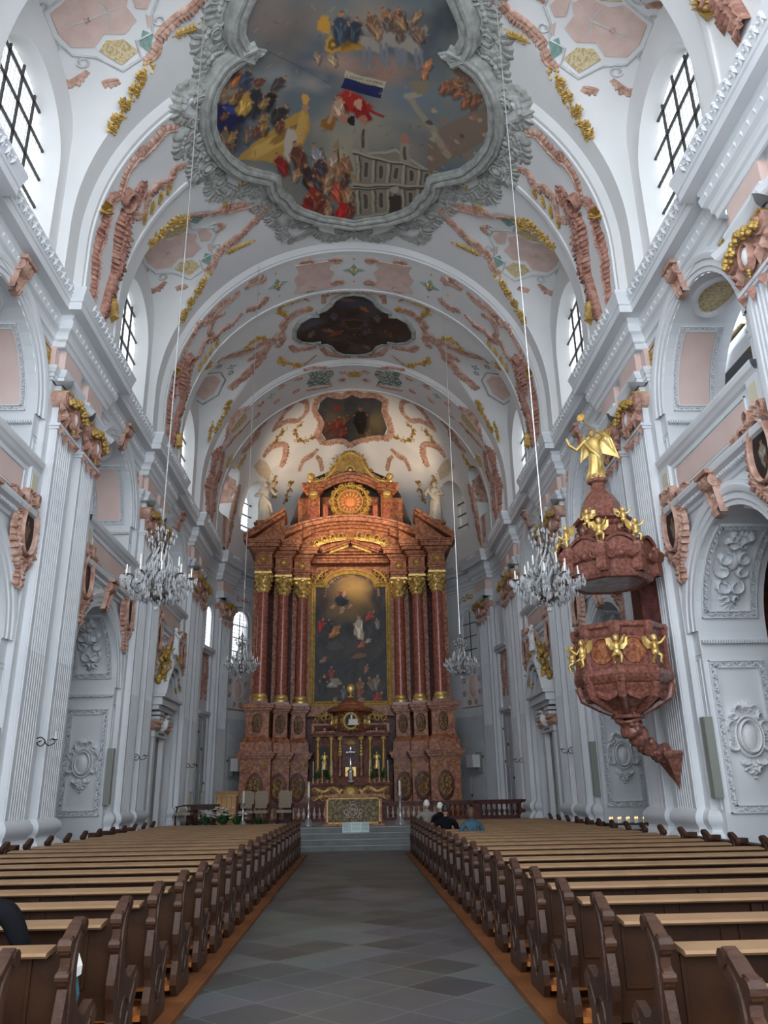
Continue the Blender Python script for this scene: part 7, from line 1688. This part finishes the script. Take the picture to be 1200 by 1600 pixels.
# front altar
fa = empty('front_altar'); tag(fa, 'low front altar with olive gold brocade panel and embroidered emblem', 'altar')
b = MB(); b.box(-1.16, .98, 28.5, 29.5, .66, .72); b.box(-1.05, .88, 28.6, 29.4, .72, 1.56); b.box(-1.14, .97, 28.48, 29.5, 1.56, 1.66); b.build('altar_block', 'redmarble', fa)
b = MB(); b.box(-.98, .8, 28.56, 28.6, .74, 1.53); b.build('brocade_front', 'brocade', fa)
b = MB()
for x0, x1, z0, z1 in ((-1.0, .82, 1.5, 1.55), (-1.0, .82, .72, .77), (-1.0, -.95, .72, 1.55), (.77, .82, .72, 1.55)): b.box(x0, x1, 28.54, 28.57, z0, z1)
b.build('gilt_border', 'ochre', fa)
b = MB(lambda a, z, c: (-.09+a, 28.56-c, z)); ovalring(b, 0, 1.16, .14, .17, .03, .015); 
for k in range(12): leafb(b, .17*cos(k*pi/6), 1.16+.21*sin(k*pi/6), k*pi/6, .12, .05, .012)
for sx in (1, -1): cscroll(b, (sx*.25, 1.1), .09, .03, .012, 0, 400*sx); cscroll(b, (sx*.2, .95), .07, .03, .012, 0, -400*sx)
em = b.build('emblem', 'greymarble', fa); textobj('IHS', .14, em, 'greymarble', lambda x, y: (-.09+x, 28.545, 1.16+y))
# three large candlesticks
def bigcandle(): 
    r = empty('floor_candlestick'); b = MB(); b.lathe([(.17, 0), (.17, .03), (.13, .06), (.11, .12), (.06, .18), (.04, .24), (.065, .3), (.03, .36), (.03, .5), (.05, .56), (.03, .62), (.028, .78), (.05, .84), (.1, .9), (.11, .93), (.0, .93)], (0, 0, 0), 14)
    for k in range(3): a = 2*pi*k/3+.5; b.ball((.16*cos(a), .16*sin(a), .02), (.06, .06, .05), 8); b.tube([(.15*cos(a), .15*sin(a), .05), (.1*cos(a), .1*sin(a), .16), (.04*cos(a), .04*sin(a), .24)], .03, 6)
    b.build('candlestick', 'silver', r, smooth=True, edge=70); b = MB(); b.lathe([(.04, .93), (.038, 1.42), (0, 1.43)], (0, 0, 0), 12); b.build('candle', 'candle', r); return r
bc = bigcandle()
for i, (x, y, s, lb) in enumerate(((-1.62, 28.7, 1., 'tall silver candlestick with thick white candle left of the front altar'), (1.5, 28.7, 1., 'tall silver candlestick with thick white candle right of the front altar'), (-3.9, 29.2, .82, 'silver candlestick with white candle standing among the flowers on the left'))):
    o = bc if i == 0 else copy_tree(bc); o.location = (x, y, FZ); o.scale = (s, s, s); tag(o, lb, 'candlestick', 'floor candlesticks')
# folded notice board on the steps
nb = empty('notice_board'); tag(nb, 'pale blue three panel notice board standing on the altar steps', 'notice board')
for k, (x0, x1, y0, y1) in enumerate(((-.45, -.2, 27.42, 27.52), (-.19, .17, 27.52, 27.52), (.18, .42, 27.52, 27.42))):
    b = MB(); b.add([(x0, y0, .495), (x1, y1, .495), (x1, y1+.03, .80), (x0, y0+.03, .80), (x0, y0+.02, .495), (x1, y1+.02, .495), (x1, y1+.05, .80), (x0, y0+.05, .80)], [(0, 1, 2, 3), (5, 4, 7, 6), (3, 2, 6, 7), (0, 3, 7, 4), (1, 5, 6, 2)]); q = b.build('panel', 'paper', nb)
    b = MB()
    for j in range(6):
        z = .76-.04*j; f = (z-.495)/.305*.03; b.add([(x0+(x1-x0)*.15, y0+(y1-y0)*.15+f-.003, z), (x0+(x1-x0)*.85, y0+(y1-y0)*.85+f-.003, z), (x0+(x1-x0)*.85, y0+(y1-y0)*.85+f-.003, z+.012), (x0+(x1-x0)*.15, y0+(y1-y0)*.15+f-.003, z+.012)], [(0, 1, 2, 3)])
    b.build('printed_lines', 'board', q)
# chairs, table, lectern and flowers on the left
def chair():
    r = empty('sanctuary_chair'); b = MB(); b.box(-.27, .27, -.26, .26, .38, .48); b.build('seat', 'upholst', r); b = MB(); b.box(-.25, .25, .2, .27, .55, 1.12)
    n = 8; b.grid([[(.25*(-1+2*i/n), y, 1.12+.06*(1-(-1+2*i/n)**2)) for i in range(n+1)] for y in (.2, .27)]); b.grid([[(.25*(-1+2*i/n), .2, z if z else 1.12+.06*(1-(-1+2*i/n)**2)) for i in range(n+1)] for z in (1.1, 0)]); b.build('backrest', 'upholst', r)
    for sx in (1, -1):
        for y in (-.24, .24): b = MB(); b.lathe([(.03, 0), (.035, .1), (.022, .2), (.03, .3), (.03, .38)], (sx*.25, y, 0), 8); b.build('leg', 'woodd', r)
        b = MB(); b.tube([(sx*.27, .24, .72), (sx*.28, 0, .7), (sx*.28, -.26, .66)], .025, 6); b.tube([(sx*.27, -.22, .48), (sx*.28, -.2, .66)], .022, 6); b.build('armrest', 'woodd', r)
    return r
c0 = chair()
for i, (x, y, rz, lb) in enumerate(((-6.25, 30.6, -80, 'high backed beige chair at the far left by the dark table'), (-5.95, 31.2, -80, 'high backed beige chair behind the one at the far left'), (-4.1, 31.6, 0, 'beige armchair between the lectern and the candle'), (-3.6, 31.9, 0, 'high backed beige chair left of the altar balusters, outer one'), (-2.7, 31.9, 0, 'high backed beige chair left of the altar balusters, inner one'))):
    o = c0 if i == 0 else copy_tree(c0); o.location = (x, y, FZ); o.rotation_euler = (0, 0, radians(rz)); tag(o, lb, 'chair', 'sanctuary chairs')
t = empty('side_table', (-5.45, 30.6, FZ)); b = MB(); b.box(-.5, .5, -.3, .3, .66, .74); b.box(-.45, .45, -.26, .26, .56, .66); b.build('tabletop', 'woodd', t)
for sx in (-.34, .34): b = MB(); b.lathe([(.12, 0), (.12, .06), (.05, .1), (.1, .3), (.06, .45), (.08, .56)], (sx, 0, 0), 10); b.build('leg', 'woodd', t)
tag(t, 'dark carved side table beside the chairs at the far left', 'table')
l = empty('wooden_lectern', (-4.75, 31.0, FZ)); b = MB(); b.box(-.36, .36, -.22, .22, 0, 1.02); b.box(-.4, .4, -.26, .26, 0, .06); b.build('body', 'woodl', l); b = MB(); b.add([(-.42, -.28, 1.0), (.42, -.28, 1.0), (.42, .28, 1.14), (-.42, .28, 1.14), (-.42, -.28, 1.04), (.42, -.28, 1.04), (.42, .28, 1.18), (-.42, .28, 1.18)], [(0, 1, 2, 3), (4, 5, 6, 7), (0, 1, 5, 4), (1, 2, 6, 5), (2, 3, 7, 6), (3, 0, 4, 7)]); b.build('reading_top', 'woodl', l)
b = MB()
for k in range(4): b.box(-.34+.18*k, -.33+.18*k, -.226, -.22, .08, 1.0)
b.build('board_grooves', 'wood', l); tag(l, 'honey coloured wooden lectern box behind the flowers', 'lectern')
for i, (x, y, h, n, f, lb) in enumerate(((-4.6, 29.4, .62, 90, 22, 'arrangement of white lilies and green leaves before the lectern'), (-4.1, 29.5, .42, 80, 10, 'low green arrangement with few white flowers right of the lilies'), (-3.4, 29.6, .34, 80, 0, 'dark green foliage at the foot of the sanctuary chairs'), (-5.2, 29.5, .5, 50, 12, 'small bunch of white flowers left of the lilies'))):
    plant('flower_arrangement', (x, y, FZ), .38, h, n, 50+i, lb, 'flowers', f, 'flowers on the sanctuary floor', pot=False)
# sconces
for i, (s, y, lb) in enumerate(((-1, 17.42, 'black iron candle sconce on the left wall, nearest pier'), (-1, 25.05, 'black iron candle sconce on the left wall, second pier'), (-1, 32.7, 'black iron candle sconce on the left wall, third pier'), (1, 25.05, 'black iron candle sconce on the right wall, second pier'), (1, 32.7, 'black iron candle sconce on the right wall, third pier'))):
    r = empty('wall_sconce', (s*6.74, y, 2.82)); b = MB(lambda x, y_, z, s=s: (-s*x, y_, z)); b.tube([(q*cos(0), 0, w) for q, w in spline([(0, .05), (.12, .09), (.22, 0), (.14, -.09), (.05, -.03), (.14, .02)], 20)], .012, 5); b.tube([(q, 0, w) for q, w in spline([(.2, 0), (.3, -.08), (.42, -.02), (.38, .06), (.31, .02)], 16)], .012, 5); b.lathe([(.05, 0), (.055, .02), (0, .02)], (.42, 0, .03), 8); b.build('bracket', 'black', r); b = MB(); b.lathe([(.012, .05), (.012, .2), (0, .21)], (-s*.42, 0, 0), 6); b.build('candle', 'candle', r); tag(r, lb, 'sconce', 'iron wall sconces')
# slim grey green panels on the pier sides
for i, (s, y, lb) in enumerate(((-1, 15.6, 'slim grey green panel on the near side of the nearest left pier'), (-1, 23.2, 'slim grey green panel on the left wall beside the second pier'), (1, 15.6, 'slim grey green panel on the right pier below the pulpit'), (1, 23.45, 'slim grey green panel on the right wall beside the second pier'))):
    b = MB(W(s)); b.box(y-.12, y+.1, 1.5, 2.98, .0, .16); r = b.build('wall_panel', 'board'); tag(r, lb, 'panel', 'slim grey green wall panels'); b = MB(W(s)); b.box(y-.12, y-.105, 1.5, 2.98, .16, .17); b.box(y+.085, y+.1, 1.5, 2.98, .16, .17); b.build('metal_edge', 'silver', r)
# votive candle stand
v = empty('votive_stand', (6.3, 19.45, -.08)); b = MB(); b.box(-.5, .5, -.22, .22, .98, 1.02); b.box(-.44, .44, -.2, .2, .84, .87); b.build('tray', 'black', v)
for sx in (-.42, .42):
    for sy in (-.18, .18): b = MB(); b.box(sx-.02, sx+.02, sy-.02, sy+.02, .08, 1.0); b.build('leg', 'black', v)
tag(v, 'black iron votive stand between the right pews and the second arch', 'stand')
rn = random.Random(77); vc = None; k = 0
for j in range(14):
    x, y = 5.86+.066*j, 19.45+(-.1, .02, .12)[j % 3]; h = 0
    if vc is None:
        vc = empty('votive_candle'); b = MB(); b.lathe([(.018, 0), (.018, .08), (0, .08)], (0, 0, 0), 8); b.build('wax', 'candle', vc); b = MB(); b.lathe([(0, .085), (.01, .1), (.006, .12), (0, .14)], (0, 0, 0), 6); b.build('flame', 'candleglow', vc); o = vc
    else: o = copy_tree(vc)
    o.location = (x, y, .94); tag(o, 'small lit votive candle burning on the black stand', 'candle', 'lit votive candles on the black stand')

# ---- dark side altars on the cross walls of the aisles, seen through the arches
for s, nm in ((-1, 'left'), (1, 'right')):
    for yc, wn_ in ((PIERS[1]-.5, 'nearest'), (PIERS[2]-.5, 'second')):
        r = empty('side_altar', (s*10.0, yc, 0)); TT = lambda a, z, c: (a, -c, z)
        b = MB(TT); b.box(-1.6, 1.6, 0, 1.1, .0, .9); b.box(-1.55, 1.55, 1.1, 1.9, 0, .5); b.box(-1.2, 1.2, 1.9, 5.0, 0, .12); b.box(-1.6, 1.6, 5.0, 5.3, .0, .5); b.box(-1.65, 1.65, 5.3, 5.45, 0, .6); n = 12; b.grid([[(1.4*(-1+2*i/n), 5.45+.6*(1-(-1+2*i/n)**2), e) for i in range(n+1)] for e in (0, .4)]); b.grid([[(1.4*(-1+2*i/n), z if z else 5.45+.6*(1-(-1+2*i/n)**2), .3) for i in range(n+1)] for z in (5.4, 0)]); b.build('retable', 'brownmarble', r)
        for x in (-1.4, 1.4): b = MB(); b.lathe([(.2, 1.9), (.22, 2.0), (.16, 2.05), (.15, 4.5), (.2, 4.6)], (x, -.3, 0), 14); q = b.build('column', 'colmarble', r, smooth=True); b = MB(); b.lathe([(.16, 4.5), (.18, 4.75), (.26, 5.0)], (x, -.3, 0), 12); [b.ball((x+.2*cos(t), -.3+.2*sin(t), 4.85), .05, 6) for t in range(7)]; b.build('gilt_capital', 'gold', q)
        b = MB(lambda a, z, c: (a, -c-.12, z)); beadframe(b, -.95, .95, 2.1, 4.8, .16, .08); cartouche(b, 0, 5.6, .7, .9, .4); cartouche(b, -1.4, 1.5, .5, .6, .45); cartouche(b, 1.4, 1.5, .5, .6, .45); b.build('gilt_frame', 'gold', r)
        tag(r, 'dark marble side altar with gilt frame beyond the %s arch, %s aisle' % (wn_, nm), 'altar', 'dark side altars in the aisles')

# ================================================================ PEOPLE (seated, seen from behind)
def person(loc, jacket, trouser, hairm, hair, shoulders=.44, H=1.0, label='', turn=0., lean=0., longhair=False):
    root = empty('person', loc); me = bpy.data.meshes.new('body')
    # joints: pelvis at seat, facing +y
    V = [(0, .22, .12), (0, .2, .30), (0, .19, .46), (0, .2, .56), (0, .21, .64), (0, .22, .70),                      # 0-5 spine, neck
         (.17, .2, .56), (.25, .24, .34), (.19, .42, .22), (.11, .5, .2), (-.17, .2, .56), (-.25, .24, .34), (-.19, .42, .22), (-.11, .5, .2),  # arms
         (.1, .24, .06), (.12, .62, .06), (.12, .64, -.36), (.12, .74, -.41), (-.1, .24, .06), (-.12, .62, .06), (-.12, .64, -.36), (-.12, .74, -.41)]
    Ed = [(0, 1), (1, 2), (2, 3), (3, 4), (4, 5), (3, 6), (6, 7), (7, 8), (8, 9), (3, 10), (10, 11), (11, 12), (12, 13), (0, 14), (14, 15), (15, 16), (16, 17), (0, 18), (18, 19), (19, 20), (20, 21)]
    Rr = [.15, .14, .155, .10, .052, .05, .075, .055, .045, .035, .075, .055, .045, .035, .095, .08, .055, .045, .095, .08, .055, .045]
    k = shoulders/.44
    V = [(x*(k if z > .3 else 1), y+lean*max(0, z-.1), z) for x, y, z in V]
    me.from_pydata(V, Ed, []); o = bpy.data.objects.new('tmp', me); COL.objects.link(o)
    sk = o.modifiers.new('s', 'SKIN'); 
    for i, q in enumerate(me.skin_vertices[0].data if me.skin_vertices else []): q.radius = (Rr[i], Rr[i]*(.72 if i in (1, 2, 3) else 1))
    if me.skin_vertices: me.skin_vertices[0].data[0].use_root = True
    su = o.modifiers.new('u', 'SUBSURF'); su.levels = 2; su.render_levels = 2
    dg = bpy.context.evaluated_depsgraph_get(); ev = bpy.data.meshes.new_from_object(o.evaluated_get(dg)); bpy.data.objects.remove(o)
    vs = [tuple(v.co) for v in ev.vertices]; fs = [tuple(p.vertices) for p in ev.polygons]
    b = MB(); b.add(vs, fs)
    mi = []
    for p in ev.polygons:
        c = p.center; mi.append(0 if c.z > .665 or (c.z > .1 and c.y > .45 and c.z < .3) else (1 if c.z > .1 else 2))
    b.mi = mi
    hx, hy, hz = 0, .235+lean*.72, .80; n0 = len(b.v)
    def hd(i, j, N=20, K=14):
        a = 2*pi*j/N; e = pi*i/K; x, y, z = sin(e)*cos(a), sin(e)*sin(a), cos(e)
        X, Y, Z = x*.075, y*.092, z*.115
        if z < 0: X *= 1-.28*z*z; Y *= 1-.1*z*z
        f = max(0, y); nose = exp(-((x/.16)**2+((z+.08)/.16)**2)); Y += .028*nose*f; Y -= .012*f*exp(-(((abs(x)-.4)/.2)**2+((z-.12)/.14)**2)); Y += .008*f*exp(-((x/.35)**2+((z+.45)/.1)**2)); Y += .012*f*exp(-((x/.3)**2+((z+.8)/.2)**2))
        return (hx+X, hy+Y, hz+Z)
    b.m = 0; b.grid([[hd(i, j) for j in range(20)] for i in range(15)], cv=True)
    for sx in (1, -1): b.ball((hx+sx*.078, hy-.005, hz-.005), (.012, .022, .032), 8)
    for sx in (1, -1):      # hands folded on the lap: palm and five fingers
        q = (sx*.1*k, .52+lean*.2, .19); b.ball(q, (.035, .05, .018), 8)
        for t in range(4): b.tube([(q[0]-sx*(.012*t-.018), q[1]+.03, q[2]), (q[0]-sx*(.012*t-.01), q[1]+.075, q[2]-.005), (q[0]-sx*(.012*t), q[1]+.1-.006*t, q[2]-.02)], [.009, .008, .007], 6)
        b.tube([(q[0]-sx*.03, q[1], q[2]+.005), (q[0]-sx*.05, q[1]+.03, q[2]+.008)], [.01, .008], 6)
    b.build('body', ['skin', jacket, trouser], root, smooth=True)
    h = MB(); rows = []
    for i in range(9):
        row = []
        for j in range(20):
            a = 2*pi*j/20; lim = 1.05 if sin(a) > .3 else (2.15 if longhair else 1.85); e = lim*i/8; w = 1+.03*sin(5*a+e*7); r0 = 1.14 if i < 8 else 1.0
            zz = cos(e); g_ = 1.18 if longhair else 1.03; row.append((hx+.075*r0*w*g_*sin(e)*cos(a), hy-.004+.094*r0*w*g_*sin(e)*sin(a), hz+.118*r0*zz-(.06*max(0, i-5)/3 if longhair and sin(a) < .3 else 0)))
        rows.append(row)
    h.grid(rows, cv=True); h.build('hair', hair, root, smooth=True)
    c = MB(); c.lathe([(.075, 0), (.085, .03), (.07, .055), (.06, .06)], (0, .21+lean*.5, .615), 14, 1, .9); c.build('collar', jacket, root, smooth=True)
    root.rotation_euler = (0, 0, radians(turn)); root.scale = (H, H, H); root['label'] = label; root['category'] = 'person'
    return root
M['hair_w'] = mat('white hair', (.62, .60, .58), .7, col2=(.75, .73, .70), scale=30); M['hair_g'] = mat('grey hair', (.40, .38, .37), .7, col2=(.55, .53, .5), scale=30); M['hair_d'] = mat('dark hair', (.02, .016, .014), .55); M['hair_r'] = mat('reddish brown hair', (.065, .024, .014), .6, col2=(.12, .05, .028), scale=30)
M['j_beige'] = mat('beige jacket', (.24, .215, .18), .85); M['j_black'] = mat('black coat', (.007, .007, .009), .9, spec=.08); M['j_blue'] = mat('blue jacket', (.03, .07, .11), .9, spec=.1, col2=(.055, .115, .16), scale=9); M['j_navy'] = mat('navy trousers', (.02, .025, .04), .8)
SEATZ = .5+.02
R1 = ROWS[1]
person((1.98, R1[20], SEATZ), 'j_beige', 'j_navy', None, 'hair_w', .52, 1.04, 'elderly person with white hair in beige jacket in a front pew')
person((2.26, R1[19], SEATZ), 'j_black', 'j_navy', None, 'hair_w', .42, .98, 'white haired person in black seated just behind the beige jacket')
person((1.98, R1[15], SEATZ), 'j_black', 'j_navy', None, 'hair_d', .5, .98, 'dark haired person in black coat seated beside the aisle')
person((2.42, R1[14], SEATZ), 'j_blue', 'j_navy', None, 'hair_r', .48, .93, 'person with reddish brown hair in blue jacket', longhair=True, lean=.12)
person((-2.24, 5.02, SEATZ), 'j_black', 'j_navy', None, 'hair_d', .52, 1.0, 'person in black coat cut off by the left edge of the picture')
# bags left on pews and floor
bg_ = empty('shoulder_bag', (-1.79, 5.34, .5)); b = MB(); b.grid([[(.16*k*cos(2*pi*j/14), .1*k*sin(2*pi*j/14), z) for j in range(14)] for z, k in ((0, .6), (.02, .95), (.12, 1.05), (.2, .95), (.24, .8))], cv=True); b.build('teal_body', mat('teal cloth', (.02, .10, .13), .8), bg_); b = MB(); b.grid([[(.17*k*cos(2*pi*j/14), .11*k*sin(2*pi*j/14), z+.02*cos(4*pi*j/14)) for j in range(14)] for z, k in ((.2, .98), (.25, 1.0), (.31, .85), (.34, .5), (.33, .1))], cv=True); b.build('white_cloth', 'flower', bg_); tag(bg_, 'teal bag with white cloth on the nearest left pew seat', 'bag')
bg2 = empty('backpack', (-1.85, 11.0, .12)); b = MB(); b.grid([[(.13*k*cos(2*pi*j/14), .11*k*sin(2*pi*j/14), z) for j in range(14)] for z, k in ((0, .8), (.02, 1.0), (.25, 1.0), (.38, .8), (.42, .3))], cv=True); b.build('sack', mat('blue cloth', (.03, .09, .2), .8), bg2); b = MB(); b.tube([(0, -.1, .36), (.0, -.18, .25), (0, -.1, .1)], .012, 6); b.build('strap', 'black', bg2); tag(bg2, 'blue backpack on the floor inside a middle left pew', 'bag')
# small dark camera on the cornice
b = MB(); b.box(-6.33, -6.2, 36.0, 36.18, 12.7, 12.82); o = b.build('security_camera', 'black'); tag(o, 'tiny dark camera on the left cornice near the apse', 'camera'); b = MB(); b.lathe([(.04, 0), (.04, .06)], (0, 0, 0), 8); b.v = [(-6.265+x, 36.0-z, 12.76+y) for x, y, z in b.v]; b.build('lens', 'board', o)
